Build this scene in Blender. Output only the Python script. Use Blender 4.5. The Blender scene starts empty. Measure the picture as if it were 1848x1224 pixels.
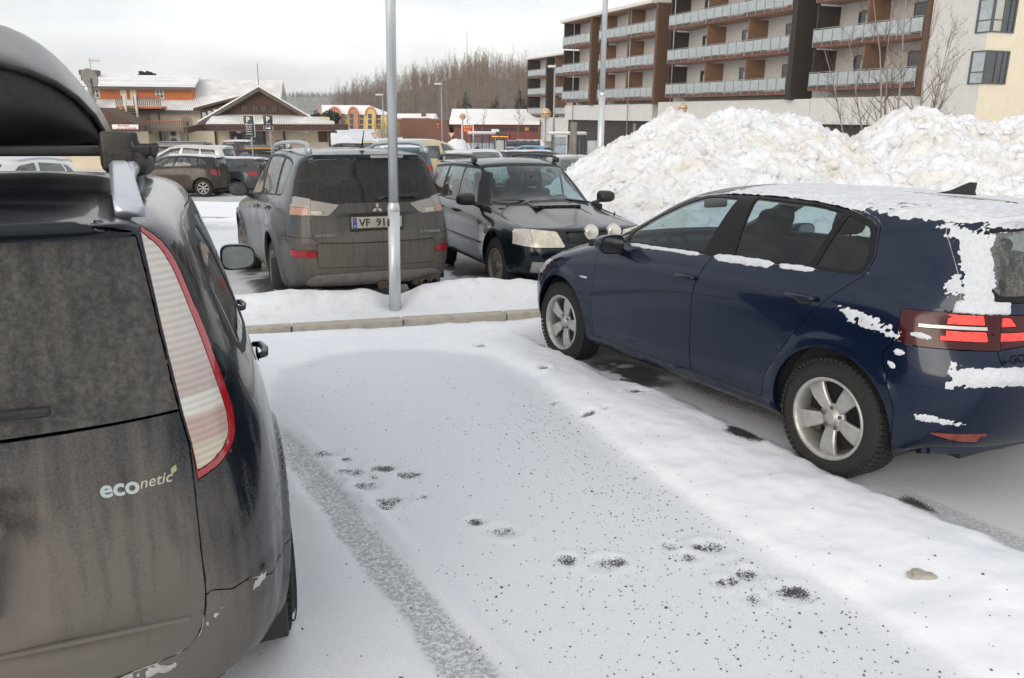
import bpy, bmesh, math, random
import numpy as np
from mathutils import Vector, Matrix, noise as mnoise
R=math.radians
sc=bpy.context.scene
COL=sc.collection
random.seed(7); RNG=np.random.default_rng(7)
# ------------------------------------------------------------------ camera
TILT=R(1.85)                      # the car park falls gently away from the camera
cam_d=bpy.data.cameras.new('camera'); cam=bpy.data.objects.new('camera',cam_d); COL.objects.link(cam)
cam_d.sensor_width=36; cam_d.lens=36*1440/1848; cam_d.clip_start=.05; cam_d.clip_end=8000
cam.matrix_world=Matrix.Translation((0,0,1.73))@Matrix.Rotation(R(90-15.73),4,'X')@Matrix.Rotation(R(.27),4,'Z')
sc.camera=cam
# ------------------------------------------------------------------ sky and sun (thin bright overcast, low warm sun)
SUN_EL,SUN_AZ=R(17),R(205)        # azimuth clockwise from +Y
w=bpy.data.worlds.new('World'); sc.world=w; w.use_nodes=True
nt=w.node_tree; nd=nt.nodes; lk=nt.links; nd.clear()
out=nd.new('ShaderNodeOutputWorld'); bg=nd.new('ShaderNodeBackground'); sky=nd.new('ShaderNodeTexSky')
sky.sky_type='NISHITA'; sky.sun_disc=False; sky.sun_elevation=SUN_EL; sky.sun_rotation=SUN_AZ; sky.air_density=1.0; sky.dust_density=2.0
tc=nd.new('ShaderNodeTexCoord'); mp=nd.new('ShaderNodeMapping'); mp.inputs['Scale'].default_value=(1.2,1.2,4.5)
nz=nd.new('ShaderNodeTexNoise'); nz.inputs['Scale'].default_value=1.6; nz.inputs['Detail'].default_value=6; nz.inputs['Roughness'].default_value=.55
rmp=nd.new('ShaderNodeMapRange'); rmp.inputs[1].default_value=.28; rmp.inputs[2].default_value=.60; rmp.inputs[3].default_value=.55; rmp.inputs[4].default_value=1.0
n2=nd.new('ShaderNodeTexNoise'); n2.inputs['Scale'].default_value=3.2; n2.inputs['Detail'].default_value=5
cr=nd.new('ShaderNodeValToRGB'); cr.color_ramp.elements[0].position=.35; cr.color_ramp.elements[0].color=(8.8,9.0,9.25,1)
cr.color_ramp.elements[1].position=.62; cr.color_ramp.elements[1].color=(10.1,10.05,9.9,1)
mx=nd.new('ShaderNodeMix'); mx.data_type='RGBA'
lk.new(tc.outputs['Generated'],mp.inputs[0]); lk.new(mp.outputs[0],nz.inputs['Vector']); lk.new(mp.outputs[0],n2.inputs['Vector'])
lk.new(nz.outputs[0],rmp.inputs[0]); lk.new(rmp.outputs[0],mx.inputs[0]); lk.new(n2.outputs[0],cr.inputs[0])
lk.new(sky.outputs[0],mx.inputs[6]); lk.new(cr.outputs[0],mx.inputs[7]); lk.new(mx.outputs[2],bg.inputs[0]); lk.new(bg.outputs[0],out.inputs[0])
bg.inputs[1].default_value=.105
sd=bpy.data.lights.new('sun','SUN'); sd.energy=1.4; sd.angle=R(38); sd.color=(1,.89,.75)
sun=bpy.data.objects.new('sun',sd); COL.objects.link(sun)
sdir=Vector((math.sin(SUN_AZ)*math.cos(SUN_EL),math.cos(SUN_AZ)*math.cos(SUN_EL),math.sin(SUN_EL)))
sun.rotation_euler=sdir.to_track_quat('Z','Y').to_euler()
sc.view_settings.view_transform='Standard'; sc.view_settings.look='None'; sc.view_settings.gamma=1; sc.view_settings.exposure=.22
sc.render.engine='CYCLES'
sc.cycles.use_denoising=True; sc.cycles.max_bounces=8; sc.cycles.transparent_max_bounces=16; sc.cycles.caustics_reflective=False; sc.cycles.caustics_refractive=False
# ------------------------------------------------------------------ terrain heights
def slope(y):
    y=np.asarray(y,float)
    return np.where(y<70,-.0323*y,np.where(y<80,-.0323*70-.0323*(y-70)*(1-(y-70)/20),-.0323*75))-.25*sstep(18,30,y)
def W(x,y,z=0.):                  # car-park coordinates (z above the sloping ground) -> world
    return Vector((x,y,float(slope(y))+z))
# ------------------------------------------------------------------ materials
MATS={}
def newmat(name):
    m=bpy.data.materials.new(name); m.use_nodes=True; return m,m.node_tree.nodes,m.node_tree.links,m.node_tree.nodes['Principled BSDF']
def mat(name,col,rough=.6,metal=0.,nscale=0,namt=.25,bump=0.,bscale=40,coat=0,spec=.5,emit=None,stretch=(1,1,1)):
    if name in MATS: return MATS[name]
    m,n,l,b=newmat(name)
    b.inputs['Base Color'].default_value=(*col,1); b.inputs['Roughness'].default_value=rough; b.inputs['Metallic'].default_value=metal
    b.inputs['Coat Weight'].default_value=coat; b.inputs['Coat Roughness'].default_value=.05; b.inputs['Specular IOR Level'].default_value=spec
    if nscale or bump:
        t=n.new('ShaderNodeTexCoord'); mpn=n.new('ShaderNodeMapping'); mpn.inputs['Scale'].default_value=stretch; l.new(t.outputs['Object'],mpn.inputs[0])
    if nscale:
        a=n.new('ShaderNodeTexNoise'); a.inputs['Scale'].default_value=nscale; a.inputs['Detail'].default_value=6; a.inputs['Roughness'].default_value=.65
        l.new(mpn.outputs[0],a.inputs['Vector'])
        mr=n.new('ShaderNodeMapRange'); mr.inputs[1].default_value=.25; mr.inputs[2].default_value=.75; mr.inputs[3].default_value=1-namt; mr.inputs[4].default_value=1+namt
        l.new(a.outputs[0],mr.inputs[0])
        mm=n.new('ShaderNodeVectorMath'); mm.operation='SCALE'; mm.inputs[0].default_value=col; l.new(mr.outputs[0],mm.inputs['Scale']); l.new(mm.outputs[0],b.inputs['Base Color'])
    if bump:
        a=n.new('ShaderNodeTexNoise'); a.inputs['Scale'].default_value=bscale; a.inputs['Detail'].default_value=4; l.new(mpn.outputs[0],a.inputs['Vector'])
        bp=n.new('ShaderNodeBump'); bp.inputs['Strength'].default_value=bump; bp.inputs['Distance'].default_value=.01; l.new(a.outputs[0],bp.inputs['Height']); l.new(bp.outputs[0],b.inputs['Normal'])
    if emit: b.inputs['Emission Color'].default_value=(*emit[0],1); b.inputs['Emission Strength'].default_value=emit[1]
    MATS[name]=m; return m
def paint(name,col,dirt=(.16,.14,.12),lo=.1,hi=.6,z0=.2,z1=.9,metal=.25,rough=.28,grain=0.,streak=1.,drough=.75,rear=None):
    """car paint under a coat of road film: film amount runs from hi at height z0 to lo at z1, broken by noise and run-off streaks"""
    if name in MATS: return MATS[name]
    m,n,l,b=newmat(name)
    t=n.new('ShaderNodeTexCoord'); sx=n.new('ShaderNodeSeparateXYZ'); l.new(t.outputs['Object'],sx.inputs[0])
    mr=n.new('ShaderNodeMapRange'); mr.inputs[1].default_value=z0; mr.inputs[2].default_value=z1; mr.inputs[3].default_value=hi; mr.inputs[4].default_value=lo
    l.new(sx.outputs[2],mr.inputs[0])
    base=mr.outputs[0]
    if rear:                                            # thicker film on the tail: (x from, x to, extra)
        m2=n.new('ShaderNodeMapRange'); m2.inputs[1].default_value=rear[0]; m2.inputs[2].default_value=rear[1]; m2.inputs[3].default_value=0; m2.inputs[4].default_value=rear[2]
        l.new(sx.outputs[0],m2.inputs[0]); ad=n.new('ShaderNodeMath'); ad.operation='ADD'; l.new(base,ad.inputs[0]); l.new(m2.outputs[0],ad.inputs[1]); base=ad.outputs[0]
    a=n.new('ShaderNodeTexNoise'); a.inputs['Scale'].default_value=3.5; a.inputs['Detail'].default_value=8; a.inputs['Roughness'].default_value=.65; l.new(t.outputs['Object'],a.inputs['Vector'])
    mp2=n.new('ShaderNodeMapping'); mp2.inputs['Scale'].default_value=(14,26,1.1); l.new(t.outputs['Object'],mp2.inputs[0])
    s=n.new('ShaderNodeTexNoise'); s.inputs['Scale'].default_value=1.2; s.inputs['Detail'].default_value=5; l.new(mp2.outputs[0],s.inputs['Vector'])
    g=n.new('ShaderNodeTexNoise'); g.inputs['Scale'].default_value=170; g.inputs['Detail'].default_value=3; l.new(t.outputs['Object'],g.inputs['Vector'])
    def math_(op,x,y):
        q=n.new('ShaderNodeMath'); q.operation=op
        for i,v in enumerate((x,y)):
            if isinstance(v,(int,float)): q.inputs[i].default_value=v
            else: l.new(v,q.inputs[i])
        return q.outputs[0]
    v=math_('ADD',base,math_('MULTIPLY',math_('SUBTRACT',a.outputs[0],.5),.7))
    v=math_('ADD',v,math_('MULTIPLY',math_('SUBTRACT',s.outputs[0],.5),.9*streak))
    v=math_('ADD',v,math_('MULTIPLY',math_('SUBTRACT',g.outputs[0],.5),.35+grain))
    q=n.new('ShaderNodeClamp'); l.new(v,q.inputs[0]); q.inputs[2].default_value=.96; v=q.outputs[0]
    c=n.new('ShaderNodeMix'); c.data_type='RGBA'; c.inputs[6].default_value=(*col,1); c.inputs[7].default_value=(*dirt,1); l.new(v,c.inputs[0]); l.new(c.outputs[2],b.inputs['Base Color'])
    r=n.new('ShaderNodeMapRange'); r.inputs[3].default_value=rough; r.inputs[4].default_value=drough; l.new(v,r.inputs[0]); l.new(r.outputs[0],b.inputs['Roughness'])
    k=n.new('ShaderNodeMapRange'); k.inputs[3].default_value=.5; k.inputs[4].default_value=0; l.new(v,k.inputs[0]); l.new(k.outputs[0],b.inputs['Coat Weight']); b.inputs['Specular IOR Level'].default_value=.22
    b.inputs['Coat Roughness'].default_value=.04
    k=n.new('ShaderNodeMapRange'); k.inputs[3].default_value=metal; k.inputs[4].default_value=0; l.new(v,k.inputs[0]); l.new(k.outputs[0],b.inputs['Metallic'])
    bp=n.new('ShaderNodeBump'); bp.inputs['Strength'].default_value=.12+grain*.5; bp.inputs['Distance'].default_value=.002; l.new(math_('MULTIPLY',g.outputs[0],v),bp.inputs['Height']); l.new(bp.outputs[0],b.inputs['Normal'])
    MATS[name]=m; return m
def glass(name,tint=(.55,.65,.68),dirt=0.,dirtcol=(.10,.095,.09),refl=1.45):
    """window glass: tinted, sharp reflection, optionally under a layer of road film"""
    if name in MATS: return MATS[name]
    m,n,l,b=newmat(name); o=n['Material Output']
    tr=n.new('ShaderNodeBsdfTransparent'); tr.inputs[0].default_value=(*tint,1)
    gl=n.new('ShaderNodeBsdfGlossy'); gl.inputs['Roughness'].default_value=.02; gl.inputs[0].default_value=(.95,.97,1,1)
    fr=n.new('ShaderNodeFresnel'); fr.inputs[0].default_value=refl; ge=n.new('ShaderNodeNewGeometry'); bk=n.new('ShaderNodeMix'); l.new(ge.outputs['Backfacing'],bk.inputs[0]); l.new(fr.outputs[0],bk.inputs[2]); bk.inputs[3].default_value=.06
    mg=n.new('ShaderNodeMixShader'); l.new(bk.outputs[0],mg.inputs[0]); l.new(tr.outputs[0],mg.inputs[1]); l.new(gl.outputs[0],mg.inputs[2]); last=mg.outputs[0]
    if dirt:
        t=n.new('ShaderNodeTexCoord'); a=n.new('ShaderNodeTexNoise'); a.inputs['Scale'].default_value=3; a.inputs['Detail'].default_value=8; l.new(t.outputs['Object'],a.inputs['Vector'])
        g=n.new('ShaderNodeTexNoise'); g.inputs['Scale'].default_value=160; l.new(t.outputs['Object'],g.inputs['Vector'])
        ad=n.new('ShaderNodeMath'); ad.operation='ADD'; l.new(a.outputs[0],ad.inputs[0]); l.new(g.outputs[0],ad.inputs[1])
        mr=n.new('ShaderNodeMapRange'); mr.inputs[1].default_value=.5; mr.inputs[2].default_value=1.5; mr.inputs[3].default_value=dirt-.35; mr.inputs[4].default_value=dirt+.35; l.new(ad.outputs[0],mr.inputs[0])
        mps=n.new('ShaderNodeMapping'); mps.inputs['Scale'].default_value=(16,22,1.3); l.new(t.outputs['Object'],mps.inputs[0]); stn=n.new('ShaderNodeTexNoise'); stn.inputs['Scale'].default_value=1.1; stn.inputs['Detail'].default_value=6; l.new(mps.outputs[0],stn.inputs['Vector']); sm=n.new('ShaderNodeMapRange'); sm.inputs[1].default_value=.3; sm.inputs[2].default_value=.7; sm.inputs[3].default_value=-.28; sm.inputs[4].default_value=.28; l.new(stn.outputs[0],sm.inputs[0]); ad2=n.new('ShaderNodeMath'); ad2.operation='ADD'; l.new(mr.outputs[0],ad2.inputs[0]); l.new(sm.outputs[0],ad2.inputs[1]); ad2.use_clamp=True; mr=ad2
        b.inputs['Base Color'].default_value=(*dirtcol,1); b.inputs['Roughness'].default_value=.6; b.inputs['Specular IOR Level'].default_value=.2
        sp=n.new('ShaderNodeTexNoise'); sp.inputs['Scale'].default_value=60; sp.inputs['Detail'].default_value=5; l.new(t.outputs['Object'],sp.inputs['Vector'])
        r2=n.new('ShaderNodeMapRange'); r2.inputs[1].default_value=.35; r2.inputs[2].default_value=.75; r2.inputs[3].default_value=.7; r2.inputs[4].default_value=1.5; l.new(sp.outputs[0],r2.inputs[0])
        sv=n.new('ShaderNodeVectorMath'); sv.operation='SCALE'; sv.inputs[0].default_value=dirtcol; l.new(r2.outputs[0],sv.inputs['Scale']); l.new(sv.outputs[0],b.inputs['Base Color'])
        m2=n.new('ShaderNodeMixShader'); l.new(mr.outputs[0],m2.inputs[0]); l.new(last,m2.inputs[1]); l.new(b.outputs[0],m2.inputs[2]); last=m2.outputs[0]
    l.new(last,o.inputs[0]); MATS[name]=m; return m
BLACK=mat('black_plastic',(.018,.018,.019),.55,nscale=60,namt=.3)
RUBBER=mat('rubber',(.016,.016,.017),.8,nscale=90,namt=.4,bump=.3,bscale=160)
INTER=mat('car_interior',(.022,.023,.026),.9,nscale=6,namt=.2,spec=.2)
CHROME=mat('chrome',(.75,.76,.78),.12,1.)
ALLOY=mat('alloy',(.40,.395,.385),.42,.55,nscale=30,namt=.22)
DALLOY=mat('dirty_alloy',(.17,.155,.14),.6,.3,nscale=25,namt=.45)
REDL=mat('red_lens',(.30,.012,.012),.2,coat=.3,nscale=40,namt=.35)
DREDL=mat('dark_red_lens',(.045,.004,.006),.12,coat=.15,spec=.3)
CLEARL=mat('clear_lens',(.42,.41,.39),.18,coat=1,nscale=30,namt=.35)
AMBER=mat('amber_lens',(.55,.16,.04),.2,coat=1)
DISC=mat('brake_disc',(.10,.09,.085),.5,.6,nscale=20,namt=.4)
MIRROR=mat('mirror_glass',(.20,.21,.20),.16,1.,nscale=20,namt=.2)
# ------------------------------------------------------------------ object helpers
def obj(name,me,parent=None,m=None,loc=None):
    o=bpy.data.objects.new(name,me); COL.objects.link(o)
    if parent: o.parent=parent
    if m is not None and me is not None:
        for q in (m if isinstance(m,(list,tuple)) else [m]): me.materials.append(q)
    if loc is not None: o.location=loc
    return o
def thing(name,label,cat,loc=(0,0,0),rot=None,group=None):
    o=bpy.data.objects.new(name,None); COL.objects.link(o); o.location=loc; o.empty_display_size=.2
    if rot is not None: o.rotation_mode='XYZ'; o.rotation_euler=rot.to_euler() if isinstance(rot,Matrix) else rot
    return tag(o,label,cat,group)
def tag(o,label=None,cat=None,group=None,kind=None):
    if label: o['label']=label
    if cat: o['category']=cat
    if group: o['group']=group
    if kind: o['kind']=kind
    return o
class MB:
    """collects vertices and faces, built as one mesh object"""
    def __init__(s): s.v=[]; s.f=[]; s.m=[]; s.sm=[]
    def add(s,vs,fs,mi=0,smooth=False):
        b=len(s.v); s.v+= [tuple(v) for v in vs]; s.f+=[tuple(b+i for i in f) for f in fs]; s.m+=[mi]*len(fs); s.sm+=[smooth]*len(fs); return s
    def box(s,a,b,mi=0,M=None):
        (x0,y0,z0),(x1,y1,z1)=a,b
        vs=[Vector(p) for p in ((x0,y0,z0),(x1,y0,z0),(x1,y1,z0),(x0,y1,z0),(x0,y0,z1),(x1,y0,z1),(x1,y1,z1),(x0,y1,z1))]
        if M is not None: vs=[M@v for v in vs]
        return s.add(vs,[(0,3,2,1),(4,5,6,7),(0,1,5,4),(1,2,6,5),(2,3,7,6),(3,0,4,7)],mi)
    def rbox(s,c,sz,r=.02,mi=0,M=None,n=2):
        """box with rounded edges, centre c and full size sz"""
        bm=bmesh.new(); bmesh.ops.create_cube(bm,size=1)
        for v in bm.verts: v.co=Vector((v.co.x*sz[0],v.co.y*sz[1],v.co.z*sz[2]))
        bmesh.ops.bevel(bm,geom=bm.edges[:],offset=min(r,.49*min(sz)),segments=n,profile=.5,affect='EDGES')
        for v in bm.verts:
            v.co=v.co+Vector(c)
            if M is not None: v.co=M@v.co
        bm.verts.index_update(); s.add([v.co[:] for v in bm.verts],[[v.index for v in f.verts] for f in bm.faces],mi,True); bm.free(); return s
    def tube(s,pts,rad,n=10,mi=0,cap=True,smooth=True):
        pts=[Vector(p) for p in pts]; rad=rad if isinstance(rad,(list,tuple)) else [rad]*len(pts); vs=[];fs=[]
        up=None
        for i,p in enumerate(pts):
            t=(pts[min(i+1,len(pts)-1)]-pts[max(i-1,0)]).normalized()
            if up is None: up=Vector((0,0,1)) if abs(t.z)<.9 else Vector((1,0,0))
            a=t.cross(up).normalized(); b2=t.cross(a).normalized(); up=-b2 if up.dot(-b2)>0 else b2
            a=t.cross(up).normalized()
            for k in range(n):
                th=2*math.pi*k/n; vs.append(p+(a*math.cos(th)+up*math.sin(th))*rad[i])
        for i in range(len(pts)-1):
            for k in range(n):
                k2=(k+1)%n; fs.append((i*n+k,i*n+k2,(i+1)*n+k2,(i+1)*n+k))
        if cap: fs.append(tuple(range(n))); fs.append(tuple((len(pts)-1)*n+k for k in range(n-1,-1,-1)))
        return s.add(vs,fs,mi,smooth)
    def lathe(s,prof,n=32,axis='Z',c=(0,0,0),mi=0,smooth=True,M=None):
        """prof: (radius, height) pairs turned round an axis"""
        vs=[];fs=[]
        for r,h in prof:
            for k in range(n):
                t=2*math.pi*k/n; p=(r*math.cos(t),r*math.sin(t),h)
                p={'Z':p,'Y':(p[0],h,p[1]),'X':(h,p[0],p[1])}[axis]
                p=Vector(p)+Vector(c)
                vs.append(M@p if M is not None else p)
        for i in range(len(prof)-1):
            for k in range(n):
                k2=(k+1)%n; fs.append((i*n+k,i*n+k2,(i+1)*n+k2,(i+1)*n+k))
        return s.add(vs,fs,mi,smooth)
    def prism(s,poly,h0,h1,axis='Y',mi=0,M=None,smooth=False):
        """closed 2-D outline given thickness along an axis; poly in the two other axes"""
        f={'Y':lambda a,b,h:(a,h,b),'X':lambda a,b,h:(h,a,b),'Z':lambda a,b,h:(a,b,h)}[axis]
        n=len(poly); vs=[Vector(f(a,b,h0)) for a,b in poly]+[Vector(f(a,b,h1)) for a,b in poly]
        if M is not None: vs=[M@v for v in vs]
        s.add(vs[:],[tuple(range(n)),tuple(range(2*n-1,n-1,-1))],mi)
        return s.add(vs,[(i,(i+1)%n,n+(i+1)%n,n+i) for i in range(n)],mi,smooth)
    def mesh(s,name='m',recalc=True):
        me=bpy.data.meshes.new(name); me.from_pydata(s.v,[],s.f); 
        me.polygons.foreach_set('material_index',s.m); me.polygons.foreach_set('use_smooth',s.sm)
        if recalc:
            bm=bmesh.new(); bm.from_mesh(me); bmesh.ops.remove_doubles(bm,verts=bm.verts[:],dist=1e-6); bmesh.ops.recalc_face_normals(bm,faces=bm.faces[:]); bm.to_mesh(me); bm.free()
        return me
    def build(s,name,m,parent=None,loc=None): return obj(name,s.mesh(name),parent,m,loc)
def text_mesh(txt,size,depth=.002,align='LEFT',shear=0.,space=1.,bold=0.):
    c=bpy.data.curves.new('t','FONT'); c.body=txt; c.size=size; c.extrude=depth; c.align_x=align; c.shear=shear; c.space_character=space; c.offset=bold; c.resolution_u=3
    o=bpy.data.objects.new('t',c); COL.objects.link(o); dg=bpy.context.evaluated_depsgraph_get(); dg.update()
    me=bpy.data.meshes.new_from_object(o.evaluated_get(dg)); bpy.data.objects.remove(o); bpy.data.curves.remove(c); return me
def put_text(name,txt,size,M,m,parent,depth=.002,**k):
    me=text_mesh(txt,size,depth,**k); me.transform(M); me.materials.clear(); return obj(name,me,parent,m)
def put_line(name,width,h,M,m,parent,seed=1):
    """a line of lettering too small to read: word-length strokes centred on M"""
    r=random.Random(seed); o=MB(); x=-width/2
    while x<width/2-h*.5:
        w_=min(h*r.uniform(.5,.8),width/2-x); o.box((x,0,-.001),(x+w_,h*r.choice((.7,.7,1.)),.001),0,M); x+=w_+h*(.18 if r.random()<.8 else .6)
    return o.build(name,m,parent)
def fbm(x,y,s,o=4,seed=0.):
    """numpy value noise, fractal"""
    x=np.asarray(x,float)*s+seed*17.3; y=np.asarray(y,float)*s-seed*9.1; t=np.zeros(np.broadcast(x,y).shape); a=1.;tot=0
    for k in range(o):
        xi=np.floor(x);yi=np.floor(y);fx=x-xi;fy=y-yi;fx=fx*fx*(3-2*fx);fy=fy*fy*(3-2*fy)
        def h(i,j):
            q=np.sin(i*127.1+j*311.7+k*74.7+seed*3.3)*43758.5453; return q-np.floor(q)
        t+=a*((h(xi,yi)*(1-fx)+h(xi+1,yi)*fx)*(1-fy)+(h(xi,yi+1)*(1-fx)+h(xi+1,yi+1)*fx)*fy); tot+=a; a*=.5; x=x*2.03+5.1; y=y*2.03+1.7
    return t/tot
def sstep(a,b,x):
    t=np.clip((np.asarray(x,float)-a)/(b-a),0,1); return t*t*(3-2*t)
# ================================================================== cars
# A car body is one control net (rows bottom -> roof, columns nose -> tail, y>=0 half), smoothed and then cut along
# side (x,z) and end (y,z) outlines into doors, glass, lamps, bumpers ...  x forward from the rear axle, y to the left.
def FR(x,y,z,dx,zc): return [(x,0,z),(x-dx[0],.45*y,z),(x-dx[1],.79*y,z+.5*(zc-z)),(x-dx[2],y,zc)]
def RR(x,y,z,dx,zc): return [(x+dx[2],y,zc),(x+dx[1],.79*y,z+.5*(zc-z)),(x+dx[0],.45*y,z),(x,0,z)]
def lerp(a,b,t): return a+(b-a)*t
def net(p):
    P=dict(zb=.2,hw=.893,wb=2.63,xf=3.47,xl=3.37,zl=.755,xm=2.95,zm=.93,xc=2.42,zc=1.02,xt=1.68,zt=1.39,xpk=.85,zpk=1.465,zrr=1.43,
      xs=-.56,zs=1.385,xw=-.56,zw=1.355,xg=-.70,zg=1.04,xlamp=-.75,zlamp=.82,xr=-.79,zr=.5,xB=1.1,xC=.4,xD=-.30,
      belt=(1.02,1.035,1.06,1.075,1.085),yb=.815,yt=.665,yr=.56,ybr=.70,ytr=.57,zs2=.45,zs3=.66,dxf=(.03,.12,.31),dxr=(.025,.09,.24),ycf=.80,ycr=.79,fend=.02,bulge=.0)
    P.update(p); q=type('q',(),P); hw=q.hw; wb=q.wb; rows=[]
    xl=[wb+.35,wb,wb-.53,q.xB,q.xC,0,-.38*max(.6,(-q.xr)/.79)]
    def SD(xs,ys,zs): return list(zip(xs,ys,zs))
    def yy(*d): return [hw-a for a in d]
    bumpz=q.zr
    rows.append(FR(q.xf-.27,q.ycf-.1,q.zb,(.04,.15,.35),q.zb)+SD(xl,yy(*[.12]*7),[q.zb]*7)+RR(q.xr+.2,q.ycr-.1,q.zb+.06,(.04,.12,.26),q.zb+.05))
    rows.append(FR(q.xf-.07,q.ycf-.03,q.zb+.06,q.dxf,q.zb+.06)+SD(xl,yy(.045,.03,.035,.035,.035,.03,.045),[q.zb+.055]*7)+RR(q.xr+.05,q.ycr-.03,q.zb+.10,q.dxr,q.zb+.09))
    rows.append(FR(q.xf,q.ycf,q.zs2,q.dxf,q.zs2)+SD(xl,yy(.023,.007,.013,.016,.013,.0,.015),[q.zs2]*7)+RR(q.xr,q.ycr,bumpz,q.dxr,bumpz))
    rows.append(FR(q.xf-.01,q.ycf,q.zs3-.03,q.dxf,q.zs3)+SD(xl,yy(.028,.003,.008,.01,.007,-.002,.012),[q.zs3]*7)+RR(q.xr-.01+.0,q.ycr,lerp(bumpz,q.zlamp,.5),q.dxr,lerp(bumpz,q.zlamp,.5)))
    za=q.belt[0]; b=q.belt
    zz=[lerp(q.zs3,z,.52) for z in (q.zl+.11,za-.04,za,b[2],b[3],b[4],b[4])]
    rows.append(FR(q.xl,q.ycf-.04,q.zl,q.dxf,q.zl+.01)+SD(xl,yy(.053,.012,.008,.008,.003,.003,.028),zz)+RR(q.xlamp,q.ycr-.02,q.zlamp,q.dxr,q.zlamp))
    xm=q.xm; ys=[hw-.118+q.fend,hw-.063+q.fend,hw-.035,hw-.03,hw-.027,hw-.03,hw-.06]
    zz=[lerp(q.zl,za,.48)+.005,za-.105,za-.075,lerp(zz[3],b[2],.62),lerp(zz[4],b[3],.62),lerp(zz[5],b[4],.62),lerp(zz[6],b[4],.62)]
    rows.append([(xm,0,q.zm),(xm-.02,.36,q.zm-.005),(xm-.07,.58,q.zm-.03),(xm-.13,.70,q.zm-.065)]+SD([xm-.23,lerp(xm,q.xc,.92),wb-.53,q.xB,q.xC,0,xl[6]+.03],ys,zz)
        +RR(lerp(q.xlamp,q.xg,.5),lerp(q.ycr-.02,q.ybr,.5),lerp(q.zlamp,q.zg,.55),q.dxr,lerp(q.zlamp,q.zg,.55)))
    xc=q.xc
    rows.append([(xc,0,q.zc),(xc-.03,.33,q.zc),(xc-.12,.55,q.zc-.005),(xc-.22,.68*q.yb/.815,b[0]-.01)]+SD([xc-.28,xc-.37,xc-.52,q.xB,q.xC,0.,q.xD],[q.yb-.075,q.yb-.04,q.yb-.015,q.yb,q.yb,q.yb-.015,lerp(q.yb,q.ybr,.5)],[b[0],b[1],b[1]+.005,b[2],b[3],b[4],b[4]])
        +RR(q.xg,q.ybr,q.zg,(.02,.07,.2),q.zg+.01))
    xt=q.xt
    def mixrow(t,bulge):   # between belt and glass top
        f=[(lerp(xc,xt,t)+bulge,0,lerp(q.zc,q.zt,t)+bulge*.4),(lerp(xc-.03,xt-.02,t)+bulge,lerp(.33,.30,t),lerp(q.zc,q.zt-.005,t)+bulge*.4),
           (lerp(xc-.12,xt-.08,t)+bulge,lerp(.55,.48,t),lerp(q.zc,q.zt-.015,t)+bulge*.4),(lerp(xc-.22,xt-.16,t),lerp(.68*q.yb/.815,q.yt-.095,t),lerp(b[0]-.01,q.zt-.03,t)+.01)]
        top=[q.zt-.02,q.zt-.005,q.zt+.003,lerp(q.zt,q.zpk,.3),lerp(q.zt,q.zpk,.25),lerp(q.zw,q.zt,.7),lerp(q.zw,q.zt,.4)]
        bt=[b[0],b[1],b[1]+.005,b[2],b[3],b[4],b[4]]
        xs0=[xc-.28,xc-.37,xc-.52,q.xB,q.xC,0.,q.xD]; xs1=[xt-.22,xt-.32,xt-.43,q.xB-.15,q.xC,.05,q.xw+.36]
        if q.xw<-.62: xs1[6]=q.xw+.30
        y0=[q.yb-.075,q.yb-.04,q.yb-.015,q.yb,q.yb,q.yb-.015,lerp(q.yb,q.ybr,.5)]; y1=[q.yt-.07,q.yt-.045,q.yt-.025,q.yt,q.yt-.005,q.yt-.025,lerp(q.yt,q.ytr,.6)]
        s=[(lerp(a,c,t),lerp(d,e,t)+.012*math.sin(math.pi*t),lerp(g,h,t)) for a,c,d,e,g,h in zip(xs0,xs1,y0,y1,bt,top)]
        rb=RR(q.xg,q.ybr,q.zg,(.02,.07,.2),q.zg+.01); rt=RR(q.xw,q.ytr,q.zw,(.015,.05,.15),q.zw)
        r=[tuple(lerp(a,c,t)+(-.02*math.sin(math.pi*t) if i==0 else 0) for i,(a,c) in enumerate(zip(u,v))) for u,v in zip(rb,rt)]
        return f+s+r
    rows.append(mixrow(.5,.02)); rows.append(mixrow(1.,0))
    zt=q.zt; hz=lambda t:lerp(zt+.04,q.zpk,t)
    rows.append([(xt-.17,0,zt+.045),(xt-.19,.26,zt+.04),(xt-.24,.42,zt+.03),(xt-.3,q.yt-.165,zt+.02)]+SD([xt-.37,xt-.46,xt-.56,q.xB-.2,q.xC,.05,lerp(q.xs,.05,.62)],[q.yt-.145,q.yt-.125,q.yt-.115,q.yr+.01,q.yr+.005,q.yr-.01,q.yr-.03],[zt+.03,zt+.037,zt+.042,q.zpk-.018,q.zpk-.025,lerp(q.zpk,q.zrr,.6)-.02,q.zrr-.01])
        +RR(q.xs,q.ytr-.05,q.zs,(.01,.035,.12),q.zs))
    k=.52
    rows.append([(xt-.32,0,zt+.065),(xt-.33,.14,zt+.064),(xt-.36,.24,zt+.06),(xt-.4,.28,zt+.057)]+SD([xt-.47,xt-.56,xt-.65,q.xB-.25,q.xC,.05,lerp(q.xs,.05,.62)],[q.yr*k]*7,[zt+.065,zt+.07,zt+.073,q.zpk-.005,q.zpk-.012,lerp(q.zpk,q.zrr,.6)-.005,q.zrr+.005])+RR(q.xs+.18,q.yr*k,q.zrr-.015,(.005,.015,.03),q.zrr-.012))
    xs=[xt-.40,xt-.42,xt-.44,xt-.48,xt-.54,xt-.62,xt-.7,q.xB-.25,q.xC,.05,lerp(q.xs,.05,.62),q.xs+.25,q.xs+.24,q.xs+.235,q.xs+.23]
    zs=[zt+.07,zt+.072,zt+.073,zt+.075,zt+.077,zt+.079,zt+.081,q.zpk,q.zpk-.006,lerp(q.zpk,q.zrr,.6),q.zrr+.01]+[q.zrr-.005]*4
    rows.append([(a,0,c) for a,c in zip(xs,zs)])
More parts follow.
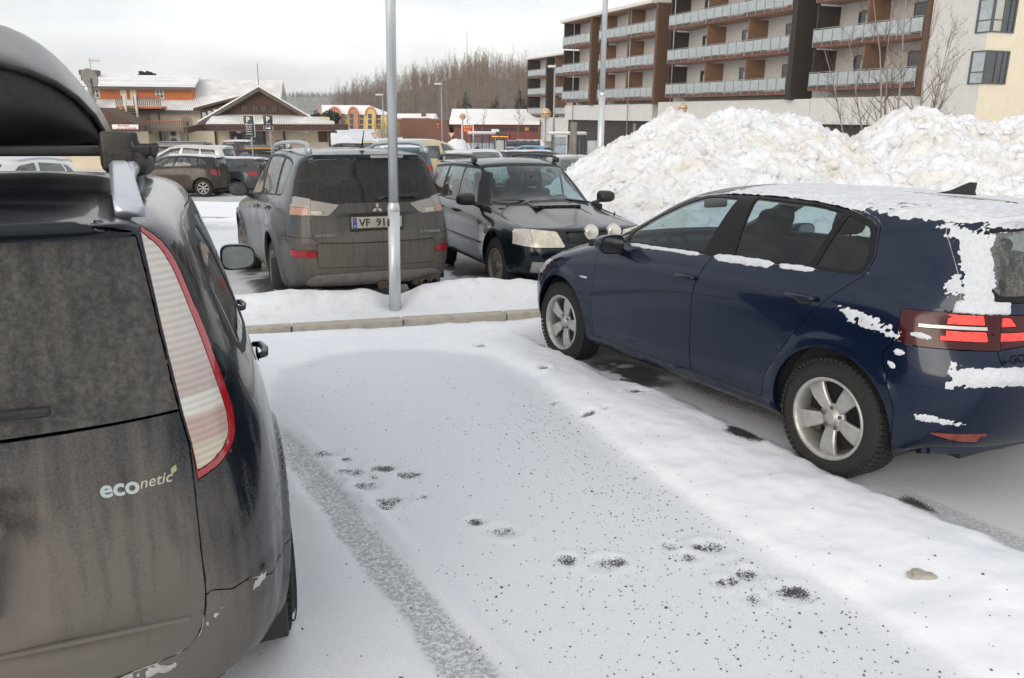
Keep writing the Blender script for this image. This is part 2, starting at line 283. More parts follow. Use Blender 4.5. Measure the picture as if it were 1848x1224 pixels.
    # fix column count: front 4 + side 7 + rear 4
    assert all(len(r)==15 for r in rows),[len(r) for r in rows]
    # roof centre row: order nose..tail
    return rows
def smooth_body(rows,level,crease=None):
    nr,nc=len(rows),len(rows[0]); v=[p for r in rows for p in r]
    f=[(i*nc+j,i*nc+j+1,(i+1)*nc+j+1,(i+1)*nc+j) for i in range(nr-1) for j in range(nc-1)]
    n0=len(v); v+=[(x,-y,z) for x,y,z in v]; f+=[tuple(n0+i for i in reversed(q)) for q in f]
    me=bpy.data.meshes.new('b'); me.from_pydata(v,[],f)
    bm=bmesh.new(); bm.from_mesh(me)
    cl=bm.edges.layers.float.new('crease_edge'); bm.verts.ensure_lookup_table(); bm.edges.ensure_lookup_table()
    for (row,c0,c1,wgt) in (crease or []):
        for s in (0,n0):
            for j in range(c0,c1):
                e=bm.edges.get((bm.verts[s+row*nc+j],bm.verts[s+row*nc+j+1]))
                if e: e[cl]=wgt
    bmesh.ops.remove_doubles(bm,verts=[x for x in bm.verts if abs(x.co.y)<1e-5],dist=1e-4)
    bm.to_mesh(me); bm.free()
    o=bpy.data.objects.new('b',me); COL.objects.link(o); md=o.modifiers.new('s','SUBSURF'); md.levels=level; md.render_levels=level; md.boundary_smooth='PRESERVE_CORNERS'
    dg=bpy.context.evaluated_depsgraph_get(); dg.update(); r=bpy.data.meshes.new_from_object(o.evaluated_get(dg)); bpy.data.objects.remove(o); bpy.data.meshes.remove(me)
    bm=bmesh.new(); bm.from_mesh(r); bpy.data.meshes.remove(r)
    # keep the left half
    bmesh.ops.bisect_plane(bm,geom=bm.verts[:]+bm.edges[:]+bm.faces[:],plane_co=(0,0,0),plane_no=(0,1,0),clear_inner=True,dist=1e-5)
    bm.normal_update(); return bm
SIDE,REAR,FRONT,TOP=0,1,2,3
def filt(view):
    return {SIDE:lambda f:f.normal.y>.38 and f.calc_center_median().y>.2,REAR:lambda f:f.normal.x<-.25,FRONT:lambda f:f.normal.x>.2,TOP:lambda f:f.normal.z>.3}[view]
def pr(view,co): return {SIDE:(co.x,co.z),REAR:(co.y,co.z),FRONT:(co.y,co.z),TOP:(co.x,co.y)}[view]
def inside(pt,poly):
    x,y=pt; c=False; n=len(poly); j=n-1
    for i in range(n):
        xi,yi=poly[i]; xj,yj=poly[j]
        if (yi>y)!=(yj>y) and x<(xj-xi)*(y-yi)/(yj-yi)+xi: c=not c
        j=i
    return c
def rounded(poly,r,n=4):
    """outline with rounded corners; r number or list"""
    out=[];N=len(poly)
    for i in range(N):
        a,b,c=Vector(poly[i-1]),Vector(poly[i]),Vector(poly[(i+1)%N]); rr=r[i] if isinstance(r,(list,tuple)) else r
        u=(a-b);v=(c-b); d=min(rr,u.length*.45,v.length*.45)
        if d<1e-4: out.append(tuple(b)); continue
        u.normalize();v.normalize()
        for k in range(n+1):
            t=k/n; p=(b+u*d)*(1-t)**2+2*b*t*(1-t)+(b+v*d)*t*t; out.append(tuple(p))
    return out
def cut(bm,poly,view,region,lay,only=None,extra=None):
    flt=filt(view); xs=[p[0] for p in poly]; ys=[p[1] for p in poly]; bb=(min(xs),max(xs),min(ys),max(ys)); e=.004
    def box(f):
        q=[pr(view,v.co) for v in f.verts]; return min(a for a,_ in q),max(a for a,_ in q),min(b for _,b in q),max(b for _,b in q)
    ok=lambda f:flt(f) and (extra is None or extra(f.calc_center_median())) and (only is None or f[lay] in only)
    cand={f for f in bm.faces if ok(f)}
    cand={f for f in cand if (lambda q:q[1]>bb[0]-e and q[0]<bb[1]+e and q[3]>bb[2]-e and q[2]<bb[3]+e)(box(f))}
    n=len(poly)
    for i in range(n):
        a=poly[i];b=poly[(i+1)%n]; dx,dy=b[0]-a[0],b[1]-a[1]; L=math.hypot(dx,dy)
        if L<1e-6: continue
        nx,ny=-dy/L,dx/L
        co={SIDE:(a[0],0,a[1]),REAR:(0,a[0],a[1]),FRONT:(0,a[0],a[1]),TOP:(a[0],a[1],0)}[view]; no={SIDE:(nx,0,ny),REAR:(0,nx,ny),FRONT:(0,nx,ny),TOP:(nx,ny,0)}[view]
        x0,x1,y0,y1=min(a[0],b[0])-e,max(a[0],b[0])+e,min(a[1],b[1])-e,max(a[1],b[1])+e
        fs=[]
        for f in cand:
            q=box(f)
            if q[1]>x0 and q[0]<x1 and q[3]>y0 and q[2]<y1: fs.append(f)
        if not fs: continue
        ed={x for f in fs for x in f.edges}; vt={x for f in fs for x in f.verts}
        r=bmesh.ops.bisect_plane(bm,geom=list(vt)+list(ed)+fs,plane_co=co,plane_no=no,dist=2e-5)
        cand={f for f in cand if f.is_valid}
        cand|={g for g in r['geom'] if isinstance(g,bmesh.types.BMFace) and ok(g)}
    for f in cand:
        if f.is_valid and inside(pr(view,f.calc_center_median()),poly): f[lay]=region
def piece(bm,lay,ids,mirror=None,gap=.0025,lip=.018,inset=0.,sym=False):
    """faces of the given regions as a mesh of their own: edge shrunk by gap, lip turned inward; mirror=-1 the right side's; sym: both halves joined"""
    sel=[f for f in bm.faces if f[lay] in ids]
    if not sel: return None
    b2=bmesh.new(); mp_={}
    for f in sel:
        vs=[]
        for v in f.verts:
            if v not in mp_: mp_[v]=b2.verts.new(v.co)
            vs.append(mp_[v])
        try: b2.faces.new(vs).smooth=True
        except ValueError: pass
    if sym:
        bmesh.ops.mirror(b2,geom=b2.verts[:]+b2.edges[:]+b2.faces[:],matrix=Matrix.Identity(4),merge_dist=1e-4,axis='Y')
        bmesh.ops.remove_doubles(b2,verts=[v for v in b2.verts if abs(v.co.y)<1e-3],dist=3e-4)
        bmesh.ops.recalc_face_normals(b2,faces=b2.faces[:])
        # outward check
        c=sum((f.normal.dot(f.calc_center_median()-Vector((1.3,0,.75)))*f.calc_area() for f in b2.faces))
        if c<0: bmesh.ops.reverse_faces(b2,faces=b2.faces[:])
    bmesh.ops.remove_doubles(b2,verts=b2.verts[:],dist=.0028)
    b2.normal_update()
    nrm={v:v.normal.copy() for v in b2.verts}
    bd=[e for e in b2.edges if len(e.link_faces)==1 and not(not sym and all(abs(v.co.y)<1e-4 for v in e.verts))]
    if gap:
        mv={}
        for e in bd:
            f=e.link_faces[0]; t=(e.verts[1].co-e.verts[0].co); d=f.normal.cross(t)
            if d.length<1e-9: continue
            d.normalize()
            if d.dot(f.calc_center_median()-e.verts[0].co)<0: d=-d
            for v in e.verts: mv.setdefault(v,[]).append(d)
        for v,ds in mv.items():
            s=Vector((0,0,0))
            for d in ds: s+=d
            if s.length>1e-6: v.co+=s.normalized()*gap
    if inset:
        for v in b2.verts: v.co-=nrm[v]*inset
    if lip and bd:
        r=bmesh.ops.extrude_edge_only(b2,edges=bd); nv=[g for g in r['geom'] if isinstance(g,bmesh.types.BMVert)]
        src={}
        for e in b2.edges:
            pass
        nvs=set(nv)
        for v in nv:
            o=[e.other_vert(v) for e in v.link_edges if e.other_vert(v) not in nvs]
            n=nrm.get(o[0]) if o else None
            if n is not None: v.co=o[0].co-n*lip
        for g in r['geom']:
            if isinstance(g,bmesh.types.BMFace): g.smooth=False
        for e in bd:
            if e.is_valid: e.smooth=False
    if mirror==-1:
        for v in b2.verts: v.co.y*=-1
        bmesh.ops.reverse_faces(b2,faces=b2.faces[:])
    me=bpy.data.meshes.new('piece'); b2.to_mesh(me); b2.free(); return me
def circle(c,r,n=40,a0=0,a1=360): return [(c[0]+r*math.cos(R(a0+(a1-a0)*k/n)),c[1]+r*math.sin(R(a0+(a1-a0)*k/n))) for k in range(n)]
# ---------------------------------------------------------------- wheels
def wheel_meshes(r,wd,rr,style,hero=True):
    n=72 if hero else 28; t=MB(); h=wd/2
    prof=[(rr,-h+.01),(rr+.012,-h),(r*.5+rr*.5,-h-.006),(r-.022,-h+.008),(r-.006,-h+.024),(r,-h+.045),(r,h-.045),(r-.006,h-.024),(r-.022,h-.008),(r*.5+rr*.5,h+.006),(rr+.012,h),(rr,h-.01)]
    t.lathe(prof,n,'Y')
    if hero:     # tread blocks and sidewall shoulder lugs
        for k in range(64):
            a=2*math.pi*k/64
            for y0,y1,off in ((-h+.012,-h+.05,0),(-h+.058,-.012,.5),(.012,h-.058,.2),(h-.05,h-.012,.7)):
                M=Matrix.Rotation(a+off*2*math.pi/64,4,'Y'); t.box((-.0105,y0,r-.012),(.0105,y1,r+.006),0,M)
        for rad in (.30,.55,.8):
            q=rr+(r-rr)*rad; t.lathe([(q-.002,h+.003),(q,h+.0085),(q+.002,h+.003)],n,'Y')
    m=MB()
    # barrel, rim flange on the outer face (y=+h side is outer)
    m.lathe([(rr+.008,h-.004),(rr+.006,h+.005),(rr-.006,h+.004),(rr-.014,h-.012),(rr-.02,h-.03),(rr-.028,-h+.02),(rr+.004,-h)],n,'Y')
    yo=h-.028
    def spoke(a,w0,w1,r0,r1,dep=.022,crown=.012,y_in=-.012):
        M=Matrix.Rotation(a,4,'Y'); vs=[]
        for i in range(7):
            t_=i/6; rr_=r0+(r1-r0)*t_; w_=w0+(w1-w0)*t_; y_=yo+y_in*(1-t_)+crown*math.sin(math.pi*t_)
            for x,y in ((-w_/2,y_-dep),(-w_/2,y_-.006),(-w_/2+.008,y_),(w_/2-.008,y_),(w_/2,y_-.006),(w_/2,y_-dep)): vs.append(M@Vector((x,y,rr_)))
        fs=[(i*6+k,i*6+k+1,(i+1)*6+k+1,(i+1)*6+k) for i in range(6) for k in range(5)]
        m.add(vs,fs,0,False)
    if style=='five':
        for k in range(5): spoke(2*math.pi*k/5+math.pi,.058,.112,.045,rr-.012)
    elif style=='many':
        for k in range(10): spoke(2*math.pi*k/10,.016,.026,.05,rr-.012)
        for k in range(10): spoke(2*math.pi*(k+.5)/10,.010,.02,.09,rr-.012)
    elif style=='seven':
        for k in range(7): spoke(2*math.pi*k/7,.03,.05,.045,rr-.012)
    m.lathe([(0,yo+.006),(.030,yo+.006),(.034,yo+.002),(.036,yo-.006),(.072,yo-.010),(.078,yo-.016),(.078,yo-.03)],32,'Y')
    for k in range(5):
        a=2*math.pi*(k+.5)/5+math.pi; m.lathe([(0,yo-.004),(.008,yo-.004),(.009,yo-.012)],8,'Y',(.056*math.sin(a),0,.056*math.cos(a)))
    d=MB(); d.lathe([(.03,0.0),(rr-.055,0.0),(rr-.055,-.02),(.03,-.02)],32,'Y'); d.lathe([(.0,-.03),(rr-.03,-.03)],24,'Y')
    for k in range(5):
        a=2*math.pi*(k+.5)/5+math.pi; d.lathe([(0,yo-.001),(.0105,yo-.001),(.0115,yo-.03)],10,'Y',(.057*math.sin(a),0,.057*math.cos(a)))
    if style=='five': d.rbox((rr*.62,.015,-rr*.25),(.09,.04,.12),.012)
    return t.mesh('tyre'),m.mesh('rim'),d.mesh('disc')
def add_wheels(root,wb,track,r,wd,rr,style,rim,steer=0,hero=True,zc=None,tyre=None,sides=(1,-1)):
    ms=wheel_meshes(r,wd,rr,style,hero); first=True
    for x in (0,wb):
        for s in sides:
            wl=bpy.data.objects.new('wheel',ms[0]); COL.objects.link(wl); wl.parent=root; wl.location=(x,s*(track/2),zc or r-.006)
            if first: ms[0].materials.append(tyre or RUBBER); ms[1].materials.append(rim); ms[2].materials.append(DISC); first=False
            wl.rotation_euler=(0,R(17*(x>0)+40*(s<0)),(0 if s>0 else math.pi)+(steer if x>0 else 0))
            for nm,me in (('rim',ms[1]),('brake_disc',ms[2])):
                c=bpy.data.objects.new(nm,me); COL.objects.link(c); c.parent=wl
def mirror_part(root,M,pm,w=.20,h=.145,d=.13,pm2=None):
    """wing mirror housing at M: local x = outward, y = rearward (glass side), z up"""
    bm=bmesh.new(); bmesh.ops.create_uvsphere(bm,u_segments=24,v_segments=16,radius=1)
    for v in bm.verts:
        x,y,z=v.co; e=.62
        sx=math.copysign(abs(x)**e,x)*w/2; szz=math.copysign(abs(z)**e,z)*h/2*(1-.12*x)
        sy=(-abs(y)**.8*d if y<0 else min(.012,y*.05)); v.co=Vector((sx,sy,szz))
    bm.normal_update()
    for f in bm.faces: f.smooth=True
    me=bpy.data.meshes.new('mirror'); bm.to_mesh(me); bm.free(); me.transform(M); o=obj('wing_mirror',me,root,pm)
    g=MB(); k=[]
    for i in range(28):
        t=2*math.pi*i/28; x=math.copysign(abs(math.cos(t))**.62,math.cos(t)); z=math.copysign(abs(math.sin(t))**.62,math.sin(t)); k.append((x*w*.44,z*h*.42*(1-.12*x)))
    g.prism(k,.0125,.0165,'Y',0,M); g.build('mirror_glass',MIRROR,o)
    s=MB(); s.tube([M@Vector((-w*.35,-.05,-h*.25)),M@Vector((-w*.62,-.055,-h*.45)),M@Vector((-w*.85,-.05,-h*.6))],[.03,.028,.034],10); s.build('mirror_arm',BLACK,o)
    return o
def handle_part(parent,x,y,z,s,pm,L=.19,slope=0.):
    """door handle: bar across a shallow dark cup, on side s"""
    o=MB(); pts=[(x-L/2,y-.004,z),(x-L/2+.02,y+.022,z+.002),(x,y+.03,z+.003+slope*.5),(x+L/2-.02,y+.022,z+.002+slope),(x+L/2,y-.004,z+slope)]
    o.tube([(a,b*s,c) for a,b,c in pts],[.011,.0135,.0145,.0135,.011],10); h=o.build('handle',pm,parent)
    c=MB(); c.lathe([(0,.0),(.03,.0),(.045,.004)],20,'Y',(0,0,0),0,True,Matrix.Translation((x-.01,s*(y-.003),z-.012))@Matrix.Scale(1.3,4,(1,0,0))@Matrix.Scale(.62,4,(0,0,1))@Matrix.Scale(s,4,(0,1,0))); c.build('handle_cup',BLACK,h)
    return h
def seats(root,xs,z=.5,hgt=.62,w=.5,ys=(.36,-.36),m=None,rear=None):
    m=m or INTER
    for x in xs:
        for y in ys:
            s=MB(); s.rbox((x+.18,y,z),(.55,w,.16),.06); M=Matrix.Translation((x-.06,y,z+.03))@Matrix.Rotation(R(-17),4,'Y')
            s.rbox((0,0,hgt/2),(.13,w*.94,hgt),.06,0,M,3); s.rbox((.0,0,hgt+.13),(.11,.27,.21),.055,0,M,3)
            for q in (-.05,.05): s.tube([M@Vector((0,q,hgt-.02)),M@Vector((0,q,hgt+.05))],.007,6)
            s.build('seat',m,root)
    if rear is not None:
        s=MB(); s.rbox((rear+.22,0,z),(.52,1.3,.16),.06); M=Matrix.Translation((rear-.06,0,z+.03))@Matrix.Rotation(R(-20),4,'Y'); s.rbox((0,0,.29),(.14,1.3,.58),.06,0,M,3)
        for y in (-.42,0,.42): s.rbox((0,y,.64),(.09,.25,.14),.045,0,M,3)
        s.build('seat',m,root)
def cabin(root,xc,zc,xr,zf=.24,hw=.72,wheel=True,zr=None):
    """floor pan, dashboard and steering wheel seen through the glass"""
    f=MB(); f.box((xr+.1,-hw,zf),(xc+.35,hw,zf+.03)); f.box((xc+.05,-hw,zf),(xc+.12,hw,zc-.1)); f.build('floor_pan',INTER,root)
    for s in (1,-1):
        q=MB(); q.rbox(((xr+xc)/2+.05,s*(hw+.03),(zf+zc)/2-.0),(xc-xr-.1,.05,zc-zf-.03),.02); q.build('door_trim',INTER,root)
    d=MB(); d.rbox((xc-.12,0,zc-.13),(.5,hw*1.86,.2),.07,0,None,3); d.rbox((xc-.3,.36,zc-.075),(.2,.36,.13),.05); d.build('dashboard',INTER,root)
    if wheel:
        s=MB(); M=Matrix.Translation((xc-.52,.36,zc-.10))@Matrix.Rotation(R(-66),4,'Y')
        s.tube([M@Vector((.185*math.cos(t),.185*math.sin(t),0)) for t in [2*math.pi*k/28 for k in range(29)]],.014,8)
        s.lathe([(0,.02),(.06,.02),(.075,-.02)],16,'Z',(0,0,0),0,True,M)
        for a in (0,180,270): s.tube([M@Vector((.05*math.cos(R(a+90)),.05*math.sin(R(a+90)),0)),M@Vector((.18*math.cos(R(a+90)),.18*math.sin(R(a+90)),0))],.015,6)
        s.build('steering_wheel',INTER,root)
        m=MB(); m.rbox((xc-.55,0,zc+.27),(.03,.22,.065),.014); m.tube([(xc-.5,0,zc+.33),(xc-.54,0,zc+.28)],.008,6); m.build('rear_view_mirror',BLACK,root)
def wells(root,wb,r,zc,hw,inner=.50):
    o=MB()
    for x in (0,wb):
        for s in (1,-1):
            n=18; pr_=[(x+(r)*math.cos(R(-20+220*k/n)),zc+(r)*math.sin(R(-20+220*k/n))) for k in range(n+1)]
            vs=[(a,s*y,c) for y in (inner,hw) for a,c in pr_]; o.add(vs,[(k,k+1,n+2+k,n+1+k) for k in range(n)],0,True); o.add([(a,s*inner,c) for a,c in pr_],[tuple(range(n+1))])
    o.box((-.5,-inner+.02,.19),(wb+.5,inner-.02,.24))
    o.build('wheel_housing',BLACK,root)
def make_body(root,p,cuts,pieces,level=3,arch=None,crease=None,flare=.012,tweak=None):
    """arch: (centre z, radius); cuts: (id, view, outline[, only ids][, extra test]); pieces: (object name, ids, material, mode, options)"""
    bm=smooth_body(net(p),level,crease); lay=bm.faces.layers.int.new('reg'); ids={'body':0}
    def gid(n): return ids.setdefault(n,len(ids))
    for c in cuts:
        cut(bm,c[2],c[1],gid(c[0]),lay,{gid(k) for k in c[3]} if len(c)>3 and c[3] else None,c[4] if len(c)>4 else None)
    wb=p.get('wb',2.63)
    if arch:
        zc,ra=arch
        for x in (0,wb):
            cut(bm,circle((x,zc),ra+.055),SIDE,gid('fl'),lay,{-1}) # only adds edges
            cut(bm,circle((x,zc),ra),SIDE,gid('arch'),lay,None,lambda c,x=x:c.z<zc+ra+.05)
        for v in bm.verts:
            if v.co.y>.3:
                for x in (0,wb):
                    d=math.hypot(v.co.x-x,v.co.z-zc)
                    if d<ra+.3: v.co.y+=flare*float(1-sstep(ra+.05,ra+.075,d)) + flare*.5*float(1-sstep(ra+.06,ra+.28,d))
    if tweak: tweak(bm)
    bm.normal_update()
    out={}
    for name,rs,m,mode,op in pieces:
        op=dict(op); par=op.pop('parent',None); key=op.pop('key',name)
        rs={ids[r] for r in rs if r in ids}
        if mode=='sym':
            me=piece(bm,lay,rs,None,sym=True,**op)
            if me: out[key]=obj(name,me,out.get(par,root),m)
        else:
            for s in ((1,-1) if mode=='both' else ((1,) if mode=='left' else (-1,))):
                me=piece(bm,lay,rs,s,**op)
                if me: out[(key,s)]=obj(name,me,out.get((par,s),out.get(par,root)),m)
    out['_bm']=bm; out['_lay']=lay; out['_ids']=ids
    return out
def car_root(name,label,cat,x,y,yaw,group=None,dz=0.):
    p=W(x,y,dz); return thing(name,label,cat,p,Matrix.Rotation(-TILT if y<72 else 0,4,'X')@Matrix.Rotation(yaw+math.pi/2,4,'Z'),group)
def snow_shell(bm,lay,ids,fn,name,parent,m,div=2,mirror=True,clip=-.012):
    """snow lying on part of a body surface: the surface itself lifted by thickness fn(x,y,z,normal); where that is negative no snow shows"""
    b2=bmesh.new(); mp_={}
    for f in bm.faces:
        if f[lay] in ids:
            vs=[]
            for v in f.verts:
                if v not in mp_: mp_[v]=b2.verts.new(v.co)
                vs.append(mp_[v])
            try: b2.faces.new(vs)
            except ValueError: pass
    if mirror:
        bmesh.ops.mirror(b2,geom=b2.verts[:]+b2.edges[:]+b2.faces[:],matrix=Matrix.Identity(4),merge_dist=1e-4,axis='Y')
        bmesh.ops.remove_doubles(b2,verts=[v for v in b2.verts if abs(v.co.y)<1e-3],dist=3e-4); 
    bmesh.ops.triangulate(b2,faces=[f for f in b2.faces if len(f.verts)>4])
    for k in range(div):
        bmesh.ops.subdivide_edges(b2,edges=[e for e in b2.edges if e.calc_length()>.012],cuts=1,use_grid_fill=True)
    b2.normal_update()
    co=np.array([v.co[:] for v in b2.verts]); no=np.array([v.normal[:] for v in b2.verts])
    # keep normals outward
    sgn=np.sign((no*(co-np.array([1.2,0,.7]))).sum(1)); no*=np.where(sgn==0,1,sgn)[:,None]
    t=fn(co[:,0],co[:,1],co[:,2],no)
    keep=t>clip
    for v,q,n_,tt in zip(b2.verts,co,no,t): v.co=Vector(q+n_*max(tt,clip))
    bmesh.ops.delete(b2,geom=[f for f in b2.faces if not any(keep[v.index] for v in f.verts)],context='FACES')
    for f in b2.faces: f.smooth=True
    bmesh.ops.recalc_face_normals(b2,faces=b2.faces[:])
    me=bpy.data.meshes.new('snow'); b2.to_mesh(me); b2.free(); return obj(name,me,parent,m)
SNOWCAR=mat('car_snow',(.62,.65,.70),.8,nscale=45,namt=.10,bump=.8,bscale=150)
GLASS=glass('car_glass',(.62,.72,.74))
DGLASS=glass('dark_glass',(.10,.12,.13))
SEAL=mat('window_seal',(.010,.010,.011),.5,spec=.2)
# ---------------------------------------------------------------- dark blue hatchback (right)
def build_golf():
    root=car_root('hatchback','dark blue hatchback with snow on its roof and silver five-spoke wheels','car',2.432,4.37,R(29.0))
    pm=paint('blue_paint',(.0045,.0105,.032),(.045,.043,.043),lo=-.5,hi=.2,z0=.22,z1=.62,metal=.35,rough=.24,streak=.55,rear=(-.5,-.82,.35))
    p={}
    F=rounded([(1.895,1.047),(1.085,1.072),(.985,1.400),(1.25,1.398),(1.46,1.345),(1.70,1.235),(1.875,1.125)],[.03,.015,.02,.1,.1,.1,.03])
    T=rounded([(2.11,1.042),(1.935,1.046),(1.925,1.105),(1.99,1.085)],.01)
    B=rounded([(.82,1.082),(.265,1.092),(.205,1.372),(.36,1.397),(.845,1.412)],[.015,.015,.015,.1,.015])
    Q=rounded([(.225,1.093),(-.03,1.10),(-.045,1.17),(.01,1.315),(.165,1.362)],[.012,.05,.03,.05,.012])
    DLO=rounded([(2.17,1.028),(1.05,1.052),(.30,1.075),(-.055,1.085),(-.075,1.17),(-.01,1.34),(.17,1.388),(.4,1.415),(.9,1.432),(1.26,1.418),(1.49,1.362),(1.74,1.245),(2.02,1.10)],[.02,0,0,.06,.05,.06,.05,.1,.1,.1,.1,.1,.05])
    FD=rounded([(2.16,.30),(2.20,.60),(2.15,.84),(2.19,1.02),(2.04,1.105),(1.75,1.26),(1.49,1.378),(1.26,1.432),(.93,1.447),(.985,1.05),(1.09,.84),(1.085,.30)],[.03,.1,.1,.02,.02,.1,.1,.1,.01,.04,.12,.03])
    RD=rounded([(1.085,.30),(1.09,.84),(.985,1.05),(.93,1.447),(.4,1.432),(.15,1.402),(-.03,1.35),(-.09,1.17),(-.07,1.08),(.12,.90),(.28,.69),(.44,.45),(.47,.30)],[.03,.12,.04,.01,.1,.05,.06,.05,.03,.08,.1,.05,.03])
    hatch_y=[(0,1.42),(.50,1.40),(.585,1.36),(.635,1.22),(.665,1.08),(.69,.985),(.60,.965),(.585,.86),(.575,.73),(.50,.655),(0,.64)]
    HT=rounded(hatch_y,[0,.03,.05,.1,.05,.02,.02,.02,.06,.06,0])
    RW=rounded([(0,1.34),(.50,1.325),(.545,1.22),(.575,1.10),(.545,1.045),(0,1.035)],[0,.05,.1,.06,.06,0])
    RWB=rounded([(0,1.362),(.53,1.350),(.58,1.24),(.625,1.085),(.60,1.015),(0,1.0)],[0,.05,.1,.04,.04,0])
    LS=rounded([(-.34,.845),(-.52,.955),(-.66,1.0),(-.95,1.0),(-.95,.80),(-.60,.80)],[.01,.03,.03,0,0,.03])
    LR=rounded([(.30,.93),(.42,.955),(.72,.965),(.95,.965),(.95,.80),(.60,.80),(.38,.825)],[.02,.02,.02,0,0,.02,.03])
    BS=[(-.95,.84),(-.56,.81),(-.345,.845),(-.28,.73),(-.37,.50),(-.42,.15),(-.95,.15)]
    RF=rounded([(-.50,.385),(-.78,.40),(-.9,.375),(-.72,.335),(-.58,.345)],.02)
    cuts=[('hatch',REAR,HT,None,lambda c:c.x<-.3),('bumper',SIDE,BS,['body']),('bumper',REAR,[(0,.66),(.52,.655),(.60,.72),(.60,.80),(.95,.80),(.95,.1),(0,.1)],['body'],lambda c:c.x<-.3),
      ('lamp',SIDE,LS,['body','bumper','hatch'],lambda c:c.x<-.3),('lamp',REAR,[q for q in LR],['body','bumper'],lambda c:c.x<-.3),('lamp_lid',REAR,LR,['hatch'],lambda c:c.x<-.3),
      ('lred',REAR,rounded([(.61,.912),(.61,.958),(.735,.958),(.785,.912)],.008),['lamp'],lambda c:c.x<-.5),('lred2',REAR,rounded([(.61,.838),(.61,.884),(.80,.884),(.80,.838)],.008),['lamp'],lambda c:c.x<-.5),('lbar',REAR,[(.605,.890),(.605,.906),(.90,.906),(.90,.890)],['lamp'],lambda c:c.x<-.4),('lred',REAR,rounded([(.47,.905),(.50,.948),(.585,.948),(.585,.905)],.008),['lamp_lid']),('lred2',REAR,rounded([(.40,.84),(.42,.88),(.585,.88),(.585,.84)],.008),['lamp_lid']),('rwb',REAR,RWB,None,lambda c:c.x<-.3 and c.z>.97),('rear_glass',REAR,RW,None,lambda c:c.x<-.3),('reflector',SIDE,RF,['bumper']),
      ('fdoor',SIDE,FD),('rdoor',SIDE,RD),('dlo',SIDE,DLO),('wf',SIDE,F,['dlo']),('wt',SIDE,T,['dlo']),('wr',SIDE,B,['dlo']),('wq',SIDE,Q,['dlo']),
      ('windscreen',FRONT,rounded([(0,1.052),(.52,1.05),(.60,1.08),(.535,1.30),(.50,1.375),(.3,1.398),(0,1.402)],[0,.05,.05,.1,.06,.1,0]),['body'],lambda c:c.x>1.3),
      ('headlight',FRONT,rounded([(.50,.66),(.50,.735),(.85,.80),(.95,.80),(.95,.69),(.7,.64)],.02),['body'],lambda c:c.x>2.7 and c.z<.84),
      ('headlight',SIDE,rounded([(3.5,.64),(3.5,.80),(3.1,.835),(2.93,.80),(3.05,.70)],.03),['body'],lambda c:c.z<.86),
      ('fbumper',FRONT,[(0,.7),(.55,.64),(.95,.66),(.95,.1),(0,.1)],['body'],lambda c:c.x>2.9),('fbumper',SIDE,[(3.6,.665),(3.05,.665),(2.93,.60),(2.98,.1),(3.6,.1)],['body'],lambda c:c.x>2.9),
      ('bonnet',TOP,rounded([(3.45,0),(3.30,.45),(3.18,.60),(2.9,.70),(2.50,.745),(2.30,.70),(2.40,.5),(2.46,0)],[0,.1,.1,.1,.1,.03,.1,0]),['body'],lambda c:c.z>.7 and c.x>2.25),
      ('skirt',SIDE,[(2.3,.305),(.40,.305),(.40,.1),(2.3,.1)],['body'])]
    REDB=mat('red_lens_bright',(.85,.05,.035),.2,coat=.4,nscale=55,namt=.5,bump=.6,bscale=120); wh=glass('rear_glass_misted',(.42,.46,.45),.28,(.20,.20,.19))
    pieces=[('body_shell',['body'],pm,'sym',dict(gap=.001,lip=.03,key='body')),('bumper',['bumper'],pm,'sym',dict(key='rb')),('bumper',['fbumper'],pm,'sym',dict(key='fb')),('bonnet',['bonnet'],pm,'sym',{}),
      ('tailgate',['hatch'],pm,'sym',{}),('window_frame',['rwb'],SEAL,'sym',dict(parent='tailgate',gap=.001,inset=-.001,lip=.01)),('rear_window',['rear_glass'],wh,'sym',dict(parent='tailgate',gap=0,lip=.004,inset=.002)),
      ('windscreen',['windscreen'],GLASS,'sym',dict(gap=0,inset=.003,lip=0)),
      ('door',['fdoor'],pm,'both',dict(key='fd',gap=.0028,lip=.03)),('door',['rdoor'],pm,'both',dict(key='rd',gap=.0028,lip=.03)),
      ('window_frame',['dlo'],SEAL,'both',dict(gap=0,lip=.02,inset=.002,key='frame')),
      ('window',['wf'],GLASS,'both',dict(parent='fd',gap=0,lip=0,inset=.007)),('window',['wr'],GLASS,'both',dict(parent='rd',gap=0,lip=0,inset=.007)),('quarter_window',['wq'],GLASS,'both',dict(gap=0,lip=0,inset=.007)),('quarter_window',['wt'],DGLASS,'both',dict(gap=0,lip=0,inset=.006)),
      ('lens',['lred','lred2'],REDB,'both',dict(gap=.001,lip=.01,inset=-.001,key='lr')),('light_bar',['lbar'],mat('lamp_bar',(.55,.54,.53),.25,.3),'both',dict(gap=.0005,lip=.01,inset=-.002,key='lb')),('tail_light',['lamp'],DREDL,'both',dict(gap=.0015,lip=.02,key='tl')),('tail_light',['lamp_lid'],DREDL,'both',dict(gap=.0015,lip=.02,key='tl2')),
      ('headlight',['headlight'],CLEARL,'both',dict(gap=.0015,lip=.02)),('reflector',['reflector'],mat('reflector_dirty',(.20,.05,.04),.35,nscale=30,namt=.4),'both',dict(gap=.001,lip=.01,key='rf')),
      ('sill',['skirt'],pm,'sym',dict(gap=.001,lip=.02))]
    o=make_body(root,p,cuts,pieces,arch=(.335,.365),crease=[(3,4,11,.35),(6,3,12,.3),(9,11,14,.7)])
    add_wheels(root,2.63,1.54,.318,.205,.216,'five',ALLOY)
    wells(root,2.63,.375,.335,.80)
    cabin(root,2.42,1.02,-.5); seats(root,[1.22],.50,.60,.5); seats(root,[],rear=.28)
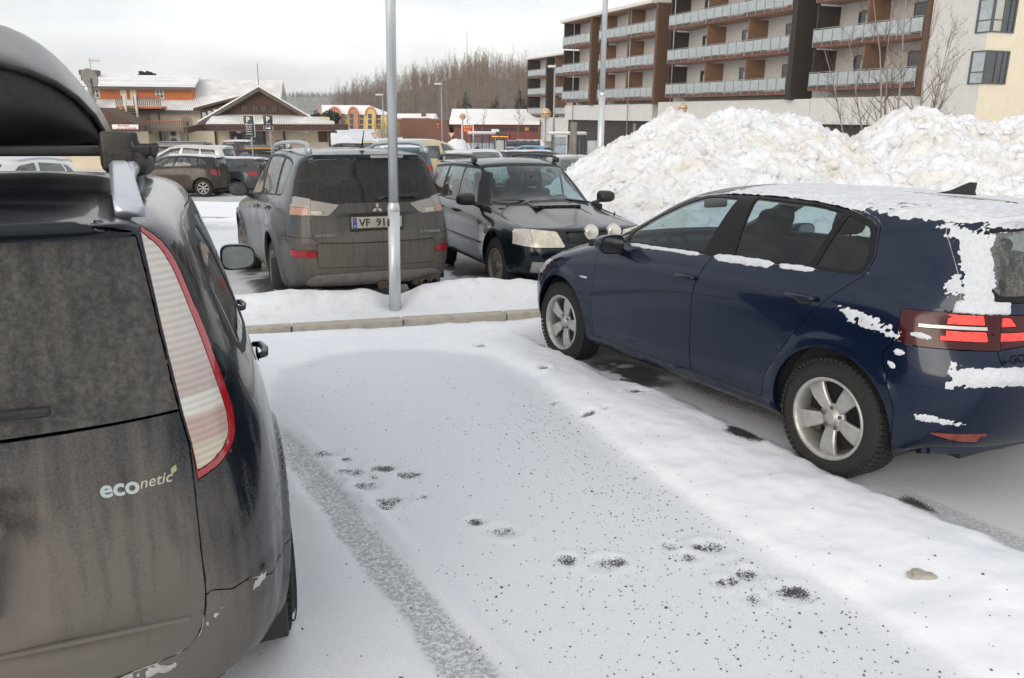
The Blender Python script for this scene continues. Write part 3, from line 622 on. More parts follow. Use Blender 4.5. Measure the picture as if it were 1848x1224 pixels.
    for s in (1,-1):
        M=Matrix.Translation((1.93,s*1.0,1.085))@Matrix.Rotation(R(90),4,'Z')@Matrix.Scale(s,4,(1,0,0)) if False else Matrix(((0,1 and 0,0,0),(0,0,0,0),(0,0,0,0),(0,0,0,1)))
        M=Matrix(((0,-1,0,1.85),(s,0,0,s*.965),(0,0,1,1.035),(0,0,0,1)))
        mirror_part(root,M,pm,.205,.135,.11)
        handle_part(o[('fd',s)],1.17,.878,.905,s,pm,.21,-.004); handle_part(o[('rd',s)],.235,.884,.935,s,pm,.21,-.004)
    # tail lamp light guides and chrome bars
    for s in (1,-1):
        pass
    a=MB(); a.rbox((0,0,0),(.22,.05,.03),.014); 
    ant=MB(); ant.prism([(-.12,0),(.10,0),(.02,.018),(-.085,.068),(-.115,.066),(-.11,.02)],-.012,.012,'Y'); q=ant.build('antenna',BLACK,root); q.location=(.02,0,1.462)
    GREY=mat('badge_silver',(.60,.60,.61),.35,.1)
    put_text('badge','e-GOLF',.062,Matrix(((0,0,-1,-.778),(-1,0,0,.55),(0,1,0,.755),(0,0,0,1)))@Matrix.Rotation(R(0),4,'X'),GREY,o['tailgate'],.004,bold=.002,shear=.1)
    fb=MB(); fb.rbox((2.30,.889,.735),(.10,.008,.014),.003,0); fb.build('badge',CHROME,root)
    # snow on the roof, beside the rear window, on sills, lamps, bumper and in blown patches on the flank
    bm,lay,ids=o['_bm'],o['_lay'],o['_ids']
    def roof(x,y,z,n):
        k=fbm(x,y,7,4,51)-.5; k2=fbm(x,y,32,3,52)-.5; t=.016*sstep(.55,.88,n[:,2])-.0108+.012*k+.014*k2
        t-=.03*sstep(1.05,1.45,x+.15*k); t+=.006*sstep(-.1,-.5,x); t-=.022*np.exp(-((y+.10)/.06)**2-((x-.05)/.30)**2)
        return np.where(z>1.2,t,-.05)
    snow_shell(bm,lay,{ids['body'],ids['hatch'],ids['rwb'],ids['fdoor'],ids['rdoor']},roof,'roof_snow',root,mat('frost_snow',(.60,.62,.66),.8,nscale=26,namt=.22,bump=.4,bscale=180),2)
    def flank(x,y,z,n):
        k=fbm(x*.75+y*.4,z*1.25,34,3,53)-.5; k2=fbm(x*.8+y,z*1.2,95,2,54)-.5; t=np.full(x.shape,-.05)
        def patch(u,v,cu,cv,ru,rv,an,th,rough):
            c,s_=math.cos(an),math.sin(an); a=((u-cu)*c+(v-cv)*s_)/ru; b=(-(u-cu)*s_+(v-cv)*c)/rv; return th*np.maximum(-4,1-(a*a+b*b)**1.2)+rough*(k*1.3+k2)
        side=(y>.55)&(np.abs(n[:,1])>.35)
        for q in ((-.18,.873,.150,.032,.22,.0055,.016),(-.475,1.09,.034,.046,0,.005,.015),(-.36,.76,.022,.014,0,.005,.010),(-.34,.69,.024,.012,.6,.005,.010),(-.53,.455,.075,.017,.1,.005,.010),(-.43,.85,.045,.013,.15,.005,.006)):
            t=np.maximum(t,np.where(side,patch(x,z,*q),-.05))
        zs_=np.interp(x,[-.1,.3,1.1,1.9],[1.082,1.072,1.050,1.030])
        for x0,x1,th,w_ in ((.50,.98,.010,.022),(.22,.47,.007,.014),(1.1,1.86,.006,.012)):
            t=np.maximum(t,np.where(side,th*np.minimum(1,np.minimum(x-x0,x1-x)/.05)-th*((z-zs_+w_*.2)/w_)**2+.010*(k+k2*.6)-.0015,-.05))
        rear=(n[:,0]<-.2)
        t=np.maximum(t,np.where(rear&(z>.97)&(z<1.42),.010*np.minimum(1,np.minimum(y-np.interp(z,[1.,1.35],[.575,.50]),np.interp(z,[1.,1.4],[.675,.575])-y)/.025)*np.minimum(1,(1.34-z)/.10)+.011*k+.007*k2,-.05))
        t=np.maximum(t,np.where((z>.965)&(z<1.02)&(x<-.5)&(y>.50),.012*np.minimum(1,(.76-y)/.04)+.010*k,-.05))
        t=np.maximum(t,np.where((x<-.55)&(z>.615)&(z<.80),.014*(1-((z-.68)/.045)**2)*np.minimum(1,(.76-y)/.14)+.012*k+.008*k2,-.05))
        return t
    snow_shell(bm,lay,set(ids.values())-{ids['arch'],ids['wf'],ids['wr'],ids['wq'],ids['wt'],ids['windscreen']},flank,'snow_patch',root,SNOWCAR,3,mirror=False,clip=-.008)['kind']='stuff'
    return root,o
def rail(root,pts,feet,m,rad=(.02,.026),name='roof_rail'):
    o=MB(); o.tube(pts,rad[0],10)
    for f in feet: o.rbox(f,(.16,.05,.07),.02)
    return o.build(name,m,root)
def plate(root,M,txt,w=.52,h=.11,m=None):
    """number plate in local x (right), y (up) of M, lettering facing +z"""
    P=mat('plate_white',(.36,.33,.28),.5,nscale=25,namt=.25); BL=mat('plate_blue',(.03,.08,.28),.5); INK=mat('plate_ink',(.02,.02,.02),.6)
    f=MB(); f.rbox((0,-.012,-.008),(w+.03,h+.045,.012),.005,0,M); fr=f.build('number_plate',BLACK,root)
    b=MB(); b.rbox((0,0,0),(w,h,.008),.003,0,M); pb=b.build('plate_face',P,fr)
    b=MB(); b.rbox((-w/2+.03,0,.0025),(.045,h-.006,.006),.002,0,M); b.build('country_band',BL,fr)
    r=MB(); r.rbox((-w/2+.03,.028,.0062),(.028,.02,.001),.0003,0,M); r.build('flag',mat('flag_red',(.4,.03,.03),.5),fr)
    put_text('plate_letters','N',.028,M@Matrix.Translation((-w/2+.03,-.042,.0055)),mat('plate_white2',(.6,.6,.58),.5),fr,.0008,align='CENTER')
    put_text('plate_letters',txt,.105,M@Matrix.Translation((-w/2+.075,-.036,.005)),INK,fr,.0015,bold=.002,space=1.02)
    return fr
# ---------------------------------------------------------------- grey-brown off-roader (behind the lamp post)
def build_outlander():
    root=car_root('off_roader','dirty grey off-roader seen from behind the pole, number plate VF 91','car',-1.795,8.95,R(25.4))
    pm=paint('grey_paint',(.018,.027,.036),(.118,.104,.090),lo=-.12,hi=.5,z0=.35,z1=1.35,metal=.4,rough=.3,rear=(-.75,-1.0,.55))
    p=dict(hw=.893,wb=2.67,zb=.22,xf=3.60,xl=3.50,zl=.86,xm=3.05,zm=1.04,xc=2.5,zc=1.10,xt=1.62,zt=1.575,xpk=.9,zpk=1.665,zrr=1.645,xs=-.80,zs=1.595,xw=-.76,zw=1.54,xg=-.95,zg=1.16,xlamp=-.985,zlamp=.98,
      xr=-1.04,zr=.56,belt=(1.055,1.07,1.12,1.165,1.185),yb=.825,yt=.69,yr=.60,ybr=.785,ytr=.67,zs2=.55,zs3=.80,xD=-.42,dxr=(.018,.055,.17),ycr=.835,xB=1.0,xC=.35)
    F=rounded([(1.93,1.075),(1.02,1.142),(1.03,1.52),(1.20,1.515),(1.42,1.44),(1.74,1.24)],[.03,.02,.02,.08,.08,.05]); B=rounded([(.92,1.145),(.08,1.178),(.16,1.552),(.5,1.565),(.93,1.545)],[.02,.02,.02,.1,.02])
    Q=rounded([(.02,1.182),(-.27,1.195),(-.395,1.49),(-.2,1.525),(.10,1.55)],[.02,.03,.04,.1,.02])
    DLO=rounded([(2.06,1.05),(1.0,1.125),(.1,1.16),(-.29,1.175),(-.43,1.50),(-.2,1.55),(.2,1.58),(.8,1.58),(1.22,1.54),(1.45,1.46),(1.78,1.26)],[.03,0,0,.04,.05,.1,.1,.1,.1,.1,.1])
    FD=rounded([(2.1,.40),(2.13,.8),(2.08,1.05),(1.8,1.27),(1.46,1.475),(1.22,1.555),(.97,1.58),(.97,1.1),(.99,.40)],[.03,.1,.02,.1,.1,.1,.02,.1,.03])
    RD=rounded([(.99,.40),(.97,1.1),(.97,1.58),(.16,1.595),(.05,1.18),(.32,.80),(.42,.55),(.44,.40)],[.03,.1,.02,.02,.05,.1,.05,.03])
    HT=rounded([(0,1.62),(.58,1.60),(.70,1.54),(.78,1.30),(.82,1.20),(.655,1.165),(.655,.82),(.60,.755),(0,.74)],[0,.02,.04,.05,.01,.01,.05,.05,0])
    GL=rounded([(0,1.56),(.56,1.545),(.655,1.515),(.76,1.27),(.80,1.205),(.36,1.125),(.30,1.13),(0,1.135)],[0,.05,.03,.05,.02,.05,.02,0])
    cuts=[('hatch',REAR,HT,None,lambda c:c.x<-.5),('tail',REAR,rounded([(0,.735),(.595,.745),(.615,.72),(.61,.50),(0,.49)],[0,.02,.02,.02,0]),None,lambda c:c.x<-.7),('glass',REAR,GL,['hatch'],lambda c:c.x<-.5),
      ('lamp',REAR,rounded([(.655,1.165),(.95,1.235),(.95,1.01),(.655,1.01)],[.0,.01,.01,0]),['body','hatch'],lambda c:c.x<-.7),('lamp',SIDE,rounded([(-.70,1.215),(-1.1,1.215),(-1.1,1.015),(-.76,1.01)],.03),['body','hatch'],lambda c:c.x<-.6),
      ('turn',REAR,rounded([(.66,1.015),(.66,1.085),(.95,1.10),(.95,1.02)],.006),['lamp'],lambda c:c.x<-.7),('lampin',REAR,rounded([(.655,1.165),(.36,1.115),(.46,1.02),(.50,1.005),(.655,1.01)],[0,.02,.02,.02,0]),['hatch','glass'],lambda c:c.x<-.7),('rev',REAR,rounded([(.53,1.018),(.53,1.062),(.645,1.062),(.645,1.018)],.008),['lampin'],lambda c:c.x<-.7),
      ('bumper',REAR,[(0,.80),(.95,.80),(.95,.2),(0,.2)],['body'],lambda c:c.x<-.62),('bumper',SIDE,[(-.55,.80),(-1.2,.80),(-1.2,.2),(-.5,.2)],['body'],lambda c:c.x<-.4),
      ('skid',REAR,rounded([(0,.44),(.60,.43),(.68,.40),(.72,.335),(.66,.30),(0,.30)],[0,.05,.03,.03,.02,0]),['bumper'],lambda c:c.x<-.6),('refl',REAR,rounded([(.62,.605),(.62,.675),(.88,.675),(.88,.605)],.012),['bumper'],lambda c:c.x<-.6),
      ('fdoor',SIDE,FD),('rdoor',SIDE,RD),('dlo',SIDE,DLO),('wf',SIDE,F,['dlo']),('wr',SIDE,B,['dlo']),('wq',SIDE,Q,['dlo']),
      ('windscreen',FRONT,rounded([(0,1.14),(.5,1.13),(.60,1.15),(.54,1.45),(.50,1.55),(0,1.585)],[0,.05,.05,.1,.06,0]),['body'],lambda c:c.x>1.3)]
    wg=glass('outlander_rear_glass',(.05,.055,.06),.52,(.030,.029,.028)); sg=glass('outlander_side_glass',(.28,.33,.35),.25,(.16,.15,.14),1.7)
    L1=mat('clear_lens_dirty',(.25,.23,.21),.35,coat=.5,nscale=90,namt=.35); L2=mat('amber_dirty',(.33,.18,.11),.35,coat=.5,nscale=90,namt=.3); RFL=mat('reflector_red',(.26,.014,.018),.25,nscale=60,namt=.3)
    pieces=[('body_shell',['body'],pm,'sym',dict(gap=.001,lip=.03)),('bumper',['bumper'],pm,'sym',{}),('skid_plate',['skid'],mat('skid_grey',(.19,.175,.16),.6,.2,nscale=12,namt=.35),'sym',dict(gap=.001,inset=-.012,lip=.03)),
      ('tailgate',['hatch'],pm,'sym',dict(key='hatch')),('tailgate',['tail'],pm,'sym',dict(key='tail')),('rear_window',['glass'],wg,'sym',dict(parent='hatch',gap=.001,lip=.012)),
      ('tail_light',['lamp'],L1,'both',dict(gap=.0015,inset=-.004,key='tl')),('tail_light',['lampin'],L1,'both',dict(gap=.0015,inset=-.004,key='tl2')),('turn_signal',['turn'],L2,'both',dict(parent='tl',gap=.001,inset=-.003)),('reversing_light',['rev'],mat('rev_lens',(.42,.38,.31),.3,coat=.4,nscale=40,namt=.3),'both',dict(parent='tl2',gap=.001,inset=-.003)),('reflector',['refl'],RFL,'both',dict(gap=.001,inset=-.004)),
      ('windscreen',['windscreen'],GLASS,'sym',dict(gap=0,inset=.003,lip=0)),('door',['fdoor'],pm,'both',dict(key='fd',lip=.03)),('door',['rdoor'],pm,'both',dict(key='rd',lip=.03)),('window_frame',['dlo'],SEAL,'both',dict(gap=0,lip=.02,inset=.002)),
      ('window',['wf'],sg,'both',dict(parent='fd',gap=0,lip=0,inset=.006)),('window',['wr'],sg,'both',dict(parent='rd',gap=0,lip=0,inset=.006)),('quarter_window',['wq'],sg,'both',dict(gap=0,lip=0,inset=.006))]
    def tw(bm):          # number plate recess and swollen arches
        for v in bm.verts:
            c=v.co
            if c.x<-.8 and .80<c.z<1.03 and c.y<.42: v.co.x+=.028*float(sstep(.42,.33,c.y)*sstep(1.03,1.0,c.z)*sstep(.80,.84,c.z))
            if c.x<-.8 and .735<c.z<.765: v.co.x-=.012*float(1-abs(c.z-.75)/.015)
    o=make_body(root,p,cuts,pieces,arch=(.37,.415),crease=[(3,4,11,.3),(6,3,12,.3),(9,11,14,.8)],flare=.028,tweak=tw)
    add_wheels(root,2.67,1.56,.345,.225,.23,'seven',DALLOY,hero=True)
    wells(root,2.67,.42,.37,.80); cabin(root,2.5,1.10,-.75); seats(root,[1.25],.62,.62,.5); seats(root,[],rear=.3,z=.62)
    for s in (1,-1):
        mirror_part(root,Matrix(((0,-1,0,1.78),(s,0,0,s*.99),(0,0,1,1.135),(0,0,0,1))),pm if s<0 else BLACK,.215,.165,.12)
        CH=mat('handle_grey',(.22,.22,.22),.4,.3)
        handle_part(o[('fd',s)],1.12,.90,.985,s,CH,.17); handle_part(o[('rd',s)],.25,.90,1.03,s,CH,.17)
        rail(root,[(-.80,s*.60,1.61),(-.76,s*.60,1.67),(-.66,s*.60,1.70),(-.3,s*.605,1.715),(.5,s*.605,1.712),(1.1,s*.60,1.69),(1.4,s*.59,1.63)],[(-.75,s*.60,1.635),(.3,s*.60,1.675)],mat('rail_silver',(.38,.42,.46),.35,.7),(.022,))
        a=MB(); a.rbox((-.955,s*.80,1.045),(.10,.20,.05),.01); 
        a=MB(); a.rbox((-.30,s*.862,.37),(.02,.21,.34),.008); q=a.build('mud_flap',BLACK,root)
    # amber segments, badge, lettering, plate, wiper, tow bar, exhausts
    Mr=lambda x,y,z,t=0: Matrix.Translation((x,y,z))@Matrix(((0,0,-1,0),(-1,0,0,0),(0,1,0,0),(0,0,0,1)))@Matrix.Rotation(R(t),4,'X')
    d=MB()
    for a in (90,210,330):
        c,s_=math.cos(R(a)),math.sin(R(a)); u=Vector((0,c,s_)); v=Vector((0,-s_,c)); pts=[u*.004,u*.028+v*.0165,u*.056,u*.028-v*.0165]
        vs=[Vector((-1.012,-.0,1.075))+q for q in pts]; d.add(vs+[q-Vector((.012,0,0)) for q in vs],[(0,1,2,3),(7,6,5,4),(0,4,5,1),(1,5,6,2),(2,6,7,3),(3,7,4,0)])
    d.build('emblem',mat('emblem_silver',(.66,.62,.5),.3,.6),o['hatch'])
    LT=mat('letter_silver',(.40,.38,.35),.4,.5)
    put_text('badge','MITSUBISHI',.036,Mr(-1.004,.625,.81),LT,o['hatch'],.003,space=1.12); put_text('badge','OUTLANDER',.038,Mr(-1.004,-.44,.81),LT,o['hatch'],.003,space=1.0,shear=.15)
    plate(o['hatch'],Mr(-.99,0,.935),'VF  91   6')
    wp=MB(); wp.tube([(-.965,-.02,1.16),(-.962,-.10,1.185),(-.94,-.46,1.20)],[.02,.014,.008],8); wp.rbox((-.955,-.29,1.192),(.018,.36,.03),.006); wp.build('wiper',BLACK,o['hatch'])
    b=MB(); b.lathe([(0,0),(.028,0),(.03,-.02)],16,'X',(-.965,-.06,.27)); b.tube([(-.62,-.05,.29),(-.97,-.05,.27)],.032,12); b.rbox((-.95,-.05,.285),(.07,.10,.09),.015); b.build('tow_bar',mat('rusty',(.06,.045,.035),.8,nscale=30,namt=.5),root)
    for y in (-.50,-.60):
        e=MB(); e.lathe([(.036,.35),(.040,.0),(.033,0),(.030,.3)],20,'X',(-1.0,y,.285)); e.build('exhaust_pipe',mat('exhaust',(.07,.06,.055),.5,.6),root)
    u=MB(); u.rbox((-.80,-.55,.30),(.25,.32,.14),.05); u.rbox((-.3,0,.40),(1.2,1.1,.12),.04); u.build('silencer',mat('rusty',(.05,.04,.03),.8),root)
    an=MB(); an.lathe([(0,.03),(.02,.028),(.032,0)],14,'Z',(-.52,0,1.66)); an.tube([(-.52,0,1.68),(-.62,0,1.83)],[.008,.005],8); an.build('antenna',BLACK,root)
    st=MB(); st.rbox((-.835,-.17,1.575),(.04,.34,.028),.01); st.build('brake_light',mat('brake_lens',(.30,.27,.25),.4,coat=.4,nscale=80,namt=.4),o['hatch'])
    return root,o
# ---------------------------------------------------------------- dark green-blue estate facing the camera
def build_forester():
    root=car_root('estate_car','dark blue-green estate facing the camera with two round spotlights at its grille','car',-.281,11.802,R(200.13))
    pm=paint('teal_paint',(.0035,.008,.0125),(.055,.050,.044),lo=-.75,hi=.10,z0=.25,z1=.72,metal=.25,rough=.22,rear=(3.0,3.5,.28),streak=.7)
    p=dict(hw=.862,wb=2.525,zb=.25,xf=3.42,xl=3.30,zl=.815,xm=2.72,zm=.915,xc=2.03,zc=.99,xt=1.28,zt=1.445,xpk=.25,zpk=1.505,zrr=1.485,xs=-.99,zs=1.46,xw=-.97,zw=1.42,xg=-1.02,zg=.98,xlamp=-1.03,zlamp=.80,xr=-1.05,zr=.5,
      belt=(.965,.965,.955,.955,.96),yb=.79,yt=.675,yr=.585,ybr=.74,ytr=.64,zs2=.46,zs3=.66,xD=-.75,dxf=(.018,.06,.22),dxr=(.01,.04,.14),ycf=.79,ycr=.79,xB=.85,xC=.2,fend=.0)
    F=rounded([(1.58,.982),(.80,.975),(.83,1.405),(1.14,1.40),(1.26,1.335),(1.45,1.13)],[.03,.015,.02,.08,.05,.05]); B=rounded([(.78,.975),(.10,.975),(-.02,1.02),(.10,1.40),(.81,1.405)],[.015,.05,.04,.02,.015]); Q=rounded([(-.12,.985),(-.84,.99),(-.80,1.36),(.0,1.40)],[.02,.04,.05,.02])
    DLO=rounded([(1.86,.965),(-.86,.965),(-.83,1.385),(0,1.43),(.8,1.435),(1.2,1.42),(1.33,1.35),(1.6,1.13)],[.03,.05,.06,.1,.1,.08,.06,.1])
    FD=rounded([(1.93,.30),(1.95,.7),(1.9,.96),(1.62,1.135),(1.34,1.37),(1.2,1.437),(.79,1.445),(.79,.30)],[.03,.1,.02,.1,.06,.08,.02,.03]); RD=rounded([(.79,.30),(.79,1.445),(.06,1.435),(-.05,.99),(.12,.86),(.34,.62),(.42,.30)],[.03,.02,.02,.05,.1,.1,.03])
    cuts=[('fdoor',SIDE,FD),('rdoor',SIDE,RD),('dlo',SIDE,DLO),('wf',SIDE,F,['dlo']),('wr',SIDE,B,['dlo']),('wq',SIDE,Q,['dlo']),
      ('wsb',FRONT,rounded([(0,.985),(.6,.98),(.715,1.0),(.60,1.36),(.55,1.435),(.3,1.455),(0,1.46)],[0,.04,.03,.1,.04,.1,0]),['body'],lambda c:c.x>1.1 and c.x<2.2),('windscreen',FRONT,rounded([(0,1.015),(.58,1.01),(.67,1.03),(.575,1.35),(.53,1.41),(.3,1.428),(0,1.432)],[0,.04,.03,.1,.04,.1,0]),['wsb'],lambda c:c.x>1.1 and c.x<2.2),
      ('rear_glass',REAR,rounded([(0,1.39),(.52,1.37),(.62,1.05),(0,1.03)],[0,.05,.05,0]),['body'],lambda c:c.x<-.8),
      ('headlight',FRONT,rounded([(.325,.625),(.40,.79),(.66,.812),(.95,.81),(.95,.665),(.66,.625)],[.03,.02,.02,0,0,.03]),['body'],lambda c:c.x>2.7),('headlight',SIDE,rounded([(3.6,.81),(3.12,.81),(3.09,.69),(3.2,.66),(3.6,.655)],[0,.02,.02,.03,0]),['body'],lambda c:c.x>2.7),
      ('turn',FRONT,[(.66,.5),(.66,.9),(.95,.9),(.95,.5)],['headlight'],lambda c:c.x>2.7),('turn',SIDE,[(3.6,.9),(2.9,.9),(2.9,.5),(3.6,.5)],['headlight'],lambda c:c.y>.66),('grille',FRONT,rounded([(0,.66),(.25,.66),(.305,.785),(0,.785)],[0,.02,.02,0]),['body'],lambda c:c.x>2.9),('fogcover',FRONT,rounded([(.50,.34),(.50,.47),(.68,.475),(.68,.35)],.02),['body'],lambda c:c.x>2.9),('intake',FRONT,rounded([(0,.34),(.38,.34),(.42,.46),(0,.47)],[0,.03,.03,0]),['body'],lambda c:c.x>2.9),
      ('fbumper',FRONT,[(0,.655),(.33,.62),(.66,.62),(.95,.655),(.95,.1),(0,.1)],['body'],lambda c:c.x>2.7),('fbumper',SIDE,[(3.7,.655),(3.18,.652),(2.87,.60),(2.92,.1),(3.7,.1)],['body'],lambda c:c.x>2.7),
      ('bonnet',TOP,rounded([(3.5,0),(3.5,.64),(3.2,.69),(2.5,.725),(2.1,.73),(2.0,.6),(2.06,0)],[0,.05,.1,.1,.03,.1,0]),['body'],lambda c:c.z>.7 and c.x>1.95)]
    wg=glass('teal_glass',(.50,.66,.67),.0,refl=1.5); sg=glass('teal_side_glass',(.45,.58,.60),.0,refl=1.9)
    HL=mat('headlight_lens',(.56,.52,.42),.2,coat=1,nscale=14,namt=.3)
    pieces=[('body_shell',['body'],pm,'sym',dict(gap=.001,lip=.03)),('bumper',['fbumper'],pm,'sym',dict(lip=.03)),('bonnet',['bonnet'],pm,'sym',{}),('windscreen_frame',['wsb'],SEAL,'sym',dict(gap=.001,lip=.015)),('windscreen',['windscreen'],wg,'sym',dict(gap=0,lip=0,inset=.003)),('rear_window',['rear_glass'],wg,'sym',dict(gap=0,lip=0,inset=.003)),
      ('headlight',['headlight'],HL,'both',dict(gap=.002,inset=-.004)),('turn_signal',['turn'],mat('turn_lens',(.46,.42,.40),.2,coat=.7,nscale=30,namt=.25),'both',dict(gap=.002,inset=-.004)),('grille',['grille'],BLACK,'sym',dict(gap=.002,inset=.03,lip=.0)),('fog_light_cover',['fogcover'],mat('cover_grey',(.25,.25,.25),.5,nscale=20,namt=.4),'both',dict(gap=.002,inset=-.003)),('air_intake',['intake'],BLACK,'sym',dict(gap=.0,inset=.04,lip=0)),
      ('door',['fdoor'],pm,'both',dict(key='fd',lip=.03)),('door',['rdoor'],pm,'both',dict(key='rd',lip=.03)),('window_frame',['dlo'],SEAL,'both',dict(gap=0,lip=.02,inset=.003)),('window',['wf'],sg,'both',dict(parent='fd',gap=0,lip=0,inset=.006)),('window',['wr'],sg,'both',dict(parent='rd',gap=0,lip=0,inset=.006)),('quarter_window',['wq'],sg,'both',dict(gap=0,lip=0,inset=.006))]
    def tw(bm):
        for v in bm.verts:
            c=v.co
            if c.z>.75 and 1.9<c.x<3.4: v.co.z+=.035*float(sstep(.34,.20,c.y)*sstep(3.3,2.2,c.x)*sstep(1.95,2.15,c.x))
    o=make_body(root,p,cuts,pieces,arch=(.345,.385),crease=[(3,4,11,.3),(6,3,12,.4),(4,0,3,.5)],flare=.018,tweak=tw)
    add_wheels(root,2.525,1.48,.330,.205,.205,'many',DALLOY,hero=True,steer=R(3)); wells(root,2.525,.39,.345,.76)
    cabin(root,2.03,.99,-.9); seats(root,[.92],.50,.60,.5,ys=(.36,-.36)); seats(root,[],rear=.0)
    for s in (1,-1):
        mirror_part(root,Matrix(((0,-1,0,1.72),(s,0,0,s*.955),(0,0,1,1.045),(0,0,0,1))),BLACK,.235,.15,.12)
        handle_part(o[('fd',s)],.95,.862,.865,s,BLACK,.2); handle_part(o[('rd',s)],.12,.862,.865,s,BLACK,.2)
        rail(root,[(.98,s*.585,1.485),(.90,s*.585,1.53),(.7,s*.585,1.545),(-.3,s*.585,1.545),(-.75,s*.58,1.53),(-.85,s*.58,1.475)],[(.93,s*.585,1.495),(-.80,s*.58,1.49)],BLACK,(.017,))
        m=MB(); m.rbox((.95,s*.868,.535),(2.0,.012,.022),.005); m.build('side_moulding',mat('moulding_grey',(.26,.28,.30),.4),root)
        f=MB(); M=Matrix.Translation((3.47,s*.175,.775)); f.lathe([(0,.035),(.06,.03),(.078,.018),(.084,.0)],32,'X',(3.46,.07+s*.135,.79)); ff=f.build('spotlight',mat('spot_glass',(.62,.60,.54),.12,.3,coat=1,nscale=30,namt=.25),root)
        h=MB(); h.lathe([(.085,.01),(.089,.0),(.08,-.04),(.05,-.075),(0,-.085)],32,'X',(3.46,.07+s*.135,.79)); h.rbox((3.43,.07+s*.135,.70),(.03,.03,.06),.006); h.build('spotlight_housing',CHROME,ff)
    g=MB()
    for k in range(-9,10):
        for sg_ in (1,-1):
            y0=k*.034; pts=[]
            for t in (0,1):
                z=.665+t*.118; y=y0+sg_*(t-.5)*.118
                pts.append((3.372,max(-.29,min(.29,y)),z))
            g.tube(pts,.0028,4)
    g.build('grille_mesh',mat('mesh_grey',(.08,.08,.08),.4,.5),root)
    e=MB(); e.rbox((2.27,0,.99),(.30,.60,.05),.024,0,Matrix.Translation((2.27,0,.985))@Matrix.Rotation(R(4),4,'Y')@Matrix.Translation((-2.27,0,-.99))); sc_=e.build('bonnet_scoop',pm,o['bonnet'])
    e=MB(); e.rbox((2.415,0,.985),(.025,.54,.032),.012); 
    e.build('scoop_opening',mat('void_black',(.004,.004,.004),.9),sc_)
    e=MB()
    for y in (-.2,-.1,0,.1,.2): e.box((2.42,y-.003,.97),(2.432,y+.003,1.0))
    e.build('scoop_mesh',mat('mesh_grey',(.08,.08,.08),.4,.5),sc_)
    for y0,y1 in ((-.62,-.02),(.02,.58)):
        w_=MB(); w_.tube([(2.03,y1,1.0),(2.0,(y0+y1)/2,1.035),(2.0,y0,1.045)],[.012,.008,.005],6); w_.build('wiper',BLACK,root)
    # dog guard behind the seats
    d=MB()
    for k in range(17): d.tube([(-.25,-.62+k*.0775,.9),(-.25,-.62+k*.0775,1.40)],.0022,4)
    for k in range(8): d.tube([(-.25,-.62,.9+k*.07),(-.25,.62,.9+k*.07)],.0022,4)
    d.build('cargo_guard',BLACK,root)
    return root,o
# ---------------------------------------------------------------- dirty dark people carrier (left foreground)
def lens_mat():
    m,n,l,b=newmat('long_lens'); t=n.new('ShaderNodeTexCoord'); s=n.new('ShaderNodeSeparateXYZ'); l.new(t.outputs['Object'],s.inputs[0]); mr=n.new('ShaderNodeMapRange'); mr.inputs[1].default_value=.90; mr.inputs[2].default_value=1.52; l.new(s.outputs[2],mr.inputs[0])
    c=n.new('ShaderNodeValToRGB'); e=c.color_ramp.elements; c.color_ramp.interpolation='LINEAR'
    for p_,col in ((0.,(.50,.44,.33)),(.12,(.50,.44,.34)),(.15,(.44,.31,.26)),(.245,(.43,.31,.27)),(.255,(.56,.54,.48)),(.33,(.54,.52,.48)),(.34,(.40,.32,.30)),(.45,(.43,.36,.34)),(.55,(.46,.41,.38)),(.95,(.50,.47,.44))):
        if p_ in (0.,.95): q=e[0] if p_==0. else e[-1]; q.position=p_
        else: q=e.new(p_)
        q.color=(*col,1)
    l.new(mr.outputs[0],c.inputs[0]); w_=n.new('ShaderNodeTexWave'); w_.bands_direction='Z'; w_.inputs['Scale'].default_value=19.; w_.inputs['Distortion'].default_value=.4; l.new(t.outputs['Object'],w_.inputs['Vector'])
    nz=n.new('ShaderNodeTexNoise'); nz.inputs['Scale'].default_value=35; l.new(t.outputs['Object'],nz.inputs['Vector']); ad=n.new('ShaderNodeMath'); ad.operation='ADD'; l.new(w_.outputs[1],ad.inputs[0]); l.new(nz.outputs[0],ad.inputs[1])
    r=n.new('ShaderNodeMapRange'); r.inputs[1].default_value=.3; r.inputs[2].default_value=1.5; r.inputs[3].default_value=.84; r.inputs[4].default_value=1.10; l.new(ad.outputs[0],r.inputs[0]); v=n.new('ShaderNodeVectorMath'); v.operation='SCALE'; l.new(c.outputs[0],v.inputs[0]); l.new(r.outputs[0],v.inputs['Scale']); l.new(v.outputs[0],b.inputs['Base Color'])
    b.inputs['Roughness'].default_value=.22; b.inputs['Coat Weight'].default_value=.8; return m
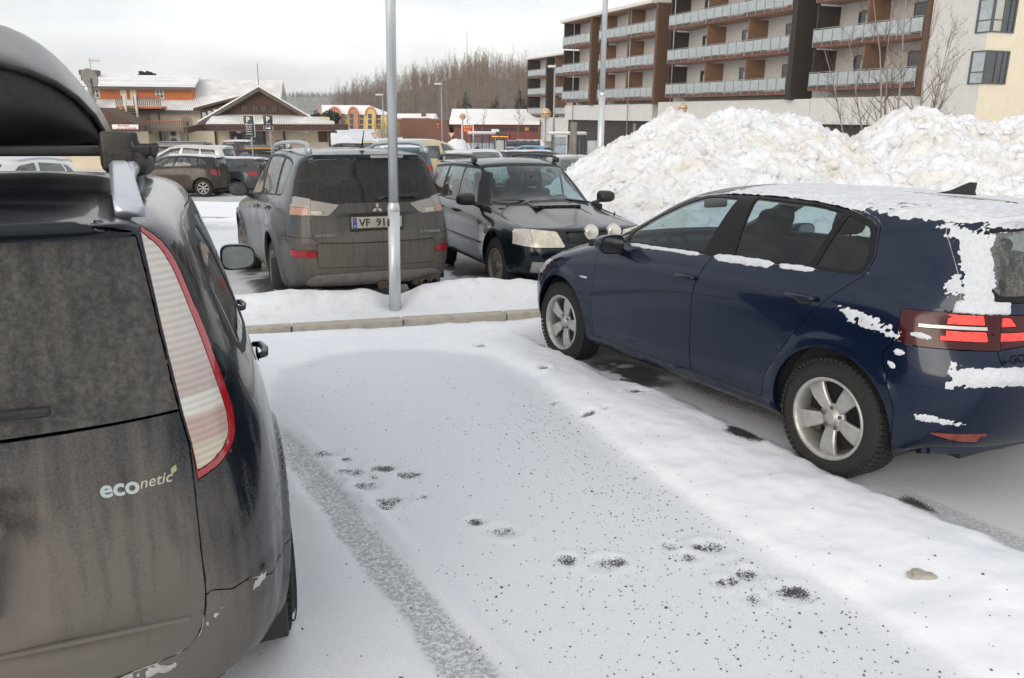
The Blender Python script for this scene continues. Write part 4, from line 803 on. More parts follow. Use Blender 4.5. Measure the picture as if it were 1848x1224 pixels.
def build_ford():
    root=car_root('people_carrier','dirt-covered dark people carrier carrying a roof box, tall clear tail lights, filling the left edge','car',-1.660,2.268,R(23.0))
    pm=paint('navy_paint',(.005,.008,.014),(.135,.121,.108),lo=-.42,hi=.42,z0=.45,z1=1.30,metal=.3,rough=.22,grain=.5,streak=1.5,rear=(-.70,-.86,.85),drough=.8)
    p=dict(hw=.872,wb=2.64,xf=3.52,xl=3.40,zl=.80,xm=3.0,zm=1.0,xc=2.62,zc=1.10,xt=1.78,zt=1.51,xpk=.9,zpk=1.62,zrr=1.585,xs=-.74,zs=1.535,xw=-.695,zw=1.49,xg=-.845,zg=1.07,xlamp=-.885,zlamp=.85,xr=-.93,zr=.5,
      belt=(1.055,1.075,1.09,1.10,1.11),yb=.835,yt=.70,yr=.60,ybr=.735,ytr=.62,zs2=.48,zs3=.70,xD=-.40,dxr=(.02,.07,.24),ycr=.79,xB=1.15,xC=.4)
    F=rounded([(1.95,1.07),(1.12,1.10),(1.08,1.46),(1.4,1.44),(1.75,1.24)],[.03,.02,.02,.1,.06]); B=rounded([(1.02,1.105),(.25,1.115),(.12,1.20),(.16,1.475),(.98,1.48)],[.02,.05,.05,.03,.02]); Q=rounded([(.10,1.12),(-.35,1.135),(-.48,1.22),(-.36,1.42),(.06,1.465)],[.03,.06,.06,.08,.03])
    DLO=rounded([(2.15,1.05),(1.1,1.08),(.2,1.095),(-.38,1.115),(-.51,1.21),(-.38,1.445),(.06,1.50),(.7,1.515),(1.42,1.46),(1.8,1.25)],[.03,0,0,.06,.05,.08,.1,.1,.1,.1])
    FD=rounded([(2.15,.35),(2.2,.7),(2.16,1.05),(1.82,1.26),(1.43,1.475),(1.06,1.525),(1.07,1.1),(1.09,.35)],[.03,.1,.02,.1,.1,.02,.1,.03]); RD=rounded([(1.09,.35),(1.07,1.1),(1.06,1.525),(.10,1.515),(.08,1.15),(.3,.8),(.43,.55),(.45,.35)],[.03,.1,.02,.02,.1,.1,.05,.03])
    HT=rounded([(0,1.545),(.45,1.535),(.535,1.51),(.565,1.30),(.595,1.08),(.612,.99),(.617,.60),(.58,.505),(.38,.49),(0,.48)],[0,.05,.02,.05,.05,.05,.06,.07,.05,0])
    LP=rounded([(.545,1.525),(.59,1.485),(.62,1.43),(.645,1.35),(.675,1.25),(.705,1.13),(.728,1.03),(.728,.97),(.71,.935),(.67,.91),(.621,.90),(.615,.99),(.60,1.08),(.57,1.30)],[.0,.03,.05,.05,.05,.05,.03,.03,.03,.03,0,0,.05,.05])
    LI=rounded([(.546,1.510),(.585,1.468),(.608,1.42),(.63,1.35),(.658,1.25),(.688,1.13),(.709,1.03),(.709,.98),(.694,.953),(.664,.932),(.624,.922),(.617,.99),(.602,1.08),(.572,1.30)],[.0,.03,.05,.05,.05,.05,.03,.03,.03,.03,0,0,.05,.05])
    ex=lambda c:c.x<-.45
    cuts=[('hatch',REAR,HT,None,ex),('glass',REAR,[(0,1.082),(.7,1.082),(.7,1.6),(0,1.6)],['hatch'],ex),('spoiler',REAR,[(0,1.515),(.7,1.50),(.7,1.7),(0,1.7)],['hatch','glass'],ex),('lampr',REAR,LP,['body'],ex),('lamp',REAR,LI,['lampr'],ex),
      ('bumper',REAR,[(0,.62),(.612,.62),(.63,.625),(.80,.545),(1.,.5),(1.,.1),(0,.1)],['body'],lambda c:c.x<-.4),('bumper',SIDE,[(-.38,.5),(-.62,.54),(-.75,.60),(-1.1,.62),(-1.1,.1),(-.36,.1)],['body'],lambda c:c.x<-.3),
      ('fdoor',SIDE,FD),('rdoor',SIDE,RD),('dlo',SIDE,DLO),('wf',SIDE,F,['dlo']),('wr',SIDE,B,['dlo']),('wq',SIDE,Q,['dlo']),
      ('windscreen',FRONT,rounded([(0,1.14),(.5,1.13),(.60,1.15),(.54,1.40),(.50,1.48),(0,1.52)],[0,.05,.05,.1,.06,0]),['body'],lambda c:c.x>1.3)]
    wg=glass('ford_rear_glass',(.03,.035,.04),.74,(.080,.075,.070)); sg=glass('ford_side_glass',(.10,.12,.13),.2,(.10,.10,.10),1.6)
    LENS=lens_mat(); LRED=mat('long_lens_red',(.33,.012,.016),.12,coat=1)
    pieces=[('body_shell',['body'],pm,'sym',dict(gap=.001,lip=.03)),('bumper',['bumper'],pm,'sym',dict(lip=.03)),('tailgate',['hatch'],pm,'sym',dict(gap=.0035,lip=.03,key='hatch')),('spoiler',['spoiler'],pm,'sym',dict(gap=.002,inset=-.012,lip=.03)),('rear_window',['glass'],wg,'sym',dict(parent='hatch',gap=.003,lip=.02)),
      ('tail_light',['lampr'],LRED,'both',dict(gap=.002,lip=.02,key='tl')),('lens',['lamp'],LENS,'both',dict(parent='tl',gap=.0005,lip=.01,inset=.001)),
      ('windscreen',['windscreen'],GLASS,'sym',dict(gap=0,inset=.003,lip=0)),('door',['fdoor'],pm,'both',dict(key='fd',lip=.03)),('door',['rdoor'],pm,'both',dict(key='rd',lip=.03)),('window_frame',['dlo'],SEAL,'both',dict(gap=0,lip=.02,inset=.001)),
      ('window',['wf'],sg,'both',dict(parent='fd',gap=0,lip=0,inset=.003)),('window',['wr'],sg,'both',dict(parent='rd',gap=0,lip=0,inset=.003)),('quarter_window',['wq'],sg,'both',dict(gap=0,lip=0,inset=.003))]
    def tw(bm):
        for v in bm.verts:
            c=v.co
            if c.x<-.6:
                g=float(sstep(.31,.22,c.y)*sstep(.99,.93,c.z)*sstep(.62,.70,c.z)); v.co.x+=.035*g      # plate recess
                if c.z<.66: v.co.x-=.025*float(sstep(.62,.57,c.z)*sstep(.2,.4,c.z))
    o=make_body(root,p,cuts,pieces,level=4,arch=(.345,.38),crease=[(3,4,11,.3),(6,3,12,.3),(9,11,14,.8)],flare=.02,tweak=tw)
    add_wheels(root,2.64,1.57,.325,.205,.21,'seven',DALLOY,hero=True); wells(root,2.64,.385,.345,.80); cabin(root,2.62,1.1,-.6); seats(root,[1.3],.58,.6,.5); seats(root,[],rear=.35,z=.58)
    for s in (1,-1):
        mirror_part(root,Matrix(((0,-1,0,1.95),(s,0,0,s*.945),(0,0,1,1.09),(0,0,0,1))),pm,.19,.145,.13)
        handle_part(o[('fd',s)],1.32,.880,.935,s,pm,.2); handle_part(o[('rd',s)],.38,.880,.935,s,pm,.2)
        rail(root,[(-.42,s*.515,1.585),(-.34,s*.515,1.625),(-.2,s*.515,1.64),(.3,s*.52,1.645),(1.2,s*.52,1.635),(1.5,s*.51,1.59)],[],mat('rail_silver2',(.50,.53,.58),.3,.7),(.024,))
        f=MB(); n=9; vs=[];fs=[]
        for i in range(n):   # cast foot at the tail end of the rail
            t=i/(n-1); x=-.56+.36*t**1.3; z=1.555+.085*math.sin(t*math.pi/2); w_=.034-.008*t; h=.014+.018*t
            for (a,b) in ((-w_,-h),(-w_,h*.7),(-w_*.6,h),(w_*.6,h),(w_,h*.7),(w_,-h)): vs.append((x,s*(.495+.03*(1-t))+a,z+b))
        for i in range(n-1): fs+= [(i*6+k,i*6+(k+1)%6,(i+1)*6+(k+1)%6,(i+1)*6+k) for k in range(6)]
        f.add(vs,fs+[tuple(range(6)),tuple((n-1)*6+k for k in range(5,-1,-1))],0,True); f.build('rail_foot',mat('rail_silver2',(.50,.53,.58),.3,.7),root)
        a=MB(); a.rbox((-.36,s*.795,.22),(.02,.12,.16),.008); a.build('mud_flap',BLACK,root)
    Mr=lambda x,y,z,t=0: Matrix.Translation((x,y,z))@Matrix(((0,0,-1,0),(-1,0,0,0),(0,1,0,0),(0,0,0,1)))@Matrix.Rotation(R(t),4,'X')
    put_text('badge','eco',.056,Mr(-.897,-.415,.945,-6)@Matrix.Rotation(R(0),4,'Z'),mat('badge_pale',(.42,.50,.48),.3,.5),o['hatch'],.003,bold=.0015)
    put_text('badge','netic',.036,Mr(-.895,-.496,.952,-6)@Matrix.Rotation(R(6),4,'Z'),mat('badge_warm',(.50,.46,.38),.3,.5),o['hatch'],.003,shear=.35)
    lf=MB(); lf.prism([(0,0),(.012,.008),(.012,.022),(0,.014)],-.002,.002,'X',0,Matrix.Translation((-.894,-.566,.976))@Matrix.Scale(-1,4,(0,1,0))); lf.build('badge_leaf',mat('leaf_green',(.25,.32,.16),.4),o['hatch'])
    # grab handle with plate lamps, number plate frame, wiper
    h=MB(); h.rbox((-.905,.03,.905),(.06,.52,.055),.026,0,None,4); h.build('tailgate_handle',pm,o['hatch'])
    plate(o['hatch'],Mr(-.900,.095,.78),'')
    wp=MB(); wp.tube([(-.855,.02,1.12),(-.862,-.10,1.15),(-.855,-.335,1.15)],[.016,.013,.010],8); wp.rbox((-.856,-.17,1.148),(.02,.33,.022),.006); wp.build('wiper',BLACK,o['hatch'])
    ln=MB(); ln.rbox((-.925,0,.615),(.018,1.16,.012),.005); ln.build('tailgate_trim',pm,o['hatch'])
    bm,lay,ids=o['_bm'],o['_lay'],o['_ids']
    def ledge(x,y,z,n):
        k=fbm(y,z,30,3,61)-.5; k2=fbm(y*1.3,z,90,2,62)-.5
        t=.010*(1-((z-(.475+.10*sstep(.50,.66,y)))/.030)**2)*sstep(-.05,.12,y)+.016*k+.008*k2-.006-.006*sstep(.42,.56,y); return np.where((x<-.6)&(y>.05)&(y<.78),t,-.05)
    so=snow_shell(bm,lay,{ids['bumper'],ids['body']},ledge,'bumper_snow',root,mat('grimy_snow',(.42,.41,.40),.85,nscale=40,namt=.3,bump=.5,bscale=200),1,mirror=False,clip=-.006); so.scale=(1,-1,1)
    return root,o
def build_roofbox(ford):
    X=ford.matrix_world.copy() if False else (Matrix.Translation(ford.location)@ford.rotation_euler.to_matrix().to_4x4())
    root=thing('roof_box','glossy black roof box with tapering nose on the dirty people carrier','roof box',X@Vector((.92,0,1.695)),ford.rotation_euler.to_matrix())
    BX=mat('box_lid',(.014,.016,.020),.32,coat=.15,spec=.35,nscale=9,namt=.4); BS=mat('box_shell',(.024,.023,.023),.62,nscale=30,namt=.4,bump=.2,bscale=300)
    xs=[-.98,-.97,-.94,-.89,-.82,-.72,-.60,-.45,-.25,0,.4,.8,1.1,1.3,1.42,1.48]
    def sec(x):
        t=(x+.98)/2.46; wr=max(.05,(1-max(0,(.72-(x+.98))/.72)**2.0)**.5); wf=(1-max(0,(x-.3)/1.2)**2.2)
        return .41*wr*max(.12,wf),wr,wf
    RZ=lambda x:.045+.205*float(sstep(-.10,-.98,x))+.02*float(sstep(.6,1.4,x))
    def shell(lid):
        vs=[];n=25
        for x in xs:
            w_,wr,wf=sec(x); zs=RZ(x); top=zs+.035+(.47-.045-.035)*float(sstep(-1.05,-.05,x))*(1-.6*max(0,(x+.1)/1.58)**1.6)
            for k in range(n):
                a=math.pi*k/(n-1); c,s_=math.cos(a),math.sin(a)
                if lid: y=w_*math.copysign(abs(c)**.95,c); z=zs+(max(top,zs+.02)-zs)*abs(s_)**1.35
                else:
                    e=abs(c)**.38; y=(w_-.012)*math.copysign(e,c)*(1-.26*float(sstep(.3,.9,s_))); z=zs-.004-(zs-.012-.05*(1-wr))*abs(s_)**.6
                vs.append((x,y,z))
        m=MB(); m.add(vs,[(i*n+k,i*n+k+1,(i+1)*n+k+1,(i+1)*n+k) for i in range(len(xs)-1) for k in range(n-1)],0,True)
        m.add([vs[k] for k in range(n)],[tuple(range(n))]); m.add([vs[(len(xs)-1)*n+k] for k in range(n)],[tuple(range(n-1,-1,-1))]); return m
    shell(True).build('box_lid',BX,root); shell(False).build('box_base',BS,root)
    rim=MB(); 
    for s in (1,-1): rim.tube([(x,s*(sec(x)[0]+.003),RZ(x)) for x in xs],.011,8)
    w0=sec(-.98)[0]; rim.tube([(-.985,-w0,RZ(-.98)),(-.985,w0,RZ(-.98))],.011,8); rim.build('box_rim',BS,root)
    # cross bars with clamps
    for x,z in ((.12,1.695),(.86,1.70)):
        b=thing('roof_bar','black roof bar clamped across the people carrier roof, '+('the rear one with the worn clamp' if x<.5 else 'the front one further from the camera'),'roof bar',X@Vector((x,0,z)),ford.rotation_euler.to_matrix())
        m=MB(); m.rbox((0,0,0),(.042,1.16,.032),.008); m.build('bar',mat('bar_black',(.022,.021,.020),.5,nscale=30,namt=.4),b)
        for s in (1,-1):
            e=MB(); e.rbox((0,s*.585,0),(.05,.02,.038),.006); e.build('end_cap',BLACK,b)
            c=MB(); M=Matrix.Translation((-.02,s*.48,-.005)); c.rbox((0,0,-.01),(.11,.10,.11),.03,0,M,3); c.rbox((.05,-s*-.04,-.035),(.16,.09,.08),.035,0,M@Matrix.Rotation(R(12*s),4,'Z'),3); c.rbox((-.045,0,.005),(.03,.088,.12),.01,0,M)
            c.build('bar_clamp',mat('clamp_worn',(.028,.024,.020),.5,nscale=14,namt=.7,bump=.3,bscale=60),b)
    return root
# ================================================================== ground and snow
CK=math.cos(R(17.4)); SK=math.sin(R(17.4)); K0=(-1.0,7.14)          # kerb line direction and a point on it
def kst(x,y): return (np.asarray(x)-K0[0])*CK+(np.asarray(y)-K0[1])*SK, -(np.asarray(x)-K0[0])*SK+(np.asarray(y)-K0[1])*CK
def kxy(s,t): return K0[0]+s*CK-t*SK, K0[1]+s*SK+t*CK
def carframe(x,y,gx,gy,yaw):
    fx,fy=-math.sin(yaw),math.cos(yaw); dx,dy=np.asarray(x)-gx,np.asarray(y)-gy
    return dx*fx+dy*fy, dx*-fy+dy*fx      # forward, left
def segdist(x,y,pts):
    d=np.full(np.shape(x),1e9); acc=np.zeros(np.shape(x)); L=0
    for (ax,ay),(bx,by) in zip(pts[:-1],pts[1:]):
        vx,vy=bx-ax,by-ay; l2=vx*vx+vy*vy; t=np.clip(((x-ax)*vx+(y-ay)*vy)/l2,0,1); q=np.hypot(x-ax-t*vx,y-ay-t*vy)
        m=q<d; d=np.where(m,q,d); acc=np.where(m,L+t*math.sqrt(l2),acc); L+=math.sqrt(l2)
    return d,acc
def inpoly(x,y,poly):
    c=np.zeros(np.shape(x),bool); n=len(poly)
    for i in range(n):
        (xi,yi),(xj,yj)=poly[i],poly[i-1]
        c^=((yi>y)!=(yj>y))&(x<(xj-xi)*(y-yi)/(yj-yi+1e-12)+xi)
    return c
def sdpoly(x,y,poly):
    d,_=segdist(x,y,poly+[poly[0]]); return np.where(inpoly(x,y,poly),-d,d)
SLOT=[(-1.52,4.55),(-1.62,5.2),(-1.72,5.75),(-1.45,6.2),(-1.1,6.36),(-.70,6.38),(-.22,6.18),(.10,5.6),(.32,5.0),(.50,4.4),(.72,3.75),(.95,3.2),(1.20,2.72),(1.42,2.3),(1.9,1.2),(2.2,0.),(.6,0.6),(.25,1.5),(-.05,2.28),(-.30,2.72),(-.63,3.22),(-1.0,3.78),(-1.31,4.33)]
TRACK=[(-1.62,4.82),(-1.29,4.27),(-.17,2.31),(.7,.8)]
FEET=[(-1.05,4.158,0.068),(-0.917,4.096,0.03),(-0.849,3.909,0.076),(-0.684,3.969,0.065),(-0.751,3.737,0.062),(-0.545,3.884,0.058),(-0.732,3.839,0.023),(-0.599,3.567,0.081),(-0.614,3.495,0.037),(-0.437,3.612,0.024),(-0.166,3.352,0.041),(-0.036,3.258,0.06),(0.237,3.0,0.042),(0.389,2.975,0.055),(0.456,2.993,0.032),(0.697,3.135,0.034),(0.826,3.122,0.034),(0.886,3.122,0.053),(0.757,3.032,0.035),(0.969,2.898,0.045),(0.85,2.827,0.031),(0.896,2.836,0.018),(0.947,2.711,0.038),(1.111,2.758,0.06),(0.283,5.061,0.044),(0.496,4.77,0.042),(0.605,4.803,0.025),(0.866,5.199,0.061),(0.807,5.103,0.037),(0.247,5.746,0.042),(-0.258,6.433,0.046)]
def near_fields(x,y):
    """snow height over the asphalt, and masks: cover (0 bare .. 1 deep snow), asphalt showing through, tread"""
    s,t=kst(x,y); n1=fbm(x,y,1.1,4,1); n2=fbm(x,y,6,4,2); n3=fbm(x,y,22,3,3)
    sd=sdpoly(x,y,SLOT)+.10*(n1-.5)+.03*(n2-.5)
    deep=sstep(-.05,.16,sd)
    gf,gl=carframe(x,y,2.432,4.37,R(29))
    # berm between the slot and the hatchback, lumpy
    h=.010+.012*(n2-.5)*(.2+.8*deep)+deep*(.045+.05*(n1-.4)+.018*(n2-.5)+.005*(n3-.5))
    # ridge line along the car's left side
    h+=deep*.03*np.exp(-((gl-1.22)/.25)**2)*sstep(-3.5,-2.,gf)*sstep(4.2,2.6,gf)
    # under and behind the hatchback: driven surface
    und=sstep(.90,.74,gl+.20*(n1-.5)+.10*(n2-.5))*sstep(-1.15,-.95,gl)*sstep(3.6,3.3,gf)*sstep(-8,-7,gf)
    wet=und*sstep(-.75,-.2,gf+.5*(n1-.5)); 
    h=h*(1-und)+und*.008
    # the people carrier's slot
    ff,fl=carframe(x,y,-1.707,2.444,R(23)); u2=sstep(1.1,.9,np.abs(fl)+.1*(n1-.5))*sstep(3.8,3.4,ff)
    h=h*(1-u2)+u2*.01
    cover=np.clip(.42+.58*deep,0,1); cover=cover*(1-und)+und*(.44+.25*(n1-.4))
    cover=cover*(1-u2)+u2*.45; lft=sstep(0.,.12,-(x-np.interp(y,[2.29,2.75,3.34,3.96,4.28,4.75],[-.06,-.30,-.66,-1.07,-1.29,-1.6])))*sstep(3.9,3.2,y); cover=cover*(1-lft)+lft*(.50+.35*(n1-.45)); h=h*(1-lft*.7)+lft*.7*.014
    # ploughed rim against the kerb
    h+=.045*np.exp(-((t+.12)/.16)**2)*sstep(.2,.6,fbm(x,y,1.6,3,7)); 
    # tyre track
    d,a=segdist(x,y,TRACK); tr=sstep(.095,.072,d+.040*(n2-.5))*sstep(.15,.5,a)*(1-u2); 
    rut=tr*(.35+.65*fbm(x,y,40,2,9)); h-=tr*.006; h+=.012*np.exp(-((d-.15)/.03)**2)*sstep(.2,.6,a)*(1-deep)
    # tracks leaving the hatchback's rear wheels
    tread=tr
    for l0 in (.78,-.78):
        q=sstep(.13,.09,np.abs(gl-l0))*sstep(-.2,-.5,gf)*sstep(-4,-3,gf); tread=np.maximum(tread,.75*q)
    asph=np.zeros_like(h)
    for (a0,l0,ra,rl,k_) in ((2.05,.62,.55,.30,1.),(.55,.92,.22,.12,.9),(-.42,.80,.26,.10,.9),(-.75,.86,.10,.06,.8),(1.2,.30,1.4,.35,.6),(2.2,-.7,.6,.3,.8),(-.3,-.75,.4,.2,.8)):
        asph=np.maximum(asph,k_*np.exp(-(((gf-a0)/ra)**2+((gl-l0)/rl)**2)**1.5)*sstep(.30,.60,n1*.4+n2*.6+.06))
    nf=fbm(x,y,38,3,15); nf2=fbm(x,y,14,3,16)
    for i,(fx,fy,ln) in enumerate(FEET):
        an=.35*math.sin(i*2.1)+.15; c,s_=math.cos(an),math.sin(an); u=(x-fx)*c+(y-fy)*s_; v=-(x-fx)*s_+(y-fy)*c; q=(u/(ln*1.35))**2+(v/(ln*.75+.022))**2
        m=np.exp(-(q*(1+1.6*(nf2-.5)))**2)*(.8+.2*math.sin(i*1.7)**2); asph=np.maximum(asph,m*(.52+.42*nf)); h-=m*.007*(1+2*deep); h+=.007*np.exp(-((np.sqrt(q)-1.35)/.22)**2)
    return h,cover,asph,tread,und*(1-wet)
def far_fields(x,y):
    s,t=kst(x,y); n1=fbm(x,y,.5,4,4); n2=fbm(x,y,2.5,4,5)
    h=.01+.02*(n2-.5); cover=.36+.5*(n1-.45)
    of,ol=carframe(x,y,-1.795,8.95,R(25.4)); u=sstep(1.25,.95,np.abs(ol)+.2*(n2-.5))*sstep(4.2,3.2,of)*sstep(-1.6,-1.,of)
    sf,sl=carframe(x,y,-.281,11.802,R(200.13)); u3=sstep(1.2,.9,np.abs(sl)+.2*(n2-.5))*sstep(4.2,3.4,sf)*sstep(-2,-1.2,sf)
    asph=np.maximum(u,u3)*.75*sstep(.35,.6,n2+.1)
    road=sstep(23.2,24.2,y+.12*x+.9)*sstep(31.5,30.,y)*sstep(2,-2,x); cover=cover*(1-road)+road*(.26+.15*(n1-.45))
    # deep snow in front of the far island, around it
    isl=sstep(16.4,16.9,y+.25*x+1.7-.0+.6*(n1-.5))*sstep(23.2,22.6,y+.12*x+.9)*sstep(-3.0,-5.0,x)
    cover=np.maximum(cover,isl); h=h+isl*(.10+.16*(n1-.3)+.08*(n2-.5))
    return h,cover,asph,np.zeros_like(h),np.zeros_like(h)
def axis(lo,hi,fine_lo,fine_hi,fine,mid_lo,mid_hi,mid,growth=1.25):
    a=list(np.arange(fine_lo,fine_hi+1e-9,fine)); b=a[-1]; st=fine
    while b<mid_hi: st=min(st*1.15,mid); b+=st; a.append(b)
    while b<hi: st*=growth; b+=st; a.append(min(b,hi)); 
    b=a[0]; st=fine; pre=[]
    while b>mid_lo: st=min(st*1.15,mid); b-=st; pre.append(b)
    while b>lo: st*=growth; b-=st; pre.append(max(b,lo))
    return np.array(pre[::-1]+a)
def grid_mesh(name,X,Y,Z,attrs,m,parent=None,mask=None):
    ny,nx=X.shape; me=bpy.data.meshes.new(name); co=np.stack([X,Y,Z],-1).reshape(-1,3)
    me.vertices.add(len(co)); me.vertices.foreach_set('co',co.astype(np.float32).ravel())
    i=np.arange(ny*nx).reshape(ny,nx); q=np.stack([i[:-1,:-1],i[:-1,1:],i[1:,1:],i[1:,:-1]],-1).reshape(-1,4)
    if mask is not None: q=q[mask.reshape(-1)]
    me.loops.add(q.size); me.loops.foreach_set('vertex_index',q.ravel().astype(np.int32)); me.polygons.add(len(q)); me.polygons.foreach_set('loop_start',np.arange(0,q.size,4,dtype=np.int32))
    me.update(calc_edges=True); me.validate(); me.polygons.foreach_set('use_smooth',np.ones(len(me.polygons),bool))
    for k,v in attrs.items():
        a=me.attributes.new(k,'FLOAT','POINT'); a.data.foreach_set('value',np.asarray(v,np.float32).ravel())
    return obj(name,me,parent,m)
def snow_ground_mat():
    m,n,l,b=newmat('snowy_ground')
    def at(nm): a=n.new('ShaderNodeAttribute'); a.attribute_name=nm; return a.outputs['Fac']
    t=n.new('ShaderNodeTexCoord')
    def nz(sc_,d=4,r=.6): q=n.new('ShaderNodeTexNoise'); q.inputs['Scale'].default_value=sc_; q.inputs['Detail'].default_value=d; q.inputs['Roughness'].default_value=r; l.new(t.outputs['Object'],q.inputs['Vector']); return q.outputs[0]
    def M(op,a,b_=0.,c=None):
        q=n.new('ShaderNodeMath'); q.operation=op
        for i,v in enumerate([a,b_]+([c] if c is not None else [])):
            if isinstance(v,(int,float)): q.inputs[i].default_value=v
            else: l.new(v,q.inputs[i])
        return q.outputs[0]
    def RG(v,a,b_,c=0.,d=1.): q=n.new('ShaderNodeMapRange'); q.interpolation_type='SMOOTHSTEP'; q.inputs[1].default_value=a; q.inputs[2].default_value=b_; q.inputs[3].default_value=c; q.inputs[4].default_value=d; l.new(v,q.inputs[0]); return q.outputs[0]
    def MX(f,a,b_):
        q=n.new('ShaderNodeMix'); q.data_type='RGBA'
        for i,v in ((0,f),(6,a),(7,b_)):
            if isinstance(v,tuple): q.inputs[i].default_value=(*v,1)
            elif isinstance(v,(int,float)): q.inputs[i].default_value=v
            else: l.new(v,q.inputs[i])
        return q.outputs[2]
    fine=nz(260,3); med=nz(34,5,.7); big=nz(2.2,4); tiny=nz(700,2)
    cover=at('cover')
    deepc=MX(RG(big,.35,.7),(.785,.81,.86),(.825,.84,.87))
    thin=MX(RG(M('ADD',M('MULTIPLY',fine,.6),M('MULTIPLY',tiny,.4)),.38,.62),(.57,.595,.635),(.73,.755,.80))
    bare=MX(RG(fine,.35,.65),(.30,.285,.265),(.48,.465,.445))
    asp=MX(RG(M('ADD',M('MULTIPLY',fine,.5),M('MULTIPLY',tiny,.5)),.42,.62),(.014,.014,.016),(.075,.073,.072))
    c=MX(RG(cover,.20,.42),bare,thin); c=MX(RG(M('ADD',cover,M('MULTIPLY',M('SUBTRACT',med,.5),.35)),.5,.85),c,deepc)
    c=MX(M('MULTIPLY',at('sand'),.30),c,(.36,.33,.30))
    tr=M('MULTIPLY',at('tread'),RG(M('ADD',M('MULTIPLY',fine,.6),M('MULTIPLY',nz(55,4,.7),.6)),.52,.66)); c=MX(M('MULTIPLY',tr,.64),c,(.11,.11,.115))
    aw=RG(M('ADD',at('asph'),M('MULTIPLY',M('SUBTRACT',nz(120,4,.7),.5),1.5)),.52,.68); c=MX(M('MULTIPLY',aw,RG(at('asph'),.10,.3)),c,asp)
    l.new(c,b.inputs['Base Color']); l.new(RG(at('asph'),.3,.8,.85,.35),b.inputs['Roughness']); b.inputs['Specular IOR Level'].default_value=.3
    bp=n.new('ShaderNodeBump'); bp.inputs['Strength'].default_value=.45; bp.inputs['Distance'].default_value=.006; l.new(M('ADD',M('MULTIPLY',fine,.5),med),bp.inputs['Height']); l.new(bp.outputs[0],b.inputs['Normal'])
    MATS['snowy_ground']=m; return m
def pile_mat(name='ploughed_snow',dirt=1.):
    m,n,l,b=newmat(name); t=n.new('ShaderNodeTexCoord')
    def nz(s,d=5,r=.62): q=n.new('ShaderNodeTexNoise'); q.inputs['Scale'].default_value=s; q.inputs['Detail'].default_value=d; q.inputs['Roughness'].default_value=r; l.new(t.outputs['Object'],q.inputs['Vector']); return q.outputs[0]
    def rg(v,a,c,lo=0.,hi=1.): q=n.new('ShaderNodeMapRange'); q.inputs[1].default_value=a; q.inputs[2].default_value=c; q.inputs[3].default_value=lo; q.inputs[4].default_value=hi; l.new(v,q.inputs[0]); return q.outputs[0]
    def mx(f,a,c):
        q=n.new('ShaderNodeMix'); q.data_type='RGBA'; l.new(f,q.inputs[0])
        for i,v in ((6,a),(7,c)):
            if isinstance(v,tuple): q.inputs[i].default_value=(*v,1)
            else: l.new(v,q.inputs[i])
        return q.outputs[2]
    c=mx(rg(nz(1.3),.44,.68,0,.8*dirt),(.76,.785,.825),(.68,.64,.58)); c=mx(rg(nz(3.7),.56,.74,0,.65*dirt),c,(.54,.46,.36)); c=mx(rg(nz(9,5,.7),.57,.70,0,.6*dirt),c,(.30,.27,.25))
    l.new(c,b.inputs['Base Color']); b.inputs['Roughness'].default_value=.85; b.inputs['Specular IOR Level'].default_value=.25
    bp=n.new('ShaderNodeBump'); bp.inputs['Strength'].default_value=.6; bp.inputs['Distance'].default_value=.03; l.new(nz(20,6,.7),bp.inputs['Height']); l.new(bp.outputs[0],b.inputs['Normal'])
    MATS[name]=m; return m
